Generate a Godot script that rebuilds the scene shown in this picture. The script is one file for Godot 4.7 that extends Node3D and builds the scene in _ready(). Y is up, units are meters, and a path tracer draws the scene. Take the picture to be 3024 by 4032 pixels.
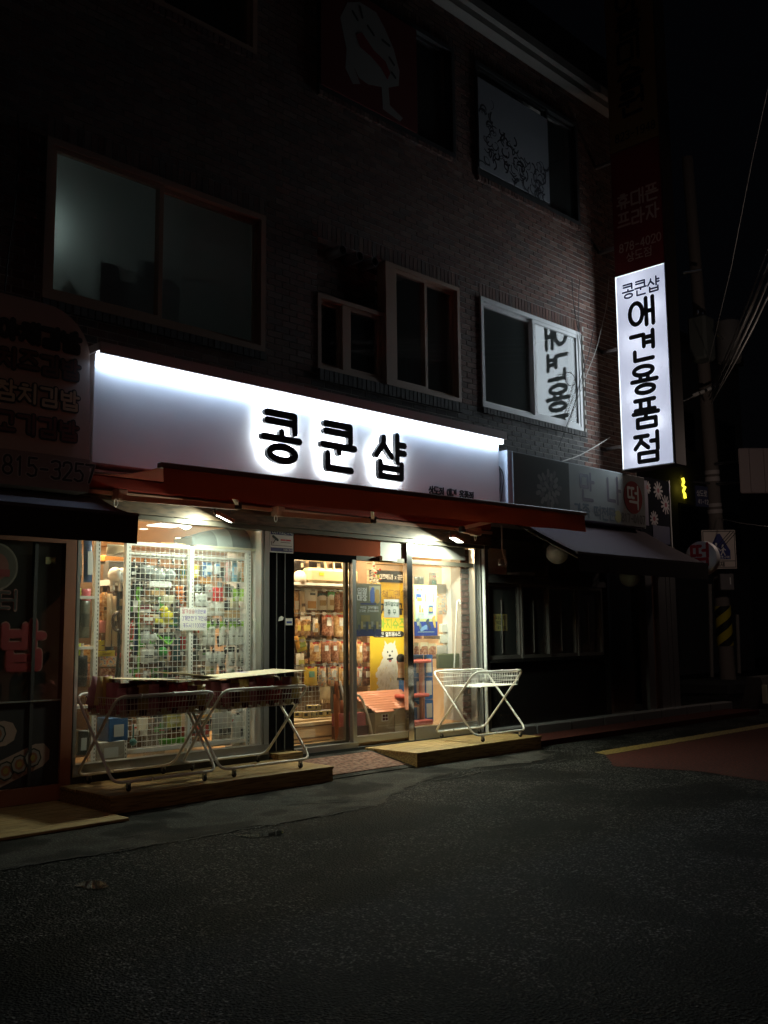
extends Node3D
# Night street: a lit pet-supply shop in a brick building. Facade wall lies in z = 0, x runs along it, the street is at z > 0.
const EYE := Vector3(0, 1.38, 7.9)
const FOCAL := 3850.0                       # photograph pixels
const RIGHT := Vector3(0.70598345, -0.01009353, 0.7081564)
const UPV := Vector3(-0.08054202, 0.99226733, 0.09443792)
const FWD := Vector3(0.70363367, 0.12370796, -0.69971137)
var mats := {}
var used := {}
var rng := RandomNumberGenerator.new()
var tex := {}

# ------------------------------------------------------------------ pixels of the photograph to points of the place
func ray(px: float, py: float) -> Vector3:
	return FWD * FOCAL + RIGHT * (px - 1512.0) - UPV * (py - 2016.0)
func pz(px: float, py: float, z: float) -> Vector3:
	var d := ray(px, py)
	return EYE + d * ((z - EYE.z) / d.z)
func py0(px: float, py: float, y: float) -> Vector3:
	var d := ray(px, py)
	return EYE + d * ((y - EYE.y) / d.y)
func pd(px: float, py: float, depth: float) -> Vector3:
	return EYE + ray(px, py) * (depth / FOCAL)

# ------------------------------------------------------------------ materials
func lin(c: Array) -> Color:
	return Color(c[0], c[1], c[2]).linear_to_srgb()
func mat(key: String, c: Array = [0.5, 0.5, 0.5], rough := 0.6, metal := 0.0) -> StandardMaterial3D:
	if mats.has(key):
		return mats[key]
	var m := StandardMaterial3D.new()
	m.resource_name = key
	m.albedo_color = lin(c)
	m.roughness = rough
	m.metallic = metal
	mats[key] = m
	return m
func glow(key: String, c: Array, e: float) -> StandardMaterial3D:
	var m := mat(key, c, 0.4)
	m.emission_enabled = true
	m.emission = lin(c)
	m.emission_energy_multiplier = e
	return m
func glass(key: String, c: Array, a: float) -> StandardMaterial3D:
	var m := mat(key, c, 0.02)
	m.transparency = BaseMaterial3D.TRANSPARENCY_ALPHA
	m.albedo_color.a = a
	return m
func noise_tex(key: String, freq: float, kind: int, ramp: Array, size := 512, oct := 4) -> NoiseTexture2D:
	if tex.has(key):
		return tex[key]
	var n := FastNoiseLite.new()
	n.seed = hash(key) % 1000
	n.noise_type = kind
	n.frequency = freq
	n.fractal_octaves = oct
	var t := NoiseTexture2D.new()
	t.width = size
	t.height = size
	t.seamless = true
	t.noise = n
	if ramp:
		var g := Gradient.new()
		g.offsets = PackedFloat32Array(ramp[0])
		var cs := PackedColorArray()
		for c in ramp[1]:
			cs.append(lin(c))
		g.colors = cs
		t.color_ramp = g
	tex[key] = t
	return t
func tri(m: StandardMaterial3D, scale: Vector3, world := true) -> StandardMaterial3D:
	m.uv1_triplanar = true
	m.uv1_world_triplanar = world
	m.uv1_scale = scale
	return m
func bump(m: StandardMaterial3D, t: Texture2D, cm: float) -> StandardMaterial3D:
	m.heightmap_enabled = true
	m.heightmap_texture = t
	m.heightmap_scale = cm
	return m

# ------------------------------------------------------------------ mesh helpers
func begin() -> SurfaceTool:
	var st := SurfaceTool.new()
	st.begin(Mesh.PRIMITIVE_TRIANGLES)
	return st
func face(st: SurfaceTool, a: Vector3, b: Vector3, c: Vector3, na: Vector3, nb: Vector3, nc: Vector3) -> void:
	if (b - a).cross(c - a).dot(na + nb + nc) > 0.0:
		var t := b
		b = c
		c = t
		t = nb
		nb = nc
		nc = t
	st.set_normal(na)
	st.add_vertex(a)
	st.set_normal(nb)
	st.add_vertex(b)
	st.set_normal(nc)
	st.add_vertex(c)
func quad(st: SurfaceTool, a: Vector3, b: Vector3, c: Vector3, d: Vector3, n: Vector3) -> void:
	face(st, a, b, c, n, n, n)
	face(st, a, c, d, n, n, n)
func box(st: SurfaceTool, c: Vector3, s: Vector3, bs := Basis()) -> void:
	var h := s * 0.5
	for ax in 3:
		for sg in [-1.0, 1.0]:
			var n := Vector3.ZERO
			n[ax] = sg
			var u := Vector3.ZERO
			u[(ax + 1) % 3] = h[(ax + 1) % 3]
			var v := Vector3.ZERO
			v[(ax + 2) % 3] = h[(ax + 2) % 3]
			var o := n * h[ax]
			quad(st, c + bs * (o - u - v), c + bs * (o + u - v), c + bs * (o + u + v), c + bs * (o - u + v), bs * n)
func span(st: SurfaceTool, a: Vector3, b: Vector3) -> void:
	box(st, (a + b) * 0.5, (b - a).abs())
func soft_box(st: SurfaceTool, c: Vector3, s: Vector3, r: float, bs := Basis()) -> void:
	# box with chamfered edges
	var h := s * 0.5
	var corner := func(sx: float, sy: float, sz: float, ax: int) -> Vector3:
		var p := Vector3(sx * (h.x - r), sy * (h.y - r), sz * (h.z - r))
		p[ax] += [sx, sy, sz][ax] * r
		return c + bs * p
	for ax in 3:
		for sg in [-1.0, 1.0]:
			var n := Vector3.ZERO
			n[ax] = sg
			var q := []
			for uv in [[-1, -1], [1, -1], [1, 1], [-1, 1]]:
				var sgn := [0.0, 0.0, 0.0]
				sgn[ax] = sg
				sgn[(ax + 1) % 3] = float(uv[0])
				sgn[(ax + 2) % 3] = float(uv[1])
				q.append(corner.call(sgn[0], sgn[1], sgn[2], ax))
			quad(st, q[0], q[1], q[2], q[3], bs * n)
	for ax in 3:
		var b1 := (ax + 1) % 3
		var b2 := (ax + 2) % 3
		for s1 in [-1.0, 1.0]:
			for s2 in [-1.0, 1.0]:
				var n := Vector3.ZERO
				n[b1] = s1
				n[b2] = s2
				var q := []
				for e in [[-1.0, b1], [-1.0, b2], [1.0, b2], [1.0, b1]]:
					var sgn := [0.0, 0.0, 0.0]
					sgn[ax] = e[0]
					sgn[b1] = s1
					sgn[b2] = s2
					q.append(corner.call(sgn[0], sgn[1], sgn[2], e[1]))
				quad(st, q[0], q[1], q[2], q[3], bs * n.normalized())
	for sx in [-1.0, 1.0]:
		for sy in [-1.0, 1.0]:
			for sz in [-1.0, 1.0]:
				var n := (bs * Vector3(sx, sy, sz)).normalized()
				face(st, corner.call(sx, sy, sz, 0), corner.call(sx, sy, sz, 1), corner.call(sx, sy, sz, 2), n, n, n)
func tube(st: SurfaceTool, pts: Array, r: float, n := 8, closed := false) -> void:
	var m := pts.size()
	var prev := Vector3.ZERO
	var rings := []
	for i in m:
		var a: Vector3 = pts[(i - 1 + m) % m] if closed or i > 0 else pts[i]
		var b: Vector3 = pts[(i + 1) % m] if closed or i < m - 1 else pts[i]
		var t := (b - a).normalized()
		if prev == Vector3.ZERO:
			prev = t.cross(Vector3.UP if absf(t.y) < 0.9 else Vector3.RIGHT).normalized()
		prev = (prev - t * prev.dot(t)).normalized()
		var w := t.cross(prev)
		var ring := []
		for k in n:
			var an := TAU * k / n
			ring.append(prev * cos(an) + w * sin(an))
		rings.append(ring)
	for i in (m if closed else m - 1):
		var j := (i + 1) % m
		for k in n:
			var l := (k + 1) % n
			var p0: Vector3 = pts[i]
			var p1: Vector3 = pts[j]
			var n0: Vector3 = rings[i][k]
			var n1: Vector3 = rings[i][l]
			var n2: Vector3 = rings[j][l]
			var n3: Vector3 = rings[j][k]
			face(st, p0 + n0 * r, p0 + n1 * r, p1 + n2 * r, n0, n1, n2)
			face(st, p0 + n0 * r, p1 + n2 * r, p1 + n3 * r, n0, n2, n3)
	if not closed:
		for e in [0, m - 1]:
			var dir: Vector3 = (pts[0] - pts[1]).normalized() if e == 0 else (pts[m - 1] - pts[m - 2]).normalized()
			for k in range(1, n - 1):
				face(st, pts[e] + rings[e][0] * r, pts[e] + rings[e][k] * r, pts[e] + rings[e][k + 1] * r, dir, dir, dir)
func arc_path(pts: Array, rad: float, seg := 4) -> Array:
	# rounds the corners of a path
	var out := [pts[0]]
	for i in range(1, pts.size() - 1):
		var p: Vector3 = pts[i]
		var a: Vector3 = (pts[i - 1] - p)
		var b: Vector3 = (pts[i + 1] - p)
		var d := minf(rad, minf(a.length(), b.length()) * 0.45)
		var s := p + a.normalized() * d
		var e := p + b.normalized() * d
		for k in seg + 1:
			var t := float(k) / seg
			out.append(s.lerp(p, t).lerp(p.lerp(e, t), t))
	out.append(pts[-1])
	return out
func lathe(st: SurfaceTool, prof: Array, xf := Transform3D(), n := 16) -> void:
	for i in prof.size() - 1:
		var a: Vector2 = prof[i]
		var b: Vector2 = prof[i + 1]
		var nn := Vector2(b.y - a.y, a.x - b.x).normalized()
		for k in n:
			var t0 := TAU * k / n
			var t1 := TAU * (k + 1) / n
			var at := func(p: Vector2, t: float) -> Vector3: return xf * Vector3(p.x * cos(t), p.y, p.x * sin(t))
			var nt := func(t: float) -> Vector3: return (xf.basis * Vector3(nn.x * cos(t), nn.y, nn.x * sin(t))).normalized()
			if a.x > 1e-6:
				face(st, at.call(a, t0), at.call(a, t1), at.call(b, t1), nt.call(t0), nt.call(t1), nt.call(t1))
			if b.x > 1e-6:
				face(st, at.call(a, t0), at.call(b, t1), at.call(b, t0), nt.call(t0), nt.call(t1), nt.call(t0))
func ball(st: SurfaceTool, c: Vector3, r: Vector3, n := 12, bs := Basis()) -> void:
	for i in n / 2:
		var a0 := PI * i / (n / 2.0)
		var a1 := PI * (i + 1) / (n / 2.0)
		for k in n:
			var q := []
			for e in [[a0, k], [a1, k], [a1, k + 1], [a0, k + 1]]:
				var t: float = TAU * e[1] / n
				q.append(Vector3(sin(e[0]) * cos(t), cos(e[0]), sin(e[0]) * sin(t)))
			var nn := []
			for v in q:
				nn.append((bs * (v / r)).normalized())
			if i > 0:
				face(st, c + bs * (q[0] * r), c + bs * (q[1] * r), c + bs * (q[3] * r), nn[0], nn[1], nn[3])
			if i < n / 2 - 1:
				face(st, c + bs * (q[1] * r), c + bs * (q[2] * r), c + bs * (q[3] * r), nn[1], nn[2], nn[3])
func prism(st: SurfaceTool, poly: Array, o: Vector3, u: Vector3, v: Vector3, d: Vector3, sides := true) -> void:
	# polygon (Vector2 list) in the plane o + x u + y v, thickened along d; the front face is at o + d
	var pk := PackedVector2Array(poly)
	var ix := Geometry2D.triangulate_polygon(pk)
	var n := d.normalized()
	var at := func(p: Vector2) -> Vector3: return o + u * p.x + v * p.y
	for i in range(0, ix.size(), 3):
		var a: Vector3 = at.call(pk[ix[i]])
		var b: Vector3 = at.call(pk[ix[i + 1]])
		var c: Vector3 = at.call(pk[ix[i + 2]])
		face(st, a + d, b + d, c + d, n, n, n)
		if sides:
			face(st, a, b, c, -n, -n, -n)
	if sides:
		var cw := Geometry2D.is_polygon_clockwise(pk)
		for i in pk.size():
			var a: Vector3 = at.call(pk[i])
			var b: Vector3 = at.call(pk[(i + 1) % pk.size()])
			var e := pk[(i + 1) % pk.size()] - pk[i]
			var nn := (u.normalized() * e.y - v.normalized() * e.x).normalized() * (-1.0 if cw else 1.0)
			quad(st, a, b, b + d, a + d, nn)

# ------------------------------------------------------------------ nodes
func numbered(called: String) -> String:
	var k: int = used.get(called, 0)
	used[called] = k + 1
	return called if k == 0 else "%s_%03d" % [called, k]
func put(parent: Node, called: String, mesh, m: Material, xf := Transform3D()) -> MeshInstance3D:
	var o := MeshInstance3D.new()
	o.name = called
	o.mesh = mesh.commit() if mesh is SurfaceTool else mesh
	o.material_override = m
	o.transform = xf
	parent.add_child(o, true)
	return o
func tag(o: Node, label: String, category: String, group := "") -> void:
	o.set_meta("label", label)
	o.set_meta("category", category)
	if group:
		o.set_meta("group", group)
func thing(called: String, label: String, category: String, at := Vector3.ZERO, group := "") -> Node3D:
	var o := Node3D.new()
	o.name = numbered(called)
	o.position = at
	add_child(o)
	tag(o, label, category, group)
	return o
func single(called: String, label: String, category: String, mesh, m: Material, group := "") -> MeshInstance3D:
	var o := put(self, numbered(called), mesh, m)
	tag(o, label, category, group)
	return o
func part(parent: Node, called: String) -> Node3D:
	var o := Node3D.new()
	o.name = called
	parent.add_child(o, true)
	return o
func struct(called: String, mesh, m: Material) -> MeshInstance3D:
	var o := put(self, called, mesh, m)
	o.set_meta("kind", "structure")
	return o
func bpart(parent: Node, called: String, a: Vector3, b: Vector3, m: Material) -> MeshInstance3D:
	var st := begin()
	span(st, a, b)
	return put(parent, called, st, m)
func area(parent: Node, called: String, at: Vector3, dir: Vector3, size: Vector2, c: Array, radiance: float) -> AreaLight3D:
	var l := AreaLight3D.new()
	l.name = called
	l.area_size = size
	l.area_normalize_energy = false
	l.light_energy = radiance / PI
	l.light_color = lin(c)
	l.area_range = 30.0
	l.shadow_enabled = true
	parent.add_child(l, true)
	var up := Vector3.UP if absf(dir.y) < 0.9 else Vector3.BACK
	l.global_transform = Transform3D(Basis.looking_at(dir, up), at)
	return l
func omni(parent: Node, called: String, at: Vector3, c: Array, e: float, size := 0.04) -> OmniLight3D:
	var l := OmniLight3D.new()
	l.name = called
	l.light_color = lin(c)
	l.light_energy = e
	l.light_size = size
	l.omni_range = 40.0
	l.omni_attenuation = 2.0
	l.shadow_enabled = true
	parent.add_child(l, true)
	l.global_position = at
	return l
func spot(parent: Node, called: String, at: Vector3, to: Vector3, c: Array, e: float, ang: float, size := 0.04) -> SpotLight3D:
	var l := SpotLight3D.new()
	l.name = called
	l.light_color = lin(c)
	l.light_energy = e
	l.light_size = size
	l.spot_range = 30.0
	l.spot_attenuation = 2.0
	l.spot_angle = ang
	l.spot_angle_attenuation = 0.8
	l.shadow_enabled = true
	parent.add_child(l, true)
	l.global_transform = Transform3D(Basis.looking_at((to - at).normalized(), Vector3.UP if absf((to - at).normalized().y) < 0.95 else Vector3.BACK), at)
	return l

# ------------------------------------------------------------------ lettering: Hangul composed from its strokes, plus a few Latin signs
const CHO := ["ㄱ", "ㄲ", "ㄴ", "ㄷ", "ㄸ", "ㄹ", "ㅁ", "ㅂ", "ㅃ", "ㅅ", "ㅆ", "ㅇ", "ㅈ", "ㅉ", "ㅊ", "ㅋ", "ㅌ", "ㅍ", "ㅎ"]
const JONG := ["", "ㄱ", "ㄲ", "ㄳ", "ㄴ", "ㄵ", "ㄶ", "ㄷ", "ㄹ", "ㄺ", "ㄻ", "ㄼ", "ㄽ", "ㄾ", "ㄿ", "ㅀ", "ㅁ", "ㅂ", "ㅄ", "ㅅ", "ㅆ", "ㅇ", "ㅈ", "ㅊ", "ㅋ", "ㅌ", "ㅍ", "ㅎ"]
const SHAPES := {
	"ㄱ": [[0, 1, 1, 1, 1, 0]], "ㄴ": [[0, 1, 0, 0, 1, 0]], "ㄷ": [[1, 1, 0, 1, 0, 0, 1, 0]], "ㄹ": [[0, 1, 1, 1, 1, .5, 0, .5, 0, 0, 1, 0]], "ㅁ": [[0, 0, 0, 1, 1, 1, 1, 0, 0, 0]],
	"ㅂ": [[0, 1, 0, 0, 1, 0, 1, 1], [0, .62, 1, .62]], "ㅅ": [[.5, 1, .45, .65, 0, 0], [.47, .62, 1, 0]], "ㅇ": [["o", .5, .5, .5, .5]], "ㅈ": [[0, 1, 1, 1], [.5, 1, .45, .6, 0, 0], [.47, .55, 1, 0]],
	"ㅊ": [[.3, 1, .7, 1], [0, .74, 1, .74], [.5, .74, .45, .45, 0, 0], [.47, .42, 1, 0]], "ㅋ": [[0, 1, 1, 1, 1, 0], [0, .52, 1, .52]], "ㅌ": [[1, 1, 0, 1, 0, 0, 1, 0], [0, .5, 1, .5]],
	"ㅍ": [[0, 1, 1, 1], [0, 0, 1, 0], [.28, 1, .28, 0], [.72, 1, .72, 0]], "ㅎ": [[.3, 1, .7, 1], [0, .76, 1, .76], ["o", .5, .26, .4, .26]]}
const LATIN := {
	"0": [["o", .5, .5, .5, .5]], "1": [[.2, .8, .5, 1, .5, 0]], "2": [[0, .75, .1, .95, .5, 1, .9, .95, 1, .72, .8, .5, 0, 0, 1, 0]], "3": [[0, .9, .4, 1, .9, .95, 1, .75, .85, .55, .4, .52], [.85, .55, 1, .3, .9, .05, .4, 0, 0, .1]], "4": [[.75, 0, .75, 1, 0, .3, 1, .3]],
	"5": [[1, 1, .15, 1, .1, .55, .6, .62, 1, .4, .9, .08, .4, 0, 0, .1]], "6": [[.9, .95, .5, 1, .1, .75, 0, .3], ["o", .5, .3, .5, .3]], "7": [[0, 1, 1, 1, .4, 0]], "8": [["o", .5, .75, .4, .25], ["o", .5, .25, .5, .25]], "9": [["o", .5, .7, .5, .3], [1, .7, .9, .25, .5, 0, .1, .05]],
	"-": [[.1, .45, .9, .45]], ".": [[.4, 0, .5, 0]], "!": [[.5, 1, .5, .3], [.5, .02, .5, 0]], "?": [[0, .8, .3, 1, .8, .95, .9, .7, .5, .45, .5, .3], [.5, .02, .5, 0]], "x": [[.1, .7, .9, .1], [.1, .1, .9, .7]], "C": [[1, .85, .6, 1, .2, .9, 0, .5, .2, .1, .6, 0, 1, .15]], "T": [[0, 1, 1, 1], [.5, 1, .5, 0]], "V": [[0, 1, .5, 0, 1, 1]],
	"M": [[0, 0, 0, 1, .5, .4, 1, 1, 1, 0]], "O": [["o", .5, .5, .5, .5]], "P": [[0, 0, 0, 1, .8, 1, 1, .75, .8, .5, 0, .5]]}
func fit(out: Array, shape: Array, x0: float, y0: float, x1: float, y1: float) -> void:
	for s in shape:
		var p := PackedVector2Array()
		if s[0] is String:
			for k in 17:
				var t := TAU * k / 16.0 + 0.2
				p.append(Vector2(lerpf(x0, x1, s[1] + s[3] * cos(t)), lerpf(y0, y1, s[2] + s[4] * sin(t))))
		else:
			for k in range(0, s.size(), 2):
				p.append(Vector2(lerpf(x0, x1, s[k]), lerpf(y0, y1, s[k + 1])))
		out.append(p)
func fit_cons(out: Array, c: String, x0: float, y0: float, x1: float, y1: float) -> void:
	var twin := {"ㄲ": "ㄱ", "ㄸ": "ㄷ", "ㅃ": "ㅂ", "ㅆ": "ㅅ", "ㅉ": "ㅈ"}
	if twin.has(c):
		var g := (x1 - x0) * 0.12
		fit(out, SHAPES[twin[c]], x0, y0, (x0 + x1) / 2 - g, y1)
		fit(out, SHAPES[twin[c]], (x0 + x1) / 2 + g, y0, x1, y1)
	elif SHAPES.has(c):
		fit(out, SHAPES[c], x0, y0, x1, y1)
func strokes(ch: String) -> Array:
	var out := []
	var u := ch.unicode_at(0)
	if u < 0xAC00 or u > 0xD7A3:
		if LATIN.has(ch):
			fit(out, LATIN[ch], 0.18, 0.08, 0.72, 0.92)
		return out
	u -= 0xAC00
	var c: String = CHO[u / 588]
	var v: int = (u % 588) / 28
	var f: String = JONG[u % 28]
	var lo := 0.08 if f == "" else 0.42
	if f != "":
		fit_cons(out, f, 0.2, 0.04, 0.84, 0.34 if f in ["ㅂ", "ㄴ"] else 0.31)
	var mid := [9, 10, 11, 14, 15, 16, 19]
	if v in [8, 12, 13, 17, 18]:
		var full := f == ""
		var vy := 0.14 if full else 0.465          # base line of the vowel
		var ty := 0.36 if full else 0.6
		if v in [13, 17]:
			vy = 0.08 if full else 0.385
			ty = 0.36 if full else 0.51
		match v:
			8: fit(out, [[0, 0, 1, 0], [.5, 0, .5, 1]], 0.06, vy, 0.94, ty)
			12: fit(out, [[0, 0, 1, 0], [.35, 0, .35, 1], [.65, 0, .65, 1]], 0.06, vy, 0.94, ty)
			13: fit(out, [[0, 1, 1, 1], [.5, 1, .5, 0]], 0.06, vy, 0.94, ty)
			17: fit(out, [[0, 1, 1, 1], [.35, 1, .35, 0], [.65, 1, .65, 0]], 0.06, vy, 0.94, ty)
			18: fit(out, [[0, 0, 1, 0]], 0.06, 0.2 if full else 0.47, 0.94, 1.0)
		var cy := 0.48 if full else 0.65
		if f == "" and c in ["ㅋ", "ㅌ", "ㅎ", "ㅊ"] or f != "" and c in ["ㅋ", "ㅌ", "ㄹ", "ㅎ", "ㅍ"]:
			cy -= 0.03
		fit_cons(out, c, 0.14, cy, 0.82, 0.95)
	elif v in mid:
		var yy := lo + (0.1 if f == "" else 0.06)
		var up := v in [9, 10, 11]
		if v == 19:
			fit(out, [[0, 0, 1, 0]], 0.06, yy, 0.66, yy)
		elif up:
			fit(out, [[0, 0, 1, 0], [.5, 0, .5, 1]], 0.06, yy, 0.66, yy + 0.16)
		else:
			fit(out, [[0, 1, 1, 1], [.5, 1, .5, 0]], 0.06, yy - 0.1, 0.66, yy + 0.06)
		var right := {9: [[.5, 1, .5, 0], [.5, .5, 1, .5]], 10: [[.2, 1, .2, 0], [.8, 1, .8, 0], [.2, .5, .8, .5]], 11: [[.5, 1, .5, 0]], 14: [[.8, 1, .8, 0], [.8, .4, .2, .4]], 15: [[.2, 1, .2, 0], [.8, 1, .8, 0]], 16: [[.6, 1, .6, 0]], 19: [[.6, 1, .6, 0]]}
		fit(out, right[v], 0.7, lo - 0.02, 0.95, 0.96)
		fit_cons(out, c, 0.12, yy + 0.24, 0.58, 0.9)
	else:
		var sh := {0: [[.25, 1, .25, 0], [.25, .5, 1, .5]], 1: [[.1, 1, .1, 0], [.9, 1, .9, 0], [.1, .5, .9, .5]], 2: [[.25, 1, .25, 0], [.25, .65, 1, .65], [.25, .35, 1, .35]], 4: [[.75, 1, .75, 0], [.75, .5, 0, .5]], 5: [[.35, 1, .35, 0], [.95, 1, .95, 0], [.35, .5, -.2, .5]], 6: [[.75, 1, .75, 0], [.75, .66, 0, .66], [.75, .34, 0, .34]], 7: [[.35, 1, .35, 0], [.95, 1, .95, 0], [.35, .66, -.2, .66], [.35, .34, -.2, .34]], 20: [[.6, 1, .6, 0]], 3: [[.1, 1, .1, 0], [.9, 1, .9, 0], [.1, .6, .9, .6], [.1, .4, .9, .4]]}
		fit(out, sh[v], 0.64, lo - (0.02 if f == "" else 0.02), 0.94, 0.97)
		fit_cons(out, c, 0.08, lo + 0.06, 0.54 if v != 20 else 0.6, 0.88)
	return out
func capsule(st: SurfaceTool, a: Vector2, b: Vector2, r: float, o: Vector3, u: Vector3, v: Vector3, n: Vector3, depth: float) -> void:
	var d := (b - a)
	d = d.normalized() if d.length() > 1e-6 else Vector2(1, 0)
	var pts := PackedVector2Array()
	var an := d.angle()
	for k in 5:
		pts.append(b + Vector2.from_angle(an - PI / 2 + PI * k / 4.0) * r)
	for k in 5:
		pts.append(a + Vector2.from_angle(an + PI / 2 + PI * k / 4.0) * r)
	var q := []
	for p in pts:
		q.append(o + u * p.x + v * p.y + n * depth)
	for k in range(1, 9):
		face(st, q[0], q[k], q[k + 1], n, n, n)
	if depth > 0.004:
		for k in 10:
			var l := (k + 1) % 10
			var c := pts[k].lerp(pts[l], 0.5) - a.lerp(b, 0.5)
			var e := pts[l] - pts[k]
			var nn := (u * e.y - v * e.x).normalized()
			if nn.dot(u * c.x + v * c.y) < 0.0:
				nn = -nn
			quad(st, q[k], q[l], q[l] - n * depth, q[k] - n * depth, nn)
func letters(st: SurfaceTool, text: String, o: Vector3, u: Vector3, v: Vector3, size: Vector2, thick: float, depth := 0.002, pitch := 1.06, down := false) -> void:
	# text written from o (lower corner of its first sign) along u, or downwards; size is that of one sign in metres
	var n := u.cross(v).normalized()
	var k := 0.0
	for i in text.length():
		var ch := text[i]
		if ch != " ":
			var e := 0
			for s in strokes(ch):
				for j in s.size() - 1:
					var off := Vector2(0, -k * size.y * pitch) if down else Vector2(k * size.x * pitch, 0)
					capsule(st, s[j] * size + off, s[j + 1] * size + off, thick * 0.5, o + n * (e * 0.00012), u, v, n, depth)
					e += 1
		var uni := ch.unicode_at(0)
		k += 0.5 if ch == " " else (0.7 if uni < 0x1000 and not down else 1.0)
func write(parent: Node, text: String, o: Vector3, u: Vector3, v: Vector3, size: Vector2, thick: float, m: Material, depth := 0.002, pitch := 1.06, down := false, called := "lettering") -> MeshInstance3D:
	var st := begin()
	letters(st, text, o, u, v, size, thick, depth, pitch, down)
	return put(parent, called, st, m)

# ------------------------------------------------------------------ the scene
func _ready() -> void:
	rng.seed = 7
	var cam := Camera3D.new()
	cam.name = "camera"
	cam.fov = 55.276
	cam.near = 0.05
	cam.far = 400.0
	add_child(cam)
	cam.global_transform = Transform3D(Basis(RIGHT, UPV, -FWD).orthonormalized(), EYE)
	cam.current = true
	var env := Environment.new()
	env.background_mode = Environment.BG_SKY
	var sm := ProceduralSkyMaterial.new()
	sm.sky_top_color = Color(0.10, 0.11, 0.14)
	sm.sky_horizon_color = Color(0.14, 0.14, 0.15)
	sm.ground_bottom_color = Color(0.05, 0.05, 0.05)
	sm.ground_horizon_color = Color(0.10, 0.10, 0.10)
	env.sky = Sky.new()
	env.sky.sky_material = sm
	env.background_energy_multiplier = 0.06
	env.tonemap_mode = Environment.TONE_MAPPER_LINEAR
	env.tonemap_exposure = 1.0
	env.sdfgi_enabled = true
	env.ssao_enabled = true
	env.ssil_enabled = true
	var we := WorldEnvironment.new()
	we.name = "environment"
	we.environment = env
	add_child(we)
	var sun := DirectionalLight3D.new()          # the little light of a clouded night sky
	sun.name = "moon"
	sun.light_energy = 0.004
	sun.light_angular_distance = 12.0
	sun.light_color = Color(0.9, 0.93, 1.0)
	sun.rotation_degrees = Vector3(-62, -20, 0)
	sun.shadow_enabled = true
	sun.sky_mode = DirectionalLight3D.SKY_MODE_LIGHT_ONLY
	add_child(sun)
	make_materials()
	ground()
	building()
	shop_shell()
	fascia()
	awnings()
	blade_sign()
	neighbour()
	gimbap()
	decks()
	carts()
	window_stock()
	door_stock()
	street()
	cables()

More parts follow.
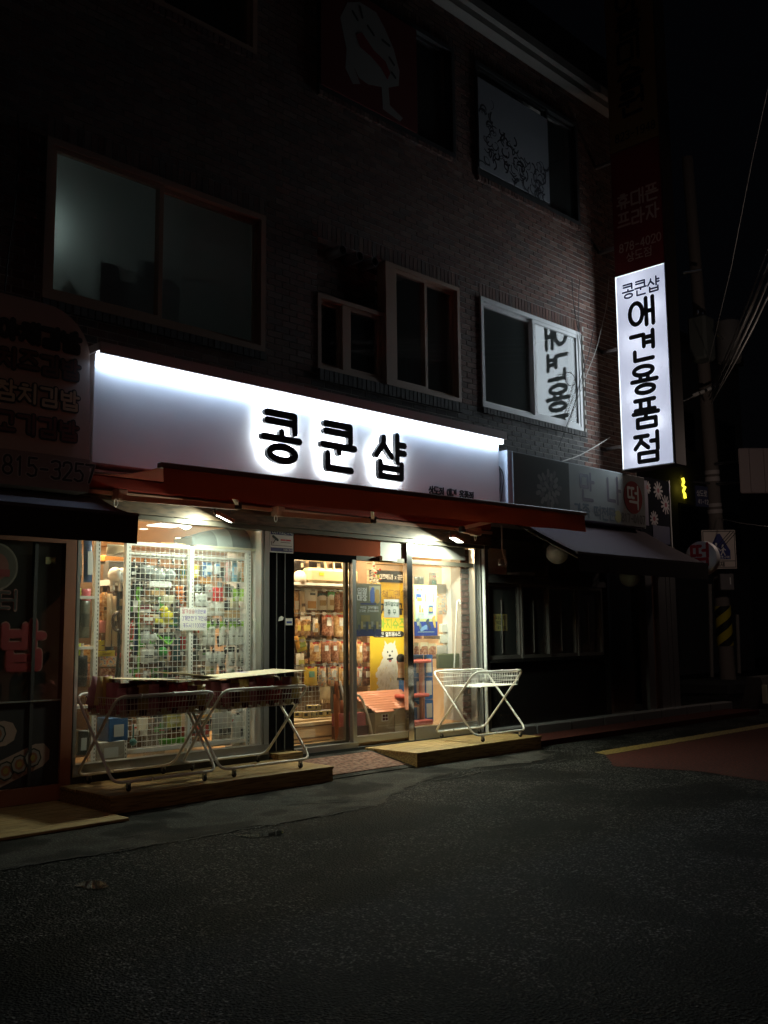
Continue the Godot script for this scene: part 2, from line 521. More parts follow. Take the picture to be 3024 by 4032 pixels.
func make_materials() -> void:
	var simp := FastNoiseLite.TYPE_SIMPLEX_SMOOTH
	var cell := FastNoiseLite.TYPE_CELLULAR
	var grain := noise_tex("grain", 0.09, simp, [], 512, 5)
	var stones := noise_tex("stones", 0.055, cell, [], 1024, 3)
	var asp := mat("asphalt", [1, 1, 1], 0.62)
	asp.albedo_texture = noise_tex("asphalt_tone", 0.22, FastNoiseLite.TYPE_VALUE, [[0.0, 0.42, 0.56, 0.68, 0.78, 1.0], [[0.002, 0.002, 0.002], [0.007, 0.007, 0.007], [0.022, 0.022, 0.021], [0.07, 0.07, 0.068], [0.22, 0.22, 0.21], [0.45, 0.45, 0.43]]], 1024, 2)
	asp.roughness = 0.8
	asp.albedo_color = lin([0.62, 0.62, 0.62])
	asp.metallic_specular = 0.17
	asp.detail_enabled = true
	asp.detail_uv_layer = BaseMaterial3D.DETAIL_UV_2
	asp.detail_blend_mode = BaseMaterial3D.BLEND_MODE_MUL
	asp.detail_albedo = noise_tex("road_stains", 0.008, simp, [[0.2, 0.42, 0.47, 0.6, 0.85], [[0.16, 0.155, 0.15], [0.4, 0.39, 0.37], [0.75, 0.74, 0.72], [1, 1, 1], [0.6, 0.58, 0.55]]], 512, 6)
	asp.uv2_triplanar = true
	asp.uv2_world_triplanar = true
	asp.uv2_scale = Vector3(0.16, 0.16, 0.16)
	tri(bump(asp, noise_tex("stones_fine", 0.16, cell, [], 1024, 2), 1.0), Vector3(0.42, 0.42, 0.42))
	var con := mat("concrete", [1, 1, 1], 0.9)
	con.metallic_specular = 0.25
	con.albedo_texture = noise_tex("concrete_tone", 0.1, cell, [[0.0, 0.25, 0.5, 0.8, 1.0], [[0.012, 0.012, 0.011], [0.028, 0.027, 0.025], [0.046, 0.045, 0.041], [0.09, 0.088, 0.08], [0.16, 0.155, 0.14]]], 1024, 4)
	con.detail_enabled = true
	con.detail_uv_layer = BaseMaterial3D.DETAIL_UV_2
	con.detail_blend_mode = BaseMaterial3D.BLEND_MODE_MUL
	con.detail_albedo = tex["road_stains"]
	con.uv2_triplanar = true
	con.uv2_world_triplanar = true
	con.uv2_scale = Vector3(0.3, 0.3, 0.3)
	tri(bump(con, tex["stones_fine"], 0.5), Vector3(0.6, 0.6, 0.6))
	var redpave := mat("red_paving", [1, 1, 1], 0.85)
	redpave.metallic_specular = 0.25
	redpave.albedo_texture = noise_tex("red_tone", 0.05, simp, [[0.1, 0.6, 0.9], [[0.02, 0.01, 0.009], [0.055, 0.012, 0.008], [0.075, 0.018, 0.013]]], 512, 5)
	tri(bump(redpave, stones, 0.5), Vector3(0.9, 0.9, 0.9))
	var yel := mat("road_yellow", [1, 1, 1], 0.6)
	yel.albedo_texture = noise_tex("yellow_tone", 0.06, simp, [[0.3, 0.42, 0.8], [[0.02, 0.018, 0.014], [0.16, 0.11, 0.015], [0.22, 0.15, 0.02]]], 512, 5)
	tri(bump(yel, stones, 0.4), Vector3(0.9, 0.9, 0.9))
	var wood := mat("deck_wood", [1, 1, 1], 0.6)
	wood.albedo_texture = noise_tex("wood_tone", 0.018, simp, [[0.1, 0.45, 0.75, 1.0], [[0.14, 0.085, 0.03], [0.3, 0.2, 0.075], [0.38, 0.26, 0.1], [0.44, 0.31, 0.13]]], 512, 5)
	tri(bump(wood, tex["wood_tone"], 0.15), Vector3(0.35, 4.0, 4.0))
	var brick := mat("brick_many", [1, 1, 1], 0.85)
	brick.vertex_color_use_as_albedo = true
	tri(bump(brick, grain, 0.35), Vector3(3, 3, 3))
	var tones := [[0.125, 0.056, 0.042], [0.145, 0.066, 0.048], [0.108, 0.05, 0.04], [0.155, 0.082, 0.062], [0.095, 0.058, 0.049], [0.17, 0.1, 0.078]]
	for i in tones.size():
		tri(bump(mat("brick_%d" % i, tones[i], 0.85), grain, 0.35), Vector3(3, 3, 3))
	tri(bump(mat("mortar", [0.4, 0.38, 0.35], 0.95), grain, 0.4), Vector3(3, 3, 3))
	var pt := mat("sign_panel", [0.72, 0.7, 0.7], 0.5)
	tri(bump(pt, grain, 0.12), Vector3(4, 4, 4))
	var dirty := noise_tex("dirty", 0.02, simp, [[0.2, 0.5, 0.85], [[0.05, 0.034, 0.02], [0.11, 0.075, 0.045], [0.16, 0.11, 0.065]]], 512, 5)
	var beam := mat("header_board", [1, 1, 1], 0.45)
	beam.albedo_texture = dirty
	tri(beam, Vector3(0.4, 2, 2))
	mat("alu", [0.62, 0.62, 0.6], 0.35, 0.85)
	mat("steel", [0.6, 0.6, 0.62], 0.16, 1.0)
	mat("steel_dull", [0.42, 0.42, 0.42], 0.35, 0.9)
	mat("white_metal", [0.74, 0.76, 0.73], 0.4)
	mat("cart_white", [0.8, 0.8, 0.76], 0.35)
	mat("black", [0.012, 0.012, 0.013], 0.35)
	mat("black_gloss", [0.008, 0.008, 0.009], 0.08)
	mat("rubber", [0.02, 0.02, 0.02], 0.7)
	mat("window_brown", [0.42, 0.28, 0.2], 0.5)
	mat("window_white", [0.6, 0.6, 0.6], 0.5)
	mat("gimbap_frame", [0.26, 0.1, 0.055], 0.5)
	mat("paper", [0.78, 0.78, 0.74], 0.8)
	mat("paper_yellow", [0.6, 0.58, 0.16], 0.8)
	mat("ink", [0.02, 0.02, 0.022], 0.7)
	mat("ink_red", [0.5, 0.03, 0.05], 0.7)
	mat("ink_blue", [0.03, 0.06, 0.32], 0.6)
	mat("ink_white", [0.8, 0.8, 0.8], 0.6)
	mat("ink_violet", [0.1, 0.05, 0.4], 0.7)
	mat("dark_room", [0.3, 0.29, 0.27], 0.9)
	mat("plaster", [0.6, 0.57, 0.52], 0.8)
	mat("plaster_warm", [0.66, 0.5, 0.34], 0.8)
	glass("pane", [0.9, 1.0, 0.97], 0.02)
	glass("pane_upper", [0.9, 1.0, 0.97], 0.02).metallic_specular = 0.33
	glass("clear_plastic", [0.9, 0.9, 0.88], 0.14)
	var card := mat("cardboard", [1, 1, 1], 0.8)
	card.albedo_texture = noise_tex("card_tone", 0.03, simp, [[0.2, 0.8], [[0.62, 0.55, 0.38], [0.72, 0.66, 0.5]]], 256, 4)
	tri(card, Vector3(2, 2, 2))
	var gran := mat("granite", [1, 1, 1], 0.12)
	gran.albedo_texture = noise_tex("granite_tone", 0.12, cell, [[0.0, 0.7, 1.0], [[0.01, 0.01, 0.011], [0.022, 0.021, 0.02], [0.07, 0.066, 0.06]]], 512, 3)
	tri(gran, Vector3(1.2, 1.2, 1.2))
	for k in [["jerky", [[0.12, 0.035, 0.02], [0.32, 0.12, 0.06], [0.6, 0.4, 0.28]]], ["chips", [[0.4, 0.16, 0.05], [0.68, 0.4, 0.16], [0.75, 0.6, 0.4]]], ["jerky_dark", [[0.04, 0.015, 0.01], [0.14, 0.05, 0.03], [0.4, 0.26, 0.18]]], ["mixed", [[0.05, 0.12, 0.3], [0.6, 0.5, 0.3], [0.6, 0.12, 0.05]]]]:
		var m := mat(k[0], [1, 1, 1], 0.25)
		m.albedo_texture = noise_tex(k[0] + "_tone", 0.05, cell, [[0.15, 0.45, 0.9], k[1]], 256, 3)
		m.clearcoat_enabled = true
		m.clearcoat = 0.8
		m.clearcoat_roughness = 0.1
		tri(m, Vector3(2.5, 2.5, 2.5))

# ------------------------------------------------------------------ ground
func flat_poly(pts: Array, y: float) -> SurfaceTool:
	var poly := []
	for p in pts:
		poly.append(Vector2(p.x, -p.z))
	var st := begin()
	prism(st, poly, Vector3(0, y - 0.002, 0), Vector3.RIGHT, Vector3.FORWARD, Vector3(0, 0.002, 0), false)
	return st
func ragged(pts: Array, step: float, amp: float) -> Array:
	var out := []
	for i in pts.size() - 1:
		var a: Vector3 = pts[i]
		var b: Vector3 = pts[i + 1]
		var n := maxi(1, int(a.distance_to(b) / step))
		for k in n:
			out.append(a.lerp(b, float(k) / n) + Vector3(rng.randf_range(-amp, amp), 0, rng.randf_range(-amp, amp)))
	out.append(pts[-1])
	return out
func crack(parent: Node, pix: Array, w: float, y: float) -> void:
	var path := []
	for p in pix:
		path.append(py0(p[0], p[1], 0.0))
	path = ragged(path, 0.05, 0.018)
	var st := begin()
	for i in path.size() - 1:
		var a: Vector3 = path[i]
		var b: Vector3 = path[i + 1]
		var s := (b - a).cross(Vector3.UP).normalized()
		var w0 := w * (0.35 + 0.65 * absf(sin(i * 1.7)))
		var w1 := w * (0.35 + 0.65 * absf(sin((i + 1) * 1.7)))
		a.y = y
		b.y = y
		quad(st, a - s * w0, a + s * w0, b + s * w1, b - s * w1, Vector3.UP)
	put(parent, "crack", st, mat("crack", [0.008, 0.008, 0.008], 0.95))
func ground() -> void:
	var st := begin()
	quad(st, Vector3(-60, 0, -80), Vector3(110, 0, -80), Vector3(110, 0, 60), Vector3(-60, 0, 60), Vector3.UP)
	var road := struct("road", st, mat("asphalt"))
	# concrete apron along the shops, broken edge towards the asphalt
	var edge := []
	for p in [[-250, 3462], [0, 3425], [210, 3393], [345, 3370], [505, 3343], [720, 3307], [870, 3284], [995, 3257], [1110, 3243], [1290, 3207], [1500, 3165], [1590, 3104], [1690, 3070], [1870, 3022], [2090, 3003], [2180, 2975]]:
		edge.append(py0(p[0], p[1], 0.0))
	edge = ragged(edge, 0.09, 0.03)
	edge.append(Vector3(9.9, 0, 0.5))
	edge.append(Vector3(9.9, 0, -0.3))
	edge.append(Vector3(1.0, 0, -0.3))
	struct("pavement", flat_poly(edge, 0.004), mat("concrete"))
	crack(road, [[-200, 3458], [0, 3428], [345, 3374], [720, 3311], [995, 3262], [1300, 3210], [1490, 3172]], 0.012, 0.008)
	crack(road, [[1120, 3172], [1230, 3165], [1360, 3160], [1480, 3150], [1590, 3108]], 0.014, 0.008)
	crack(road, [[430, 3310], [470, 3300], [560, 3290]], 0.008, 0.008)
	crack(road, [[1700, 3075], [1800, 3062], [1900, 3040], [2100, 3018], [2230, 2992]], 0.012, 0.008)
	crack(road, [[2090, 3003], [2108, 2990], [2095, 2970], [2060, 2960]], 0.01, 0.008)
	# shallow wet hollows
	var wet := glass("water", [0.02, 0.02, 0.02], 0.7)
	wet.metallic_specular = 0.35
	for q in [[[760, 3325], [900, 3308], [1010, 3292], [1090, 3275], [1010, 3280], [870, 3295]], [[930, 3292], [1060, 3282], [1110, 3270], [1100, 3292], [1000, 3302]], [[1180, 3252], [1310, 3222], [1420, 3196], [1450, 3190], [1430, 3206], [1290, 3240]], [[290, 3490], [350, 3470], [430, 3478], [440, 3495], [370, 3505]]]:
		var pts := []
		for p in q:
			pts.append(py0(p[0], p[1], 0.0))
		pts.append(pts[0])
		pts = ragged(pts, 0.04, 0.02).slice(0, -1)
		var o := put(self, numbered("puddle"), flat_poly(pts, 0.006), wet)
		o.set_meta("kind", "structure")
	# red school-zone surfacing with its yellow edge line
	struct("red_road_surface", flat_poly(ragged([Vector3(16, 0, 1.69), Vector3(9.75, 0, 1.69), Vector3(8.97, 0, 2.28), Vector3(9.2, 0, 3.08), Vector3(8.96, 0, 3.95), Vector3(8.4, 0, 6.5)], 0.07, 0.012) + [Vector3(45, 0, 6.5), Vector3(45, 0, 1.69)], 0.004), mat("red_paving"))
	struct("yellow_edge_line", flat_poly([Vector3(45, 0, 1.49)] + ragged([Vector3(18, 0, 1.49), Vector3(9.83, 0, 1.49), Vector3(9.72, 0, 1.72), Vector3(18, 0, 1.72)], 0.06, 0.009) + [Vector3(45, 0, 1.72)], 0.008), mat("road_yellow"))
	# sloping concrete and a worn mat in front of the door, between the two decks
	st = begin()
	var poly := [Vector2(0.05, 0.0), Vector2(0.05, 0.13), Vector2(-0.15, 0.13), Vector2(-0.78, 0.012), Vector2(-0.78, 0.0)]
	prism(st, poly, Vector3(6.36, 0, 0), Vector3.FORWARD, Vector3.UP, Vector3(1.24, 0, 0))
	struct("door_ramp", st, mat("concrete"))
	st = begin()
	var a := Vector3(6.42, 0.128, 0.19)
	var b := Vector3(6.42, 0.034, 0.70)
	var up := Vector3(0, 1, 0.18).normalized()
	quad(st, a, a + Vector3(1.1, 0, 0), b + Vector3(1.1, 0, 0), b, up)
	for s in [[a, b, Vector3.LEFT], [a + Vector3(1.1, 0, 0), b + Vector3(1.1, 0, 0), Vector3.RIGHT]]:
		quad(st, s[0], s[1], s[1] - up * 0.008, s[0] - up * 0.008, s[2])
	quad(st, b, b + Vector3(1.1, 0, 0), b + Vector3(1.1, 0, 0) - up * 0.008, b - up * 0.008, Vector3.BACK)
	var mm := mat("mat_brown", [1, 1, 1], 0.95)
	mm.albedo_texture = noise_tex("mat_tone", 0.03, FastNoiseLite.TYPE_SIMPLEX_SMOOTH, [[0.2, 0.5, 0.8], [[0.06, 0.03, 0.022], [0.16, 0.075, 0.05], [0.2, 0.13, 0.1]]], 256, 5)
	tri(bump(mm, tex["stones"], 0.4), Vector3(2, 2, 2))
	single("door_mat", "worn reddish brown mat on the slope before the glass door", "mat", st, mm)
	# kerb and red footway before the rice-cake shop
	st = begin()
	span(st, Vector3(9.78, 0.004, 0.16), Vector3(16.0, 0.07, 0.68))
	struct("footway", st, mat("red_paving"))
	var kerb := part(self, "kerb")
	kerb.set_meta("kind", "structure")
	tri(bump(mat("kerb_stone", [0.1, 0.1, 0.1], 0.7), tex["grain"], 0.4), Vector3(2, 2, 2))
	for k in 8:
		st = begin()
		soft_box(st, Vector3(10.16 + k * 0.8, 0.092 + rng.randf_range(-0.003, 0.003), 0.068 + rng.randf_range(-0.004, 0.004)), Vector3(0.79, 0.184, 0.174), 0.012)
		put(kerb, "kerb_stone", st, mat("kerb_stone"))

# ------------------------------------------------------------------ the brick building
const OPENINGS := [[3.73, 4.315, 6.18, 5.805], [6.93, 4.29, 9.36, 5.805], [9.77, 4.31, 12.2, 5.805], [6.93, 7.56, 9.33, 9.1], [9.77, 7.5, 12.22, 9.15], [3.7, 7.58, 6.05, 9.15]]
func window(parent: Node, r: Array, sashes: Array, m: Material, z := 0.0, fw := 0.06, pane_mat := "pane_upper") -> Node3D:
	# r: outer rectangle; sashes: [x0, x1, dz] of each glazed leaf
	var w := part(parent, "window")
	var st := begin()
	span(st, Vector3(r[0], r[1], z - 0.1), Vector3(r[2], r[1] + fw, z + 0.03))
	span(st, Vector3(r[0], r[3] - fw, z - 0.1), Vector3(r[2], r[3], z + 0.03))
	span(st, Vector3(r[0], r[1] + fw, z - 0.1), Vector3(r[0] + fw, r[3] - fw, z + 0.03))
	span(st, Vector3(r[2] - fw, r[1] + fw, z - 0.1), Vector3(r[2], r[3] - fw, z + 0.03))
	put(w, "frame", st, m)
	for s in sashes:
		var q := begin()
		var y0: float = r[1] + fw
		var y1: float = r[3] - fw
		var zz: float = z + s[2]
		var sw := 0.045
		span(q, Vector3(s[0], y0, zz - 0.02), Vector3(s[1], y0 + sw, zz + 0.02))
		span(q, Vector3(s[0], y1 - sw, zz - 0.02), Vector3(s[1], y1, zz + 0.02))
		span(q, Vector3(s[0], y0 + sw, zz - 0.02), Vector3(s[0] + sw, y1 - sw, zz + 0.02))
		span(q, Vector3(s[1] - sw, y0 + sw, zz - 0.02), Vector3(s[1], y1 - sw, zz + 0.02))
		put(w, "sash", q, m)
		bpart(w, "pane", Vector3(s[0] + sw, y0 + sw, zz - 0.004), Vector3(s[1] - sw, y1 - sw, zz + 0.004), mat(pane_mat))
	return w
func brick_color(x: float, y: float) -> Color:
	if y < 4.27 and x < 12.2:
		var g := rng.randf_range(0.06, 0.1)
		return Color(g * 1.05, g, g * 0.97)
	var t := rng.randi() % 6
	var c: Array = [[0.125, 0.056, 0.042], [0.145, 0.066, 0.048], [0.108, 0.05, 0.04], [0.155, 0.082, 0.062], [0.095, 0.058, 0.049], [0.17, 0.1, 0.078]][t]
	var k := rng.randf_range(0.85, 1.15)
	return Color(c[0] * k, c[1] * k, c[2] * k)
func building() -> void:
	var b := thing("brick_building", "three storey brick building with shops below and dark windows above", "building")
	var wall := part(b, "wall")
	# masonry core with the window openings left out
	var xs := [0.5, 13.6]
	var ys := [2.75, 3.3, 9.62]
	for o in OPENINGS:
		xs.append_array([o[0], o[2]])
		ys.append_array([o[1], o[3]])
	xs.sort()
	ys.sort()
	var stl := begin()
	var std := begin()
	for j in ys.size() - 1:
		if ys[j + 1] - ys[j] < 0.001:
			continue
		var x0 := -1.0
		for i in xs.size() - 1:
			var cx: float = (xs[i] + xs[i + 1]) / 2
			var cy: float = (ys[j] + ys[j + 1]) / 2
			var hole: bool = xs[i + 1] - xs[i] < 0.001
			for o in OPENINGS:
				hole = hole or (cx > o[0] and cx < o[2] and cy > o[1] and cy < o[3])
			if not hole:
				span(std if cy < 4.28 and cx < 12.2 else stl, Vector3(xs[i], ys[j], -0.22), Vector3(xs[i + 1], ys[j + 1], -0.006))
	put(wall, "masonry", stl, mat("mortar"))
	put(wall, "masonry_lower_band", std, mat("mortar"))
	# bricks, each with its own place
	var list := []     # [centre, size, colour]
	var row := 0
	var y := 3.45
	while y < 9.6:
		var y1 := y + 0.058
		var blocked := []
		for o in OPENINGS:
			var dn: float = 3.45 + 0.071 * floorf((o[1] - 0.06 - 3.45) / 0.071) - 0.004
			var up: float = 3.45 + 0.071 * ceilf((o[3] + 0.15 - 3.45) / 0.071) - 0.013
			if y1 > dn + 0.01 and y < o[1]:
				blocked.append([o[0], o[2]])      # brick-on-edge sill
			elif y < up - 0.01 and y1 > o[1]:
				blocked.append([o[0] - (0.0), o[2]])
		var starts := 1.6 if y > 3.92 else 9.72
		var free := [[starts, 13.58]]
		for bl in blocked:
			var nf := []
			for f in free:
				if bl[0] >= f[1] or bl[1] <= f[0]:
					nf.append(f)
				else:
					if bl[0] - f[0] > 0.04:
						nf.append([f[0], bl[0]])
					if f[1] - bl[1] > 0.04:
						nf.append([bl[1], f[1]])
			free = nf
		for f in free:
			var x: float = floorf(f[0] / 0.204) * 0.204 + (0.102 if row % 2 else 0.0) - 0.204
			while x < f[1]:
				var a := maxf(x + 0.0065, f[0] + 0.004)
				var c := minf(x + 0.1975, f[1] - 0.004)
				if c - a > 0.03:
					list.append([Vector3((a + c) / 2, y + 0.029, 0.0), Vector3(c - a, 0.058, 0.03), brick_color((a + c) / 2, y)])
				x += 0.204
		y += 0.071
		row += 1
	for o in OPENINGS:
		var n := int((o[2] - o[0]) / 0.071)
		var p: float = (o[2] - o[0]) / n
		for i in n:
			var cx: float = o[0] + p * (i + 0.5)
			var up: float = 3.45 + 0.071 * ceilf((o[3] + 0.15 - 3.45) / 0.071) - 0.013
			var dn: float = 3.45 + 0.071 * floorf((o[1] - 0.06 - 3.45) / 0.071) - 0.004
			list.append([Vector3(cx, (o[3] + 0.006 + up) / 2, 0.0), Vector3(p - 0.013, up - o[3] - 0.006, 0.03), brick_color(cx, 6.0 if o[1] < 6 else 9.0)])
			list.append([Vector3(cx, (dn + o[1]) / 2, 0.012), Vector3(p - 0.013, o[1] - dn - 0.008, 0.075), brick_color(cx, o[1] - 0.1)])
	# recessed brick panel over the low window
	var ry := 5.16
	while ry < 5.79:
		var rx := 6.93 + (0.1 if int(ry * 100) % 2 else 0.0)
		while rx < 7.93:
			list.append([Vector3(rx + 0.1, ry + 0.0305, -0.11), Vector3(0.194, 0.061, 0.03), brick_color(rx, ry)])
			rx += 0.204
		ry += 0.071
	bpart(wall, "recess_masonry", Vector3(6.93, 5.157, -0.3), Vector3(7.977, 5.8, -0.118), mat("mortar"))
	var sized := []
	for i in list.size():
		var e: Array = list[i]
		var v: Vector3 = e[0] - EYE
		var dz := v.dot(FWD)
		var px := 1512 + FOCAL * v.dot(RIGHT) / dz
		var pyy := 2016 - FOCAL * v.dot(UPV) / dz
		var seen := px > 5 and px < 2420 and pyy > 5 and not (px < 360 and pyy > 1150)
		sized.append([e[1].x * e[1].y * -v.z / (v.length() * v.length_squared()) if seen else 0.0, i])
	sized.sort_custom(func(p, q): return p[0] > q[0])
	var own := {}
	for k in 300:
		own[sized[k][1]] = true
	var unit := BoxMesh.new()
	var bm := MultiMesh.new()
	bm.transform_format = MultiMesh.TRANSFORM_3D
	bm.use_colors = true
	bm.mesh = unit
	bm.instance_count = list.size() - 300
	var at := 0
	for i in list.size():
		var e: Array = list[i]
		var xf := Transform3D(Basis.from_scale(e[1]), e[0] + Vector3(0, 0, rng.randf_range(-0.0163, -0.0125)))
		if own.has(i):
			put(wall, "brick", unit, mat("brick_%d" % (rng.randi() % 6)), xf)
		else:
			bm.set_instance_transform(at, xf)
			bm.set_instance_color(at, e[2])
			at += 1
	var mi := MultiMeshInstance3D.new()
	mi.name = "brickwork"
	mi.multimesh = bm
	mi.material_override = mat("brick_many")
	mi.set_meta("kind", "stuff")
	wall.add_child(mi)
	# body behind: floors, side and back walls
	var body := begin()
	span(body, Vector3(0.5, 2.6, -6), Vector3(13.6, 2.748, -0.01))
	span(body, Vector3(0.5, 6.3, -6), Vector3(13.6, 6.5, -0.23))
	span(body, Vector3(0.5, 9.4, -6), Vector3(13.6, 9.6, -0.23))
	span(body, Vector3(0.3, 0, -6.2), Vector3(13.6, 9.6, -6.0))
	span(body, Vector3(0.3, 0, -6), Vector3(0.5, 9.62, 0))
	span(body, Vector3(13.4, 0.2, -6), Vector3(13.59, 9.62, -0.23))
	for x in [6.55, 9.55]:
		span(body, Vector3(x, 2.75, -6), Vector3(x + 0.15, 9.4, -0.23))
	put(b, "inner_walls", body, mat("dark_room"))
	var ev := begin()
	span(ev, Vector3(0.5, 9.62, -0.3), Vector3(13.75, 9.72, 0.16))
	span(ev, Vector3(0.5, 9.72, -0.3), Vector3(13.8, 9.86, 0.24))
	put(b, "cornice", ev, tri(bump(mat("cornice", [0.26, 0.245, 0.22], 0.8), tex["grain"], 0.4), Vector3(2, 2, 2)))
	bpart(b, "parapet", Vector3(0.5, 9.86, -0.3), Vector3(13.6, 10.7, -0.05), mat("dark_wall", [0.05, 0.05, 0.05], 0.9))
	# windows of the middle floor
	var br := mat("window_brown")
	var w1 := window(b, [3.73, 4.315, 6.18, 5.805], [[3.79, 4.94, -0.01], [4.9, 6.12, -0.055]], br, 0.0, 0.06)
	w1.set_meta("label", "wide brown framed window with dim light behind frosted glass")
	var film := mat("frosted_film", [0.42, 0.5, 0.47], 0.9)
	film.backlight_enabled = true
	film.backlight = Color(0.9, 0.9, 0.9)
	bpart(w1, "frosted_film", Vector3(3.8, 4.38, -0.12), Vector3(6.1, 5.74, -0.118), film)
	var w2 := window(b, [6.93, 4.29, 7.977, 5.157], [[6.98, 7.33, -0.05], [7.4, 7.92, -0.01]], br, -0.02, 0.05)
	bpart(w2, "mullion", Vector3(7.31, 4.34, -0.05), Vector3(7.4, 5.1, 0.0), br)
	bpart(b, "window_post", Vector3(7.979, 4.29, -0.12), Vector3(8.098, 5.803, 0.035), br)
	window(b, [8.1, 4.29, 9.34, 5.803], [[8.14, 8.73, -0.01], [8.69, 9.29, -0.055]], br, 0.0, 0.05)
	var w3 := window(b, [9.77, 4.31, 12.1, 5.805], [[9.82, 10.97, -0.045], [10.92, 12.04, 0.0]], mat("window_white"), 0.0, 0.055)
	bpart(w3, "outer_rail", Vector3(12.1, 4.31, -0.12), Vector3(12.13, 5.805, -0.02), mat("alu"))
	bpart(b, "window_reveal", Vector3(12.13, 4.31, -0.22), Vector3(12.2, 5.805, -0.15), mat("mortar"))
	# top floor windows with pictures hung inside the glass
	var dk := mat("frame_dark", [0.05, 0.05, 0.05], 0.5)
	window(b, [6.93, 7.56, 9.33, 9.1], [[6.98, 8.6, 0.0], [8.56, 9.28, -0.05]], dk)
	window(b, [9.77, 7.5, 12.22, 9.15], [[9.82, 11.45, 0.0], [11.4, 12.17, -0.05]], dk)
	window(b, [3.7, 7.58, 6.05, 9.15], [[3.75, 4.9, 0.0], [4.86, 6.0, -0.05]], mat("window_brown"))
	var pic := thing("red_painting", "red painting with a pale crouching beast hung in a top floor window", "painting", Vector3(6.95, 7.62, 0.034))
	bpart(pic, "board", Vector3(0, 0, 0), Vector3(1.62, 1.4, 0.012), mat("painting_red", [0.12, 0.012, 0.01], 0.8))
	var blob := func(pts: Array, z: float, m: Material, called: String) -> void:
		var s := begin()
		var poly := []
		for q in pts:
			poly.append(Vector2(q[0], q[1]))
		prism(s, poly, Vector3(0, 0, z), Vector3.RIGHT, Vector3.UP, Vector3(0, 0, 0.002))
		put(pic, called, s, m)
	var pale := mat("painting_pale", [0.24, 0.235, 0.22], 0.8)
	blob.call([[0.3, 0.95], [0.42, 1.2], [0.62, 1.3], [0.9, 1.3], [1.05, 1.15], [1.2, 0.95], [1.3, 0.7], [1.28, 0.5], [1.1, 0.4], [1.12, 0.18], [1.35, 0.1], [1.3, 0.04], [1.0, 0.08], [0.98, 0.36], [0.75, 0.3], [0.6, 0.32], [0.5, 0.45], [0.62, 0.25], [0.5, 0.2], [0.38, 0.35], [0.4, 0.6]], 0.012, pale, "beast")
	blob.call([[0.55, 0.85], [0.65, 0.92], [0.85, 0.78], [1.05, 0.72], [1.13, 0.6], [1.08, 0.5], [0.98, 0.6], [0.8, 0.68], [0.62, 0.72]], 0.015, mat("painting_mouth", [0.2, 0.015, 0.02], 0.8), "mouth")
	for q in [[0.5, 1.12, 0.58, 1.05], [0.75, 1.05, 0.85, 0.98], [1.0, 0.98, 1.12, 0.96], [0.62, 1.24, 0.66, 1.12], [1.12, 0.8, 1.2, 0.74], [1.16, 0.62, 1.22, 0.58]]:
		var s := begin()
		capsule(s, Vector2(q[0], q[1]), Vector2(q[2], q[3]), 0.018, Vector3(0, 0, 0.0155), Vector3.RIGHT, Vector3.UP, Vector3.BACK, 0.001)
		put(pic, "stripe", s, mat("ink"))
	var pic2 := thing("grey_drawing", "grey ink drawing of a hall and trees hung in a top floor window", "drawing", Vector3(9.79, 7.6, 0.034))
	bpart(pic2, "board", Vector3(0, 0, 0), Vector3(1.61, 1.3, 0.012), mat("drawing_grey", [0.24, 0.25, 0.27], 0.8))
	for k in 120:
		var s := begin()
		var cx := rng.randf_range(0.1, 1.5)
		var top := 0.3 + 0.45 * absf(sin(cx * 2.3 + 0.4)) + (0.3 if cx < 0.3 else 0.0)
		var c := Vector2(cx, rng.randf_range(0.06, top))
		var an := rng.randf_range(0.0, TAU)
		for i in 5:
			var d := c + Vector2.from_angle(an) * 0.035
			capsule(s, c, d, 0.005 + 0.004 * (k % 3), Vector3(0, 0, 0.0122 + k * 0.00002), Vector3.RIGHT, Vector3.UP, Vector3.BACK, 0.0)
			c = d
			an += rng.randf_range(0.2, 0.8)
		put(pic2, "ink_stroke", s, mat("drawing_ink", [0.05, 0.05, 0.06], 0.8))
	# lit room behind the wide frosted window: lamp and jumble on the sill
	var lp := thing("room_lamp", "small lamp glowing behind the wide frosted window", "lamp", Vector3(3.8, 5.03, -0.33))
	var ls := begin()
	ball(ls, Vector3.ZERO, Vector3(0.05, 0.05, 0.05), 12)
	put(lp, "bulb", ls, glow("room_bulb", [0.8, 1.0, 0.95], 2.0))
	omni(lp, "bulb_light", Vector3(3.8, 5.03, -0.33), [0.75, 1.0, 0.93], 0.06, 0.04)
	var cl := thing("added_deep_lamp", "faint lamp deep in the room behind the frosted window", "lamp", Vector3(4.3, 5.7, -2.5))  # added lamp, lifts the film and throws the silhouettes of the sill jumble
	ls = begin()
	ball(ls, Vector3.ZERO, Vector3(0.06, 0.06, 0.06), 12)
	put(cl, "bulb", ls, glow("room_bulb", [0.8, 1.0, 0.95], 2.0))
	omni(cl, "deep_light", Vector3(4.3, 5.7, -2.5), [0.75, 1.0, 0.93], 0.07, 0.05)
	var sill := [["jar", 3.98, 0.1, 0.32], ["jar", 4.12, 0.13, 0.22], ["box", 4.42, 0.24, 0.5], ["box", 4.62, 0.18, 0.36], ["box", 4.85, 0.24, 0.62], ["box", 5.08, 0.16, 0.5], ["jar", 4.28, 0.1, 0.14]]
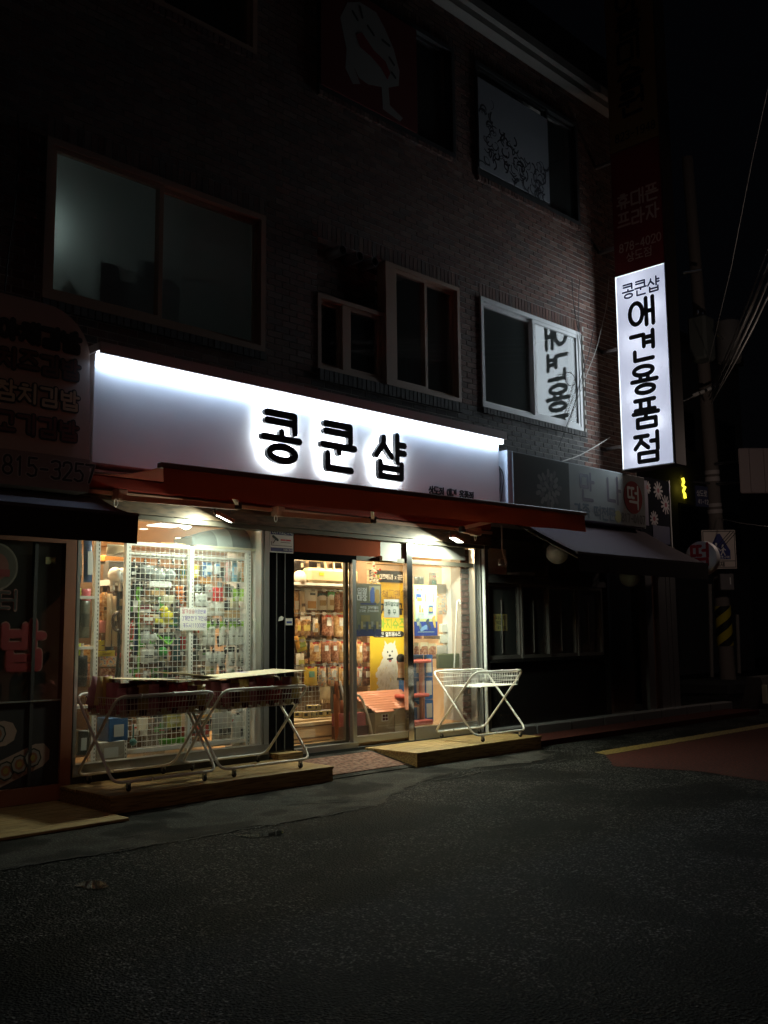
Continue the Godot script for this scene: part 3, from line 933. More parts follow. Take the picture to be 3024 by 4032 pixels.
	for s in sill:
		var q := begin()
		if s[0] == "jar":
			lathe(q, [Vector2(0, 0), Vector2(s[2] * 0.5, 0), Vector2(s[2] * 0.55, s[3] * 0.6), Vector2(s[2] * 0.3, s[3] * 0.8), Vector2(s[2] * 0.3, s[3]), Vector2(0, s[3])], Transform3D(Basis(), Vector3(s[1], 4.375, -0.2)))
			single("window_jar", "dark jar standing on the sill behind frosted glass", "jar", q, mat("sill_clutter", [0.15, 0.13, 0.12], 0.9), "jumble on the frosted window sill")
		else:
			soft_box(q, Vector3(s[1], 4.375 + s[3] / 2, -0.215), Vector3(s[2], s[3], 0.16), 0.015)
			single("window_box", "dark box standing on the sill behind frosted glass", "box", q, mat("sill_clutter", [0.15, 0.13, 0.12], 0.9), "jumble on the frosted window sill")
	bpart(b, "inner_sill", Vector3(3.74, 4.3, -0.45), Vector3(6.17, 4.373, -0.13), mat("dark_room"))
	# three vent pipes out of the wall
	for c in [7.19, 7.455, 7.7]:
		var q := begin()
		var xf := Transform3D(Basis(Vector3.RIGHT, PI / 2), Vector3(c, 5.68, -0.1))
		lathe(q, [Vector2(0.0, 0.05), Vector2(0.05, 0.05), Vector2(0.05, 0.24), Vector2(0.058, 0.24), Vector2(0.058, 0.0)], xf, 20)
		single("vent_pipe", "short round metal vent pipe sticking out of the brick wall", "vent pipe", q, mat("steel_dull"), "vent pipes over the low window")

# ------------------------------------------------------------------ the pet shop: shell, glazing, lamps
func shop_shell() -> void:
	var st := begin()
	span(st, Vector3(4.1, 0.1, -3.6), Vector3(9.72, 0.205, -0.06))
	struct("shop_floor", st, tri(mat("floor_wood", [0.42, 0.26, 0.12], 0.35), Vector3.ONE))
	st = begin()
	span(st, Vector3(4.1, 2.545, -3.6), Vector3(9.72, 2.598, -0.03))
	struct("shop_ceiling", st, mat("plaster_warm"))
	st = begin()
	span(st, Vector3(4.1, 0.2, -3.7), Vector3(9.72, 2.545, -3.6))
	span(st, Vector3(4.1, 0.2, -3.6), Vector3(4.14, 2.545, -0.06))
	span(st, Vector3(9.6, 0.2, -3.6), Vector3(9.72, 2.545, -0.13))
	struct("shop_walls", st, mat("plaster_warm"))
	var f := thing("shop_front", "glazed front of the lit pet shop with metal frames and sliding door", "shop front")
	var alu := mat("alu")
	# header board with its lower lip
	bpart(f, "header_board", Vector3(4.13, 2.485, -0.02), Vector3(9.78, 2.675, 0.1), mat("header_board"))
	bpart(f, "header_lip", Vector3(4.13, 2.44, -0.05), Vector3(9.78, 2.482, 0.06), mat("lip", [0.1, 0.09, 0.07], 0.35, 0.3))
	# posts
	for p in [[4.14, 4.17], [6.15, 6.175], [6.195, 6.255], [9.53, 9.56], [9.585, 9.645]]:
		bpart(f, "post", Vector3(p[0], 0.2, -0.07), Vector3(p[1], 2.44, 0.02), alu)
	st = begin()
	tube(st, [Vector3(9.685, 0.15, 0.04), Vector3(9.685, 2.5, 0.04)], 0.022, 10)
	put(f, "corner_tube", st, mat("white_metal"))
	bpart(f, "window_sill", Vector3(4.14, 0.2, -0.09), Vector3(6.25, 0.3, 0.03), mat("steel_dull"))
	bpart(f, "window_base", Vector3(4.13, 0.1, -0.06), Vector3(6.26, 0.2, 0.02), mat("base_dark", [0.04, 0.04, 0.035], 0.6))
	bpart(f, "display_pane", Vector3(4.17, 0.3, -0.03), Vector3(6.15, 2.44, -0.022), mat("pane"))
	# shiny black column with two steel beads
	bpart(f, "column", Vector3(6.26, 0.2, -0.1), Vector3(6.6, 2.44, 0.0), mat("black_gloss"))
	for x in [6.36, 6.47]:
		bpart(f, "column_bead", Vector3(x, 0.22, 0.0005), Vector3(x + 0.008, 2.22, 0.006), mat("steel_dull"))
	bpart(f, "column_foot", Vector3(6.3, 0.14, 0.0), Vector3(6.62, 0.2, 0.12), mat("deck_wood"))
	# door zone
	bpart(f, "red_header", Vector3(6.605, 2.25, -0.06), Vector3(7.9, 2.438, -0.02), mat("header_red", [0.2, 0.045, 0.02], 0.95))
	mat("header_red").metallic_specular = 0.15
	bpart(f, "pale_header", Vector3(7.9, 2.25, -0.06), Vector3(8.4, 2.438, -0.021), mat("header_pale", [0.3, 0.29, 0.27], 0.5))
	bpart(f, "door_rail", Vector3(6.6, 2.165, -0.07), Vector3(7.5, 2.248, 0.0), mat("black_gloss"))
	bpart(f, "fixed_transom", Vector3(7.5, 2.2, -0.07), Vector3(9.53, 2.25, 0.0), mat("lip"))
	bpart(f, "light_panel", Vector3(8.425, 2.285, -0.03), Vector3(9.4, 2.438, -0.02), mat("header_pale"))
	bpart(f, "sensor_box", Vector3(7.86, 2.21, -0.02), Vector3(8.1, 2.262, 0.05), mat("white_metal"))
	var leaf := part(f, "door_leaf")
	st = begin()
	span(st, Vector3(6.605, 0.21, -0.1), Vector3(6.63, 2.165, -0.06))
	span(st, Vector3(7.385, 0.21, -0.1), Vector3(7.43, 2.165, -0.06))
	span(st, Vector3(6.63, 0.21, -0.1), Vector3(7.385, 0.24, -0.06))
	put(leaf, "leaf_frame", st, mat("lip"))
	bpart(leaf, "leaf_pane", Vector3(6.63, 0.24, -0.084), Vector3(7.385, 2.165, -0.076), mat("pane"))
	bpart(f, "door_post", Vector3(7.43, 0.18, -0.05), Vector3(7.485, 2.2, 0.01), mat("steel_dull"))
	var side := part(f, "door_side_light")
	bpart(side, "side_pane", Vector3(7.49, 0.27, -0.034), Vector3(8.3, 2.2, -0.026), mat("pane"))
	bpart(side, "bottom_rail", Vector3(7.485, 0.2, -0.06), Vector3(8.3, 0.27, 0.0), mat("steel_dull"))
	bpart(f, "mirror_post", Vector3(8.3, 0.16, -0.05), Vector3(8.39, 2.44, 0.015), mat("steel"))
	bpart(f, "black_post", Vector3(8.392, 0.16, -0.06), Vector3(8.42, 2.44, -0.01), mat("black"))
	bpart(f, "poster_pane", Vector3(8.42, 0.3, -0.034), Vector3(9.53, 2.2, -0.026), mat("pane"))
	bpart(f, "poster_sill", Vector3(8.42, 0.16, -0.07), Vector3(9.66, 0.3, 0.01), mat("steel_dull"))
	bpart(f, "threshold", Vector3(6.26, 0.1, -0.1), Vector3(9.7, 0.16, 0.03), mat("base_dark"))
	bpart(f, "door_sill", Vector3(6.6, 0.16, -0.12), Vector3(7.485, 0.215, 0.03), mat("steel_dull"))
	# narrow brick pier seen through the end of the poster window
	var pier := part(f, "brick_pier")
	bpart(pier, "mortar", Vector3(9.42, 0.3, -0.28), Vector3(9.6, 2.44, -0.125), mat("mortar"))
	var yy := 0.32
	var row := 0
	while yy < 2.4:
		var cuts := [9.42, 9.565] if row % 2 else [9.42, 9.5, 9.565]
		for i in cuts.size() - 1:
			var q := begin()
			span(q, Vector3(cuts[i] + 0.004, yy, -0.13), Vector3(cuts[i + 1] - 0.004, yy + 0.061, -0.112 + 0.004 * (row % 3)))
			put(pier, "brick", q, mat("brick_%d" % ((row * 7 + i * 3) % 6)))
		yy += 0.076
		row += 1
	# partition between the display window and the door, inner end wall, slat wall
	st = begin()
	span(st, Vector3(6.28, 0.2, -0.75), Vector3(6.34, 2.545, -0.11))
	struct("shop_partition", st, mat("partition", [0.62, 0.64, 0.62], 0.7))
	var sw := thing("slat_wall", "pale horizontal slat wall at the end of the shop behind the banner", "slat wall")
	for k in 28:
		bpart(sw, "slat", Vector3(8.0, 0.3 + k * 0.08, -1.3), Vector3(9.59, 0.372 + k * 0.08, -1.28), mat("slat_cream", [0.66, 0.53, 0.36], 0.6))
	bpart(sw, "backing", Vector3(8.0, 0.25, -1.33), Vector3(9.59, 2.54, -1.302), mat("slat_gap", [0.16, 0.11, 0.06], 0.8))
	bpart(self, "shop_end_wall", Vector3(9.45, 0.3, -0.46), Vector3(9.59, 2.54, -0.3), mat("end_wall", [0.6, 0.62, 0.64], 0.7)).set_meta("kind", "structure")
	# downlights in the ceiling
	for p in [[5.66, -1.42], [6.5, -2.02], [6.55, -2.85], [5.0, -2.3], [7.1, -0.5], [7.9, -0.45], [8.8, -0.65], [7.5, -1.6], [4.75, -0.9]]:
		var d := thing("downlight", "small round warm downlight set in the shop ceiling", "downlight", Vector3(p[0], 2.545, p[1]), "ceiling downlights")
		var q := begin()
		lathe(q, [Vector2(0.0, -0.006), Vector2(0.045, -0.006)], Transform3D(), 16)
		put(d, "lamp_face", q, glow("downlight_glow", [1.0, 0.82, 0.55], 6.0))
		q = begin()
		lathe(q, [Vector2(0.046, -0.004), Vector2(0.06, -0.008), Vector2(0.065, 0.0)], Transform3D(), 16)
		put(d, "ring", q, mat("white_metal"))
		area(d, "lamp_light", Vector3(p[0], 2.53, p[1]), Vector3.DOWN, Vector2(0.09, 0.09), [1.0, 0.77, 0.45], 880.0)
	var pl := thing("ceiling_panel_light", "flat rectangular white light panel on the shop ceiling", "ceiling light", Vector3(5.65, 2.545, -0.95))
	bpart(pl, "lamp_face", Vector3(-0.15, -0.012, -0.15), Vector3(0.15, 0.0, 0.15), glow("panel_glow", [0.95, 1.0, 0.95], 1.6))
	area(pl, "panel_light", Vector3(5.65, 2.528, -0.95), Vector3.DOWN, Vector2(0.3, 0.3), [0.95, 1.0, 0.92], 12.0)
	# two clamp floodlights under the header board
	for k in [[5.47, "bright clamp floodlight under the header over the display window", Vector3(-0.32, -0.9, -0.28), 620.0], [8.85, "bright clamp floodlight under the header over the poster window", Vector3(-0.3, -0.93, -0.06), 1800.0]]:
		var d := thing("floodlight", k[1], "floodlight", Vector3(k[0], 2.5, 0.32), "floodlights under the awning")
		var tilt := Basis(Quaternion(Vector3.DOWN, k[2].normalized()))
		var q := begin()
		soft_box(q, Vector3(0, 0, 0), Vector3(0.19, 0.035, 0.12), 0.008, tilt)
		put(d, "housing", q, mat("lamp_housing", [0.3, 0.1, 0.05], 0.5))
		q = begin()
		box(q, tilt * Vector3(0, -0.021, 0), Vector3(0.15, 0.004, 0.09), tilt)
		put(d, "lamp_face", q, glow("flood_glow", [0.93, 1.0, 0.85], 12.0))
		q = begin()
		tube(q, arc_path([Vector3(-0.1, 0, 0), Vector3(-0.1, 0.07, -0.02), Vector3(-0.02, 0.09, -0.08), Vector3(0, 0.08, -0.22)], 0.03), 0.008, 6)
		put(d, "bracket", q, mat("black"))
		q = begin()
		tube(q, [Vector3(0.06, 0.02, 0), Vector3(0.09, 0.08, -0.03), Vector3(0.15, 0.1, -0.1), Vector3(0.16, 0.16, -0.215)], 0.005, 5)
		put(d, "cable", q, mat("black"))
		area(d, "flood_light", Vector3(k[0], 2.5, 0.32) + tilt * Vector3(0, -0.026, 0), tilt * Vector3(0, -1, 0), Vector2(0.15, 0.09), [0.9, 1.0, 0.78], k[3])
	# small notices on the column and a security notice
	var cc := thing("security_notice", "white security notice with navy bands and a drawn camera on column", "notice", Vector3(6.262, 2.225, 0.012))
	bpart(cc, "board", Vector3(0, 0, 0), Vector3(0.31, 0.25, 0.006), mat("board_white", [0.72, 0.72, 0.74], 0.5))
	var navy := mat("navy", [0.025, 0.022, 0.16], 0.5)
	bpart(cc, "upper_band", Vector3(0.01, 0.185, 0.006), Vector3(0.3, 0.243, 0.008), navy)
	bpart(cc, "lower_band", Vector3(0.01, 0.012, 0.006), Vector3(0.3, 0.05, 0.008), navy)
	write(cc, "CCTV", Vector3(0.018, 0.195, 0.008), Vector3.RIGHT, Vector3.UP, Vector2(0.044, 0.04), 0.006, mat("ink_white"), 0.001, 0.98)
	write(cc, "보안구역", Vector3(0.145, 0.193, 0.008), Vector3.RIGHT, Vector3.UP, Vector2(0.036, 0.043), 0.005, mat("ink_white"), 0.001, 1.02)
	write(cc, "1688-2640", Vector3(0.17, 0.02, 0.008), Vector3.RIGHT, Vector3.UP, Vector2(0.02, 0.024), 0.003, mat("ink_white"), 0.001, 1.0)
	st = begin()
	capsule(st, Vector2(0.04, 0.165), Vector2(0.1, 0.13), 0.014, Vector3(0, 0, 0.0062), Vector3.RIGHT, Vector3.UP, Vector3.BACK, 0.001)
	capsule(st, Vector2(0.07, 0.13), Vector2(0.04, 0.095), 0.005, Vector3(0, 0, 0.0064), Vector3.RIGHT, Vector3.UP, Vector3.BACK, 0.001)
	capsule(st, Vector2(0.02, 0.11), Vector2(0.02, 0.08), 0.004, Vector3(0, 0, 0.0066), Vector3.RIGHT, Vector3.UP, Vector3.BACK, 0.001)
	put(cc, "camera_drawing", st, mat("ink"))
	for k in [[0.14, 0.125, 0.205, "ink_red"], [0.21, 0.125, 0.275, "ink_red"], [0.14, 0.105, 0.27, "ink"], [0.02, 0.07, 0.29, "ink"]]:
		bpart(cc, "print_line", Vector3(k[0], k[1], 0.006), Vector3(k[2], k[1] + (0.016 if k[3] == "ink_red" else 0.005), 0.0075), mat(k[3]))
	var nt := thing("column_sticker", "small white sticker with a blue band on shiny black column", "sticker", Vector3(6.48, 1.48, 0.007))
	bpart(nt, "sheet", Vector3.ZERO, Vector3(0.09, 0.07, 0.002), mat("paper"))
	bpart(nt, "band", Vector3(0.012, 0.02, 0.002), Vector3(0.08, 0.04, 0.003), mat("ink_blue"))
	single("torn_sticker", "torn scrap of white sticker on the shiny black column", "sticker", flat_sheet(Vector3(6.385, 1.52, 0.004), [[0, 0], [0.06, 0.01], [0.075, 0.04], [0.04, 0.055], [0.01, 0.04]]), mat("paper"))
func flat_sheet(at: Vector3, pts: Array) -> SurfaceTool:
	var st := begin()
	var poly := []
	for p in pts:
		poly.append(Vector2(p[0], p[1]))
	prism(st, poly, at, Vector3.RIGHT, Vector3.UP, Vector3(0, 0, 0.001))
	return st

# ------------------------------------------------------------------ fascia sign with halo-lit letters
func fascia() -> void:
	var s := thing("fascia_sign", "long pale shop sign with a lit top edge and glowing black letters", "shop sign")
	var pm := mat("sign_panel")
	bpart(s, "panel", Vector3(4.1, 2.87, 0.2), Vector3(9.72, 3.83, 0.3), pm)
	var cap := begin()
	span(cap, Vector3(4.1, 3.845, 0.0), Vector3(9.78, 3.915, 0.395))
	span(cap, Vector3(4.1, 3.815, 0.375), Vector3(9.78, 3.845, 0.395))
	put(s, "cap", cap, mat("sign_cap", [0.4, 0.36, 0.35], 0.5))
	bpart(s, "box_back", Vector3(4.1, 2.87, 0.0), Vector3(9.72, 3.845, 0.2), mat("sign_cap"))
	bpart(s, "led_strip", Vector3(4.11, 3.765, 0.302), Vector3(9.77, 3.844, 0.345), glow("led_glow", [0.8, 0.9, 1.0], 3.0))
	var n := 4
	for k in n:
		var w := 5.66 / n
		area(s, "led_light", Vector3(4.11 + w * (k + 0.5), 3.763, 0.326), Vector3.DOWN, Vector2(w, 0.04), [0.52, 0.72, 1.0], 48.0)
	var face_m := mat("letter_black", [0.012, 0.012, 0.013], 0.35)
	var halo := glow("halo_glow", [0.85, 0.94, 1.0], 19.0)
	var i := 0
	for ch in ["콩", "쿤", "샵"]:
		var o := Vector3(5.84 + 0.775 * i, 3.085, 0.36)
		var l := part(s, "letter")
		write(l, ch, o, Vector3.RIGHT, Vector3.UP, Vector2(0.52, 0.515), 0.074, face_m, 0.045, 1.0, false, "letter_face")
		write(l, ch, o + Vector3(0, 0, -0.006), Vector3.RIGHT, Vector3.UP, Vector2(0.52, 0.515), 0.068, halo, 0.004, 1.0, false, "back_light_face")
		for p in [[0.1, 0.45], [0.4, 0.2], [0.26, 0.08]]:
			var q := begin()
			tube(q, [o + Vector3(p[0], p[1], -0.055), o + Vector3(p[0], p[1], 0.0)], 0.004, 6)
			put(l, "stand_off", q, mat("steel_dull"))
		i += 1
	write(s, "상도점 애견 용품점", Vector3(8.38, 2.995, 0.301), Vector3.RIGHT, Vector3.UP, Vector2(0.088, 0.1), 0.013, face_m, 0.01, 1.04, false, "small_lettering")
	bpart(s, "lower_tube_light", Vector3(4.12, 2.82, 0.1), Vector3(4.75, 2.845, 0.13), mat("white_metal"))

# ------------------------------------------------------------------ awnings
func awnings() -> void:
	var a := thing("red_awning", "retractable orange red awning half extended over the pet shop", "awning")
	var fab := mat("awning_fabric", [0.3, 0.03, 0.016], 0.9)
	fab.backlight_enabled = true
	fab.backlight = Color(0.34, 0.12, 0.06)
	var x0 := 4.16
	var x1 := 10.07
	var zf := 1.3
	var yl := 2.705
	var yr := 2.79
	var st := begin()
	var nseg := 24
	for i in nseg:
		var ta := float(i) / nseg
		var tb := float(i + 1) / nseg
		for j in 8:
			var sa := j / 8.0
			var sb := (j + 1) / 8.0
			var at := func(t: float, s: float) -> Vector3:
				return Vector3(lerpf(x0, x1, t), lerpf(2.80, lerpf(yl, yr, t), s) - 0.035 * sin(PI * s) * (1.0 + 0.25 * sin(t * 31.0)), lerpf(0.13, zf, s))
			quad(st, at.call(ta, sa), at.call(tb, sa), at.call(tb, sb), at.call(ta, sb), Vector3(0, -1, 0.1).normalized())
	put(a, "fabric", st, fab)
	# hanging valance
	st = begin()
	var rows := 5
	for i in 60:
		for j in rows:
			var at := func(t: float, s: float) -> Vector3:
				var x := lerpf(x0, x1, t)
				return Vector3(x, lerpf(yl, yr, t) - 0.01 - s * 0.2, zf + 0.02 + 0.022 * s * sin(t * 37.0) + 0.03 * s * s)
			quad(st, at.call(i / 60.0, j / float(rows)), at.call((i + 1) / 60.0, j / float(rows)), at.call((i + 1) / 60.0, (j + 1) / float(rows)), at.call(i / 60.0, (j + 1) / float(rows)), Vector3.BACK)
	put(a, "valance", st, fab)
	st = begin()
	var slope := Basis(Vector3.BACK, atan2(yr - yl, x1 - x0))
	soft_box(st, Vector3((x0 + x1) / 2, (yl + yr) / 2 + 0.012, zf), Vector3(x1 - x0 + 0.06, 0.045, 0.06), 0.008, slope)
	put(a, "front_bar", st, mat("awning_bar", [0.2, 0.1, 0.085], 0.45))
	st = begin()
	soft_box(st, Vector3((x0 + 9.75) / 2, 2.738, 0.11), Vector3(9.75 - x0, 0.118, 0.05), 0.012)
	put(a, "roller_cover", st, fab)
	var cream := mat("awning_metal", [0.5, 0.33, 0.25], 0.45)
	bpart(a, "torsion_bar", Vector3(4.15, 2.625, 0.105), Vector3(9.76, 2.66, 0.14), cream)
	for k in [[4.45, 5.4, 4.75], [6.25, 7.15, 6.5], [9.4, 8.6, 9.3]]:
		var q := begin()
		soft_box(q, Vector3(k[0], 2.63, 0.16), Vector3(0.1, 0.1, 0.12), 0.01)
		put(a, "shoulder", q, cream)
		var e := Vector3(k[1], 2.555, 0.62)
		var arm := begin()
		var s0 := Vector3(k[0], 2.6, 0.2)
		box(arm, (s0 + e) / 2, Vector3((e - s0).length(), 0.05, 0.035), Basis((e - s0).normalized(), Vector3.UP, (e - s0).normalized().cross(Vector3.UP)).orthonormalized())
		put(a, "upper_arm", arm, cream)
		var t := Vector3(k[2], lerpf(yl, yr, (k[2] - x0) / (x1 - x0)) - 0.02, zf - 0.04)
		arm = begin()
		box(arm, (t + e) / 2 + Vector3(0, 0.03, 0), Vector3((t - e).length(), 0.04, 0.03), Basis((t - e).normalized(), Vector3.UP, (t - e).normalized().cross(Vector3.UP)).orthonormalized())
		put(a, "forearm", arm, mat("arm_pale", [0.62, 0.52, 0.42], 0.4))
		q = begin()
		soft_box(q, e + Vector3(0, 0.015, 0), Vector3(0.07, 0.07, 0.06), 0.008)
		put(a, "elbow", q, mat("black"))
		q = begin()
		var ring := []
		for i in 12:
			ring.append(Vector3(k[0] - 0.06 + 0.018 * cos(TAU * i / 12), 2.55 + 0.035 * sin(TAU * i / 12), 0.2))
		tube(q, ring, 0.005, 5, true)
		put(a, "pull_ring", q, mat("white_metal"))
	# dark purple awning of the rice-cake shop
	dark_awning("purple_awning", "dark purple awning slanting down before the rice-cake shop", 10.07, 13.4, 2.98, 2.34, 1.2, 0.215, [0.06, 0.038, 0.055])
	dark_awning("black_awning", "black awning over the gimbap shop front with a deep valance", 1.0, 4.28, 2.62, 2.385, 0.75, 0.23, [0.045, 0.03, 0.035])
func dark_awning(called: String, label: String, x0: float, x1: float, yw: float, yf: float, zf: float, drop: float, c: Array) -> void:
	var a := thing(called, label, "awning")
	var fab := mat(called, c, 0.85)
	var st := begin()
	for i in 20:
		for j in 8:
			var at := func(t: float, s: float) -> Vector3:
				return Vector3(lerpf(x0, x1, t), lerpf(yw, yf, s) - 0.025 * sin(PI * s), lerpf(0.06, zf, s))
			quad(st, at.call(i / 20.0, j / 8.0), at.call((i + 1) / 20.0, j / 8.0), at.call((i + 1) / 20.0, (j + 1) / 8.0), at.call(i / 20.0, (j + 1) / 8.0), Vector3(0, zf, yw - yf).normalized())
	put(a, "fabric", st, fab)
	st = begin()
	for i in 40:
		var at := func(t: float, s: float) -> Vector3:
			return Vector3(lerpf(x0, x1, t), yf - 0.015 - s * drop, zf + 0.015 + 0.015 * s * sin(t * 29.0))
		for j in 3:
			quad(st, at.call(i / 40.0, j / 3.0), at.call((i + 1) / 40.0, j / 3.0), at.call((i + 1) / 40.0, (j + 1) / 3.0), at.call(i / 40.0, (j + 1) / 3.0), Vector3.BACK)
	put(a, "valance", st, mat(called + "_valance", [0.012, 0.01, 0.01], 0.9))
	bpart(a, "front_bar", Vector3(x0 - 0.01, yf - 0.018, zf - 0.025), Vector3(x1 + 0.01, yf + 0.012, zf + 0.012), mat("awning_bar_dark", [0.05, 0.045, 0.05], 0.5))
	for x in [x0 + 0.05, (x0 + x1) / 2, x1 - 0.05]:
		var q := begin()
		tube(q, [Vector3(x, yw - 0.12, 0.06), Vector3(x, yf - 0.06, zf - 0.03)], 0.012, 6)
		put(a, "rib", q, mat("awning_bar_dark"))

# ------------------------------------------------------------------ stacked blade sign on the building's corner
func blade_sign() -> void:
	var s := thing("blade_sign", "tall stacked blade sign on the brick corner, lowest box lit white", "blade sign")
	var bx := 12.62
	var z0 := 0.35
	var z1 := 1.167
	var hm := mat("sign_housing", [0.1, 0.075, 0.065], 0.6)
	bpart(s, "upper_housing", Vector3(bx + 0.012, 6.72, z0 - 0.012), Vector3(bx + 0.3, 9.3, z1 + 0.03), hm)
	var body := begin()
	span(body, Vector3(bx + 0.27, 3.74, z0 - 0.012), Vector3(bx + 0.3, 6.72, z1 + 0.03))
	span(body, Vector3(bx + 0.012, 3.74, z0 - 0.012), Vector3(bx + 0.27, 3.755, z1 + 0.03))
	span(body, Vector3(bx + 0.012, 3.755, z0 - 0.012), Vector3(bx + 0.27, 6.72, z0))
	span(body, Vector3(bx + 0.012, 3.755, z1), Vector3(bx + 0.27, 6.72, z1 + 0.03))
	put(s, "lamp_housing", body, hm)
	for y in [4.1, 5.6, 7.2, 8.6]:
		bpart(s, "wall_bracket", Vector3(bx + 0.1, y, 0.0), Vector3(bx + 0.16, y + 0.05, z0 - 0.012), mat("steel_dull"))
	var lit := part(s, "lit_box")
	var acr := glow("blade_glow", [0.7, 0.76, 0.98], 0.55)
	acr.albedo_color = lin([0.85, 0.88, 0.95])
	acr.backlight_enabled = true
	acr.backlight = Color(1, 1, 1)
	bpart(lit, "lit_face", Vector3(bx, 3.755, z0), Vector3(bx + 0.003, 6.7, z1), acr)
	for k in 7:
		var at := Vector3(bx + 0.14, 3.98 + k * 0.42, (z0 + z1) / 2 + 0.14 * (1.0 if k % 2 else -1.0))
		var tb := begin()
		tube(tb, [at - Vector3(0, 0.1, 0), at + Vector3(0, 0.1, 0)], 0.012, 8)
		put(lit, "lamp_tube", tb, glow("tube_glow", [0.9, 0.95, 1.0], 2.0))
		omni(lit, "tube_light", at, [0.88, 0.94, 1.0], 0.06, 0.03)
	var u := Vector3.BACK
	area(lit, "lit_face_light", Vector3(bx - 0.0015, (3.755 + 6.7) / 2, (z0 + z1) / 2), Vector3.LEFT, Vector2(z1 - z0, 2.945), [0.8, 0.93, 1.0], 6.2)
	var rim := begin()
	for e in [[3.74, 3.757, z0 - 0.01, z1 + 0.01], [6.698, 6.712, z0 - 0.01, z1 + 0.01], [3.757, 6.698, z0 - 0.01, z0 + 0.004], [3.757, 6.698, z1 - 0.004, z1 + 0.01]]:
		span(rim, Vector3(bx - 0.012, e[0], e[2]), Vector3(bx + 0.012, e[1], e[3]))
	put(lit, "edge_trim", rim, mat("alu"))
	var ink := mat("sign_ink", [0.008, 0.008, 0.01], 0.6)
	write(lit, "콩쿤샵", Vector3(bx - 0.003, 6.32, z0 + 0.1), u, Vector3.UP, Vector2(0.21, 0.23), 0.028, mat("sign_ink_navy", [0.02, 0.02, 0.07], 0.6), 0.001, 1.0)
	write(lit, "애견용품점", Vector3(bx - 0.003, 5.83, z0 + 0.18), u, Vector3.UP, Vector2(0.46, 0.44), 0.068, ink, 0.001, 1.145, true)
	var red := part(s, "red_box")
	bpart(red, "red_face", Vector3(bx, 6.72, z0), Vector3(bx + 0.011, 8.66, z1), mat("blade_red", [0.22, 0.012, 0.016], 0.5))
	var pale := mat("blade_pale", [0.55, 0.42, 0.34], 0.6)
	write(red, "휴대폰", Vector3(bx - 0.003, 7.72, z0 + 0.07), u, Vector3.UP, Vector2(0.23, 0.25), 0.032, pale, 0.001, 1.04)
	write(red, "프라자", Vector3(bx - 0.003, 7.42, z0 + 0.07), u, Vector3.UP, Vector2(0.23, 0.25), 0.032, pale, 0.001, 1.04)
	write(red, "878-4020", Vector3(bx - 0.003, 7.05, z0 + 0.07), u, Vector3.UP, Vector2(0.118, 0.15), 0.02, pale, 0.001, 1.08)
	write(red, "상도점", Vector3(bx - 0.003, 6.88, z0 + 0.2), u, Vector3.UP, Vector2(0.14, 0.15), 0.016, pale, 0.001, 1.04)
	var ten := part(s, "ochre_box")
	bpart(ten, "ochre_face", Vector3(bx, 8.68, z0), Vector3(bx + 0.011, 11.6, z1), mat("blade_ochre", [0.3, 0.2, 0.07], 0.6))
	bpart(ten, "upper_housing", Vector3(bx + 0.012, 9.3, z0), Vector3(bx + 0.3, 11.62, z1 + 0.02), mat("sign_housing"))
	write(ten, "아름미술원", Vector3(bx - 0.003, 10.85, z0 + 0.17), u, Vector3.UP, Vector2(0.46, 0.4), 0.06, ink, 0.001, 1.05, true)
	write(ten, "823-1948", Vector3(bx - 0.003, 8.8, z0 + 0.08), u, Vector3.UP, Vector2(0.115, 0.15), 0.02, ink, 0.001, 1.08)

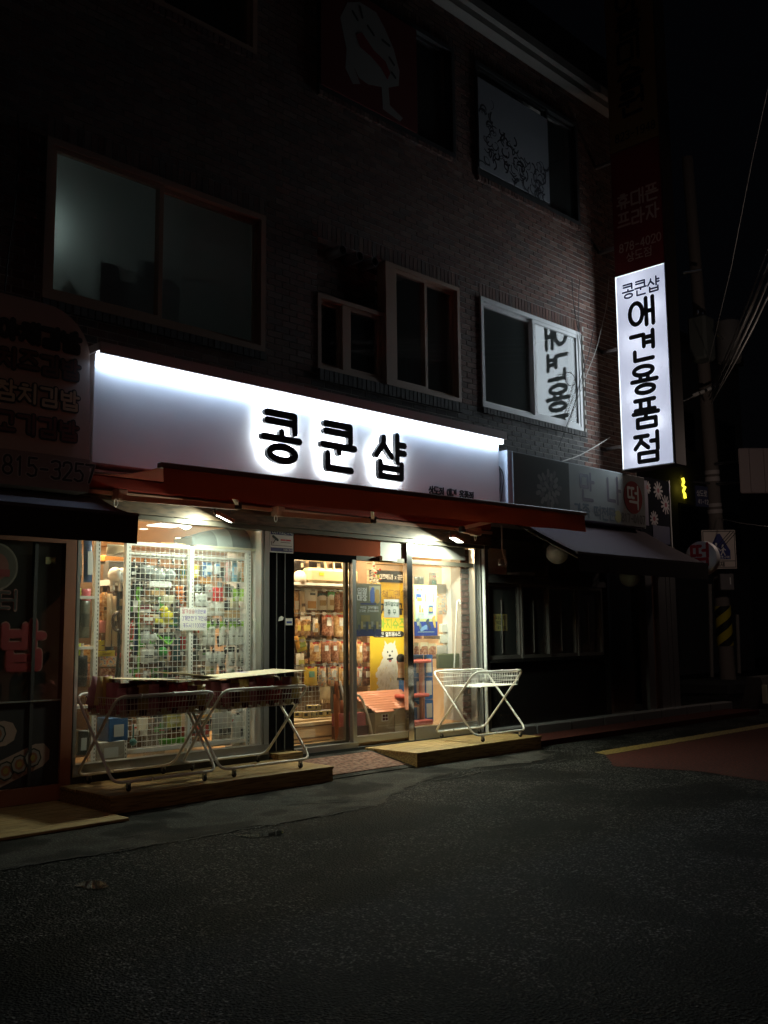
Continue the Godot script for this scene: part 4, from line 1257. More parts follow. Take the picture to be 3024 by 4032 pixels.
# ------------------------------------------------------------------ rice-cake shop next door
func neighbour() -> void:
	var f := thing("rice_cake_shop_front", "unlit rice-cake shop front of dark stone with framed windows", "shop front")
	bpart(f, "stone_base", Vector3(9.73, 0.187, -0.1), Vector3(12.55, 1.0, 0.0), mat("granite"))
	bpart(f, "stone_sill", Vector3(9.73, 1.0, -0.1), Vector3(12.55, 1.045, 0.03), mat("granite"))
	var fr := mat("frame_grey", [0.2, 0.19, 0.18], 0.35, 0.6)
	var xs := [9.8, 10.49, 11.13, 11.8, 12.44]
	for i in 4:
		var w := part(f, "window")
		var st := begin()
		var a: float = xs[i]
		var b: float = xs[i + 1]
		for e in [[a, 1.045, a + 0.03, 2.02], [b - 0.035, 1.045, b, 2.02], [a + 0.03, 1.045, b - 0.035, 1.09], [a + 0.03, 1.98, b - 0.035, 2.02]]:
			span(st, Vector3(e[0], e[1], -0.05 + 0.02 * (i % 2)), Vector3(e[2], e[3], 0.0 + 0.02 * (i % 2)))
		put(w, "frame", st, fr)
		bpart(w, "pane", Vector3(a + 0.03, 1.09, -0.03), Vector3(b - 0.035, 1.98, -0.024), mat("pane"))
		bpart(w, "handle_bar", Vector3(a + 0.3, 1.12, -0.022), Vector3(a + 0.312, 1.8, -0.01), mat("frame_grey"))
	bpart(f, "mid_rail", Vector3(9.76, 2.02, -0.06), Vector3(12.55, 2.1, 0.03), mat("frame_dark"))
	var tr := part(f, "transom")
	bpart(tr, "pane", Vector3(9.83, 2.13, -0.03), Vector3(11.1, 2.55, -0.024), mat("pane"))
	bpart(tr, "post", Vector3(11.1, 2.1, -0.05), Vector3(11.14, 2.6, 0.01), fr)
	bpart(tr, "rail", Vector3(9.8, 2.1, -0.05), Vector3(11.1, 2.13, 0.01), fr)
	bpart(f, "upper_board", Vector3(9.73, 2.6, -0.1), Vector3(14.7, 2.747, 0.0), mat("frame_dark"))
	bpart(f, "upper_panel", Vector3(11.14, 2.1, -0.06), Vector3(12.55, 2.6, -0.01), mat("frame_dark"))
	bpart(f, "edge_post", Vector3(9.725, 0.19, -0.08), Vector3(9.8, 2.6, 0.025), mat("frame_dark"))
	bpart(f, "steel_post", Vector3(12.55, 0.187, -0.1), Vector3(12.62, 2.6, 0.04), mat("steel"))
	for p in [[12.622, 12.82], [12.824, 13.06], [13.064, 13.27]]:
		bpart(f, "steel_panel", Vector3(p[0], 0.187, -0.08), Vector3(p[1], 2.6, -0.005), mat("steel_dark", [0.3, 0.28, 0.26], 0.18, 1.0))
	bpart(f, "dark_door", Vector3(13.27, 0.187, -0.3), Vector3(13.68, 2.6, -0.25), mat("black_gloss"))
	bpart(f, "slim_post", Vector3(13.68, 0.187, -0.12), Vector3(13.87, 2.6, 0.02), mat("steel_dull"))
	bpart(f, "brown_panel", Vector3(13.87, 0.187, -0.12), Vector3(14.1, 2.6, -0.05), mat("brown_panel", [0.12, 0.06, 0.04], 0.4))
	for p in [[14.1, 14.33], [14.35, 14.47], [14.49, 14.66]]:
		bpart(f, "steel_edge", Vector3(p[0], 0.187, -0.1), Vector3(p[1], 2.6, 0.0), mat("steel_dull"))
	bpart(f, "side_wall", Vector3(14.6, 0.187, -6), Vector3(14.7, 3.8, -0.1), mat("dark_wall"))
	bpart(f, "inner_back", Vector3(9.74, 0.187, -3.5), Vector3(13.4, 2.6, -3.45), mat("dark_room"))
	# things seen in its dark windows
	var yp := thing("yellow_notice", "yellow handwritten notice taped inside the rice-cake shop window", "notice", Vector3(9.965, 1.405, -0.045))
	bpart(yp, "sheet", Vector3.ZERO, Vector3(0.285, 0.215, 0.002), mat("paper_yellow"))
	write(yp, "주차금지", Vector3(0.03, 0.14, 0.002), Vector3.RIGHT, Vector3.UP, Vector2(0.05, 0.05), 0.006, mat("ink"), 0.001)
	write(yp, "떡집", Vector3(0.06, 0.08, 0.002), Vector3.RIGHT, Vector3.UP, Vector2(0.05, 0.05), 0.006, mat("ink"), 0.001)
	write(yp, "817-0107", Vector3(0.08, 0.02, 0.002), Vector3.RIGHT, Vector3.UP, Vector2(0.03, 0.04), 0.006, mat("ink"), 0.001)
	single("carton", "brown carton stacked behind the transom glass of the rice-cake shop", "carton", boxed(Vector3(9.95, 2.14, -0.3), Vector3(10.35, 2.48, -0.1)), mat("cardboard"))
	single("white_tray", "flat white tray lying behind the transom glass", "tray", boxed(Vector3(10.6, 2.14, -0.3), Vector3(10.95, 2.19, -0.08)), mat("white_metal"))
	# box sign
	var s := thing("rice_cake_sign", "unlit pale box sign of the rice-cake shop with flowers and oval", "shop sign")
	bpart(s, "box", Vector3(9.85, 2.92, 0.05), Vector3(13.22, 3.7, 0.335), mat("sign_side", [0.55, 0.58, 0.62], 0.5))
	bpart(s, "face_board", Vector3(9.95, 2.93, 0.335), Vector3(13.2, 3.69, 0.35), mat("sign_face", [0.22, 0.235, 0.23], 0.85))
	bpart(s, "flower_print", Vector3(9.96, 2.94, 0.35), Vector3(11.2, 3.68, 0.352), mat("flower_print", [0.05, 0.055, 0.05], 0.9))
	var pet := mat("petal_cream", [0.13, 0.125, 0.11], 0.8)
	for k in 26:
		var q := begin()
		var an := k * 2.4
		var rr := 0.035 * sqrt(float(k))
		var c := Vector2(10.72 + rr * 1.3 * cos(an), 3.28 + rr * 1.2 * sin(an))
		capsule(q, c, c + Vector2.from_angle(an) * 0.06, 0.03, Vector3(0, 0, 0.352 + 0.00012 * k), Vector3.RIGHT, Vector3.UP, Vector3.BACK, 0.0005)
		put(s, "printed_petal", q, pet if k % 3 else mat("petal_grey", [0.09, 0.085, 0.08], 0.8))
	var nav := mat("sign_navy", [0.02, 0.025, 0.06], 0.6)
	write(s, "만", Vector3(11.45, 3.2, 0.35), Vector3.RIGHT, Vector3.UP, Vector2(0.38, 0.4), 0.05, nav, 0.003)
	write(s, "나", Vector3(12.14, 3.2, 0.35), Vector3.RIGHT, Vector3.UP, Vector2(0.4, 0.42), 0.05, nav, 0.003)
	write(s, "가족 떡전문", Vector3(11.3, 2.96, 0.35), Vector3.RIGHT, Vector3.UP, Vector2(0.19, 0.19), 0.03, mat("sign_teal", [0.02, 0.06, 0.09], 0.6), 0.003, 1.02)
	write(s, "817-0107", Vector3(12.5, 2.97, 0.35), Vector3.RIGHT, Vector3.UP, Vector2(0.11, 0.14), 0.022, mat("ink"), 0.003, 1.1)
	var q2 := begin()
	lathe(q2, [Vector2(0.0, 0.003), Vector2(0.09, 0.003), Vector2(0.09, 0.0)], Transform3D(Basis(Vector3.RIGHT, PI / 2), Vector3(12.42, 3.04, 0.35)))
	put(s, "round_fruit", q2, mat("fruit", [0.2, 0.19, 0.04], 0.6))
	q2 = begin()
	lathe(q2, [Vector2(0.0, 0.004), Vector2(0.26, 0.004), Vector2(0.26, 0.0)], Transform3D(Basis(Vector3.RIGHT, PI / 2).scaled(Vector3(1, 0.95, 1)), Vector3(12.86, 3.36, 0.35)), 28)
	put(s, "red_oval", q2, mat("oval_red", [0.26, 0.012, 0.012], 0.95))
	write(s, "떡", Vector3(12.68, 3.18, 0.355), Vector3.RIGHT, Vector3.UP, Vector2(0.36, 0.36), 0.04, mat("oval_text", [0.3, 0.26, 0.24], 0.6), 0.002)
	# printed flower board round the corner
	var fb := thing("flower_board", "dark printed board with pink and white daisies beside the sign", "board")
	bpart(fb, "board", Vector3(13.3, 2.72, 0.16), Vector3(14.22, 3.76, 0.2), mat("board_dark", [0.03, 0.033, 0.045], 1.0))
	mat("board_dark").metallic_specular = 0.1
	bpart(fb, "edge_pipe", Vector3(14.22, 2.6, 0.16), Vector3(14.25, 3.78, 0.21), mat("white_metal"))
	for c in [[13.88, 3.58, 0.13], [14.1, 3.37, 0.14], [13.72, 3.12, 0.11], [13.55, 3.6, 0.09]]:
		for k in 11:
			var q := begin()
			var d := Vector2.from_angle(TAU * k / 11.0)
			capsule(q, Vector2(c[0], c[1]) + d * 0.04, Vector2(c[0], c[1]) + d * c[2], 0.017, Vector3(0, 0, 0.2 + 0.0001 * k), Vector3.RIGHT, Vector3.UP, Vector3.BACK, 0.001)
			put(fb, "petal", q, mat("petal_white", [0.5, 0.45, 0.47], 0.6))
		var q3 := begin()
		capsule(q3, Vector2(c[0], c[1]), Vector2(c[0], c[1]), 0.04, Vector3(0, 0, 0.2025), Vector3.RIGHT, Vector3.UP, Vector3.BACK, 0.001)
		put(fb, "flower_heart", q3, mat("flower_pink", [0.35, 0.06, 0.1], 0.6))
	bpart(fb, "lilac_card", Vector3(13.32, 3.0, 0.2), Vector3(13.55, 3.7, 0.203), mat("lilac", [0.2, 0.18, 0.3], 0.6))
	bpart(fb, "blue_card", Vector3(13.66, 2.74, 0.203), Vector3(14.18, 3.02, 0.206), mat("blue_card", [0.06, 0.07, 0.16], 0.6))
	# globes hung under the awning
	for c in [[10.65, 2.41, "white glass globe lamp, unlit, hung under the purple awning's near end"], [12.42, 2.16, "white glass globe lamp, unlit, hung low by the steel post"]]:
		var g := thing("globe_lamp", c[2], "globe lamp", Vector3(c[0], c[1], 0.5), "unlit globe lamps")
		var q := begin()
		ball(q, Vector3.ZERO, Vector3(0.15, 0.15, 0.15), 28)
		put(g, "globe", q, mat("globe_glass", [0.34, 0.31, 0.28], 0.08))
		q = begin()
		lathe(q, [Vector2(0.0, 0.2), Vector2(0.03, 0.2), Vector2(0.045, 0.138)], Transform3D())
		put(g, "collar", q, mat("black"))
		q = begin()
		tube(q, [Vector3(0, 0.19, 0), Vector3(0.0, 0.28, -0.1), Vector3(0, 0.25, -0.5)], 0.008, 6)
		put(g, "stem", q, mat("black"))
	# tied-up crank and a parcel under the awning
	var hb := thing("tied_bundle", "small bundle tied with white string under the header's corner", "bundle", Vector3(9.95, 2.3, 0.14))
	var h := begin()
	soft_box(h, Vector3(0, -0.03, 0), Vector3(0.16, 0.09, 0.05), 0.015)
	put(hb, "packet", h, mat("packet_grey", [0.3, 0.27, 0.25], 0.7))
	h = begin()
	tube(h, [Vector3(-0.01, 0.45, 0), Vector3(-0.006, 0.12, 0), Vector3(0.02, 0.02, 0.03), Vector3(0.04, -0.04, 0.03), Vector3(0.02, -0.06, 0.03), Vector3(0.0, 0.02, 0.03), Vector3(0.0, 0.12, 0), Vector3(0.01, 0.45, 0)], 0.005, 5)
	put(hb, "string", h, mat("string", [0.6, 0.58, 0.54], 0.8))
	# round sign at the far corner
	var rs := thing("round_sign", "round white projecting sign with a red rice-cake character", "round sign")
	var rc := pd(2765, 2198, 15.4)
	var xf := Transform3D(Basis(Vector3.BACK, PI / 2).rotated(Vector3.UP, 0.0), rc)
	h = begin()
	lathe(h, [Vector2(0.0, 0.06), Vector2(0.24, 0.06), Vector2(0.265, 0.045), Vector2(0.27, -0.06), Vector2(0.0, -0.06)], xf, 36)
	put(rs, "drum", h, mat("drum_white", [0.72, 0.72, 0.74], 0.5))
	write(rs, "떡", rc + Vector3(-0.062, -0.13, -0.17), Vector3.BACK, Vector3.UP, Vector2(0.34, 0.36), 0.05, mat("drum_red", [0.5, 0.02, 0.03], 0.6), 0.002)
	write(rs, "0107", rc + Vector3(-0.062, -0.22, -0.1), Vector3.BACK, Vector3.UP, Vector2(0.07, 0.075), 0.012, mat("ink"), 0.002)
	h = begin()
	tube(h, [rc + Vector3(0, 0, -0.26), Vector3(rc.x, rc.y, -0.1)], 0.02, 8)
	put(rs, "arm", h, mat("steel_dull"))
func boxed(a: Vector3, b: Vector3) -> SurfaceTool:
	var st := begin()
	var s := (b - a).abs()
	soft_box(st, (a + b) / 2, s, minf(0.008, minf(s.x, minf(s.y, s.z)) * 0.2))
	return st

# ------------------------------------------------------------------ gimbap shop at the near end
func gimbap() -> void:
	var s := thing("gimbap_sign", "unlit pale sign with rounded corner and dark stacked menu names", "shop sign")
	var poly := []
	poly.append(Vector2(0.8, 2.885))
	poly.append(Vector2(4.07, 2.885))
	for k in 9:
		var t := PI / 2 * k / 8.0
		poly.append(Vector2(4.05 - 0.42 + 0.42 * cos(t), 3.74 + 0.42 * sin(t)))
	poly.append(Vector2(0.8, 4.16))
	var st := begin()
	prism(st, poly, Vector3(0, 0, 0.03), Vector3.RIGHT, Vector3.UP, Vector3(0, 0, 0.28))
	put(s, "board", st, mat("gimbap_board", [0.34, 0.25, 0.21], 0.6))
	bpart(s, "number_band", Vector3(0.8, 2.6, 0.03), Vector3(4.072, 2.883, 0.312), mat("gimbap_band", [0.2, 0.15, 0.13], 0.6))
	var ink := mat("gimbap_ink", [0.02, 0.018, 0.016], 0.6)
	var rows := [["야채김밥", 3.79, [0.02, 0.018, 0.016]], ["치즈김밥", 3.55, [0.1, 0.035, 0.02]], ["참치김밥", 3.28, [0.42, 0.34, 0.22]], ["소고기김밥", 3.02, [0.12, 0.04, 0.03]]]
	for r in rows:
		var n: int = r[0].length()
		var x0: float = 3.97 - n * 0.185
		write(s, r[0], Vector3(x0, r[1], 0.31), Vector3.RIGHT, Vector3.UP, Vector2(0.175, 0.17), 0.05, ink, 0.008, 1.05, false, "menu_shadow")
		write(s, r[0], Vector3(x0, r[1], 0.32), Vector3.RIGHT, Vector3.UP, Vector2(0.175, 0.17), 0.024, mat("gimbap_row_%s" % r[1], r[2], 0.6), 0.004, 1.05, false, "menu_name")
	write(s, "02.815-3257", Vector3(2.98, 2.67, 0.312), Vector3.RIGHT, Vector3.UP, Vector2(0.14, 0.18), 0.035, mat("gimbap_edge", [0.3, 0.26, 0.24], 0.6), 0.003, 1.05, false, "number_outline")
	write(s, "02.815-3257", Vector3(2.98, 2.67, 0.316), Vector3.RIGHT, Vector3.UP, Vector2(0.14, 0.18), 0.02, ink, 0.003, 1.05, false, "number")
	var f := thing("gimbap_shop_front", "dark glazed front of the gimbap shop with reddish brown frame", "shop front")
	var m := mat("gimbap_frame")
	bpart(f, "post", Vector3(4.03, 0.03, -0.06), Vector3(4.13, 2.27, 0.02), m)
	bpart(f, "header", Vector3(1.0, 2.185, -0.06), Vector3(4.03, 2.265, 0.02), m)
	bpart(f, "bottom_rail", Vector3(1.0, 0.03, -0.06), Vector3(4.03, 0.16, 0.02), m)
	bpart(f, "inner_post", Vector3(3.76, 0.16, -0.05), Vector3(3.79, 2.185, 0.0), mat("frame_dark"))
	bpart(f, "pane", Vector3(1.0, 0.86, -0.02), Vector3(4.03, 2.185, -0.012), mat("pane"))
	bpart(f, "mid_line", Vector3(1.0, 0.85, -0.03), Vector3(4.03, 0.86, 0.003), mat("alu"))
	bpart(f, "upper_board", Vector3(1.0, 2.27, -0.1), Vector3(4.13, 2.75, -0.02), mat("frame_dark"))
	bpart(f, "inner_back", Vector3(0.6, 0.0, -3.5), Vector3(4.09, 2.6, -3.45), mat("dark_room"))
	# food photo panel in the lower half
	var mp := thing("menu_panel", "dark food photo panel of rice rolls below the gimbap window", "panel", Vector3(1.0, 0.165, -0.02))
	bpart(mp, "panel", Vector3.ZERO, Vector3(3.03, 0.68, 0.012), mat("menu_dark", [0.03, 0.028, 0.03], 0.5))
	var rollm := mat("roll_rice", [0.28, 0.2, 0.16], 0.7)
	var base := Vector3(1.0, 0.165, -0.02)
	for g in [[3.35, 0.22, 0.75, 0.36], [2.95, 0.55, 0.85, 0.1]]:
		var o := Vector2(g[0] - base.x, g[1] - base.y)
		var d := Vector2.from_angle(g[3])
		var q := begin()
		capsule(q, o, o + d * g[2] * 0.72, 0.1, Vector3(0, 0, 0.0125), Vector3.RIGHT, Vector3.UP, Vector3.BACK, 0.0005)
		put(mp, "roll_plate", q, rollm)
		for k in 5:
			var c: Vector2 = o + d * g[2] * 0.16 * k
			for e in [[0.075, "seaweed", [0.012, 0.016, 0.01]], [0.062, "rice", [0.2, 0.17, 0.15]], [0.04, "filling", [0.2, 0.07, 0.03]], [0.02, "filling", [0.22, 0.16, 0.03]]]:
				q = begin()
				capsule(q, c, c + Vector2(0.001, 0.01), e[0], Vector3(0, 0, 0.013 + 0.0004 * (k * 4) + (0.08 - e[0]) * 0.005), Vector3.RIGHT, Vector3.UP, Vector3.BACK, 0.0004)
				put(mp, e[1], q, mat("roll_" + e[1] + str(e[0]), e[2], 0.7))
	# lettering and emblem stuck on the pane
	var dc := thing("window_decal", "red outlined gimbap lettering and round emblem on the dark pane", "decal", Vector3(0, 0, -0.0115))
	var redm := mat("decal_red", [0.22, 0.012, 0.015], 0.6)
	var edge := mat("decal_edge", [0.3, 0.14, 0.12], 0.6)
	for t in [["밥", Vector2(3.5, 1.12), Vector2(0.38, 0.4), 0.085, 0.065, redm], ["김", Vector2(3.06, 1.12), Vector2(0.38, 0.4), 0.085, 0.065, redm], ["터", Vector2(3.46, 1.6), Vector2(0.17, 0.17), 0.036, 0.022, ink], ["부", Vector2(3.25, 1.6), Vector2(0.17, 0.17), 0.036, 0.022, ink]]:
		write(dc, t[0], Vector3(t[1].x, t[1].y, 0), Vector3.RIGHT, Vector3.UP, t[2], t[3], edge, 0.001, 1.0, false, "lettering_outline")
		write(dc, t[0], Vector3(t[1].x, t[1].y, 0.003), Vector3.RIGHT, Vector3.UP, t[2], t[4], t[5], 0.001)
	var em := Vector3(3.42, 1.96, 0.0)
	for e in [[0.2, 0.185, "decal_ring", [0.2, 0.17, 0.13], 0.0], [0.185, 0.0, "decal_disc", [0.07, 0.06, 0.04], 0.001], [0.12, 0.0, "decal_centre", [0.2, 0.06, 0.04], 0.002]]:
		var q := begin()
		lathe(q, [Vector2(e[1], 0.001), Vector2(e[0], 0.001), Vector2(e[0], 0.0)], Transform3D(Basis(Vector3.RIGHT, PI / 2), em + Vector3(0, 0, e[4])), 32)
		put(dc, "emblem", q, mat(e[2], e[3], 0.6))
	bpart(dc, "emblem_ribbon", Vector3(3.3, 1.88, 0.004), Vector3(3.55, 1.94, 0.005), redm)
	single("yellow_sticker", "faded yellow square sticker on the gimbap shop glass edge", "sticker", boxed(Vector3(3.86, 2.0, -0.0115), Vector3(3.95, 2.06, -0.009)), mat("sticker_faded", [0.3, 0.28, 0.12], 0.7))

# ------------------------------------------------------------------ timber decks
func decks() -> void:
	var make := func(label: String, x0: float, x1: float, z0: float, z1: float, top: float, wedge: bool) -> void:
		var d := thing("timber_deck", label, "deck", Vector3.ZERO, "timber decks before the shops")
		var n := 6
		var w := (z1 - z0) / n
		for k in n:
			var q := begin()
			var za := z0 + w * k
			soft_box(q, Vector3((x0 + x1) / 2 + rng.randf_range(-0.004, 0.004), top - 0.0125 + rng.randf_range(-0.001, 0.001), za + w / 2), Vector3(x1 - x0, 0.025, w - 0.006), 0.003)
			put(d, "plank", q, mat("deck_wood"))
		var lo := 0.006
		bpart(d, "front_board", Vector3(x0 + 0.012, lo, z1 - 0.04), Vector3(x1 - 0.012, top - 0.026, z1 - 0.012), mat("deck_wood"))
		for e in [[x0 + 0.012, x0 + 0.036], [x1 - 0.036, x1 - 0.012]]:
			var q := begin()
			if wedge and e[0] < x0 + 0.1:
				prism(q, [Vector2(-z0, top - 0.026), Vector2(-z1 + 0.041, top - 0.026), Vector2(-z1 + 0.041, lo), Vector2(-z0 - 0.15, 0.105), Vector2(-z0, 0.11)], Vector3(e[0], 0, 0), Vector3.FORWARD, Vector3.UP, Vector3(e[1] - e[0], 0, 0))
			else:
				span(q, Vector3(e[0], lo, z0), Vector3(e[1], top - 0.026, z1 - 0.041))
			put(d, "end_board", q, mat("deck_wood"))
		for k in 3:
			var x: float = lerpf(x0 + 0.3, x1 - 0.3, k / 2.0)
			bpart(d, "joist", Vector3(x, 0.006, z0 + 0.3), Vector3(x + 0.04, top - 0.026, z1 - 0.042), mat("deck_wood"))
	make.call("low timber deck under the two loaded wire carts", 4.02, 6.37, 0.04, 0.87, 0.145, false)
	make.call("low timber deck under the empty white wire cart", 7.57, 9.76, 0.04, 0.82, 0.152, true)
	var g := thing("timber_step", "flat timber boards laid before the gimbap shop", "boards")
	for k in 8:
		var q := begin()
		soft_box(q, Vector3(2.4, 0.02, 0.11 + k * 0.145), Vector3(3.2, 0.022, 0.138), 0.003)
		put(g, "plank", q, mat("deck_wood"))

# ------------------------------------------------------------------ folding wire carts
func cart(label: String, x0: float, x1: float, z0: float, z1: float, y0: float, top: float, group: String) -> Node3D:
	var c := thing("folding_wire_cart", label, "display cart", Vector3((x0 + x1) / 2, y0, (z0 + z1) / 2), group)
	var hw := (x1 - x0) / 2
	var hd := (z1 - z0) / 2
	var h := top - y0
	var m := mat("cart_white")
	var low := 0.075
	for s in [-1.0, 1.0]:
		# one bent tube: foot rail, two crossing legs, top rail
		var st := begin()
		var k: float = 0.012 * s
		var pts := [Vector3(-hw * 0.3, low, -s * hd), Vector3(-hw + k, low, -s * hd), Vector3(-hw + k, h, s * hd), Vector3(hw - k, h, s * hd), Vector3(hw - k, low, -s * hd), Vector3(-hw * 0.3 + 0.02, low, -s * hd)]
		tube(st, arc_path(pts, 0.09, 5), 0.0125, 8)
		put(c, "tube_frame", st, m)
	for s in [-1.0, 1.0]:
		var st := begin()
		tube(st, [Vector3(s * (hw - 0.02), (h + low) / 2, 0), Vector3(s * (hw + 0.02), (h + low) / 2, 0)], 0.009, 8)
		put(c, "pivot", st, mat("steel_dull"))
	# basket of wires
	var bw := hw - 0.045
	var bd := hd - 0.03
	var bh := 0.17
	var rim := begin()
	tube(rim, arc_path([Vector3(0, h - 0.02, bd), Vector3(bw, h - 0.02, bd), Vector3(bw, h - 0.02, -bd), Vector3(-bw, h - 0.02, -bd), Vector3(-bw, h - 0.02, bd), Vector3(0.001, h - 0.02, bd)], 0.05), 0.005, 6)
	put(c, "basket_rim", rim, m)
	var ws := begin()
	var nx := 26
	var nz := 15
	for i in nx + 1:
		var x := lerpf(-bw, bw, float(i) / nx)
		var xb := x * 0.95
		tube(ws, [Vector3(x, h - 0.02, bd), Vector3(xb, h - bh, bd * 0.93), Vector3(xb, h - bh, -bd * 0.93), Vector3(x, h - 0.02, -bd)], 0.0022, 4)
	for i in nz + 1:
		var z := lerpf(-bd, bd, float(i) / nz)
		var zb := z * 0.93
		tube(ws, [Vector3(bw, h - 0.02, z), Vector3(bw * 0.95, h - bh - 0.004, zb), Vector3(-bw * 0.95, h - bh - 0.004, zb), Vector3(-bw, h - 0.02, z)], 0.0022, 4)
	for t in [0.33, 0.66]:
		var ax := lerpf(bw, bw * 0.95, t)
		var az := lerpf(bd, bd * 0.93, t)
		var yy := lerpf(h - 0.02, h - bh, t)
		tube(ws, [Vector3(ax, yy, az), Vector3(ax, yy, -az), Vector3(-ax, yy, -az), Vector3(-ax, yy, az), Vector3(ax, yy, az)], 0.0028, 4)
	put(c, "basket_wires", ws, m)
	for s in [Vector2(-1, -1), Vector2(1, -1), Vector2(-1, 1), Vector2(1, 1)]:
		var w := part(c, "caster")
		var p := Vector3(s.x * (hw - 0.12), 0, s.y * hd)
		var q := begin()
		lathe(q, [Vector2(0, -0.011), Vector2(0.022, -0.011), Vector2(0.026, -0.007), Vector2(0.026, 0.007), Vector2(0.022, 0.011), Vector2(0, 0.011)], Transform3D(Basis(Vector3.FORWARD, PI / 2), p + Vector3(0, 0.026, 0.012)), 14)
		put(w, "wheel", q, mat("rubber"))
		q = begin()
		span(q, p + Vector3(-0.016, 0.026, 0.0), p + Vector3(-0.012, 0.06, 0.024))
		span(q, p + Vector3(0.012, 0.026, 0.0), p + Vector3(0.016, 0.06, 0.024))
		span(q, p + Vector3(-0.016, 0.06, 0.0), p + Vector3(0.016, 0.066, 0.024))
		put(w, "fork", q, mat("steel_dull"))
	for s in [-0.55, 0.1, 0.7]:
		var q := begin()
		var ring := []
		for i in 10:
			ring.append(Vector3(s * hw, h - 0.004 + 0.02 * sin(TAU * i / 10), hd + 0.02 * cos(TAU * i / 10)))
		tube(q, ring, 0.004, 5, true)
		put(c, "clip", q, m)
	return c
func carts() -> void:
	var specs := [["folding wire cart packed with red packets under cardboard by the gimbap frame", 4.13, 5.1, 0.1, 0.74, 0.147, 0.9], ["folding wire cart packed with packets under cardboard beside the black column", 5.17, 6.17, 0.1, 0.74, 0.147, 0.905]]
	for sp in specs:
		cart(sp[0], sp[1], sp[2], sp[3], sp[4], sp[5], sp[6], "loaded carts")
	cart("empty white folding wire cart on the timber deck by the poster window", 8.68, 9.62, 0.06, 0.68, 0.154, 0.935, "")
	# packets standing in the loaded carts
	var cols := [[0.3, 0.03, 0.025], [0.4, 0.06, 0.05], [0.22, 0.03, 0.04], [0.5, 0.2, 0.24], [0.45, 0.32, 0.1], [0.12, 0.03, 0.03]]
	for ci in 2:
		var sp: Array = specs[ci]
		for r in 4:
			for k in 9:
				var x: float = lerpf(sp[1] + 0.1, sp[2] - 0.1, k / 8.0)
				var z: float = lerpf(sp[3] + 0.09, sp[4] - 0.09, r / 3.0)
				var hh := rng.randf_range(0.2, 0.25)
				var o := thing("snack_packet", ["dark red", "bright red", "wine red", "pink", "ochre", "maroon"][k * 5 % 6 if k > 0 else 3] + " snack packet standing in the packed cart by the " + ["gimbap frame", "black column"][ci], "packet", Vector3(x, 0.752, z), "packets in the loaded carts")
				var q := begin()
				var bs := Basis(Vector3.UP, rng.randf_range(-0.3, 0.3)) * Basis(Vector3.RIGHT, rng.randf_range(-0.12, 0.12))
				pouch(q, Vector3(0, hh / 2, 0), Vector3(0.105, hh, 0.05), bs)
				put(o, "pouch", q, mat("packet_%d" % (k * 5 % 6 if k > 0 else 3), cols[k * 5 % 6 if k > 0 else 3], 0.4))
				q = begin()
				box(q, bs * Vector3(0, hh * 0.02, 0.024), Vector3(0.06, 0.05, 0.004), bs)
				put(o, "print", q, mat("packet_print_%d" % (k % 3), [[0.5, 0.35, 0.3], [0.5, 0.42, 0.2], [0.08, 0.02, 0.02]][k % 3], 0.5))
	# sheets of cardboard laid over the carts
	for s in [["bent cardboard sheet lying over the cart by the gimbap frame", Vector3(4.68, 1.01, 0.42), Vector3(0.85, 0.006, 0.6), -0.05, 0.06], ["cardboard sheet lifting at one corner over the cart by the black column", Vector3(5.68, 1.02, 0.42), Vector3(0.95, 0.006, 0.58), 0.05, -0.1], ["cardboard flap bridging the two loaded carts", Vector3(5.12, 1.03, 0.3), Vector3(0.5, 0.005, 0.4), -0.12, 0.25]]:
		var q := begin()
		box(q, s[1], s[2], Basis(Vector3.BACK, s[3]) * Basis(Vector3.UP, s[4]))
		single("cardboard_sheet", s[0], "cardboard", q, mat("cardboard"))
	single("lilac_box", "lilac carton behind the cardboard on the cart by the column", "carton", boxed(Vector3(5.75, 0.86, 0.12), Vector3(6.12, 1.03, 0.3)), mat("lilac_carton", [0.42, 0.34, 0.5], 0.7))
	for k in 5:
		var q := begin()
		var bs := Basis(Vector3.BACK, -0.25 + 0.13 * k)
		pouch(q, Vector3(4.17 + 0.035 * k, 0.93, 0.3 + 0.05 * (k % 3)), Vector3(0.09, 0.24, 0.03), bs)
		single("upright_packet", ["pink", "cream", "yellow", "rose", "maroon"][k] + " packet sticking up at the end of the packed cart", "packet", q, mat("upright_%d" % k, [[0.5, 0.28, 0.36], [0.62, 0.52, 0.3], [0.55, 0.4, 0.1], [0.45, 0.2, 0.26], [0.2, 0.03, 0.03]][k], 0.5))
func pouch(st: SurfaceTool, c: Vector3, s: Vector3, bs := Basis(), n := 6) -> void:
	# pillow-shaped packet: flat crimped ends, swollen middle
	for side in [-1.0, 1.0]:
		for i in n:
			for j in n:
				var q := []
				var nn := []
				for e in [[i, j], [i + 1, j], [i + 1, j + 1], [i, j + 1]]:
					var u: float = float(e[0]) / n * 2 - 1
					var v: float = float(e[1]) / n * 2 - 1
					var sw := pow(maxf(0.0, (1 - u * u)), 0.6) * pow(maxf(0.0, 1 - v * v * v * v), 0.8)
					var pinch := 1.0 - 0.05 * (1 - absf(v)) * (1.0 if absf(u) > 0.9 else 0.6)
					q.append(c + bs * Vector3(u * s.x / 2 * pinch, v * s.y / 2, side * (0.5 * sw * s.z + 0.0008)))
					nn.append((bs * Vector3(u * 0.7, v * v * v * 0.5, side)).normalized())
				face(st, q[0], q[1], q[2], nn[0], nn[1], nn[2])
				face(st, q[0], q[2], q[3], nn[0], nn[2], nn[3])

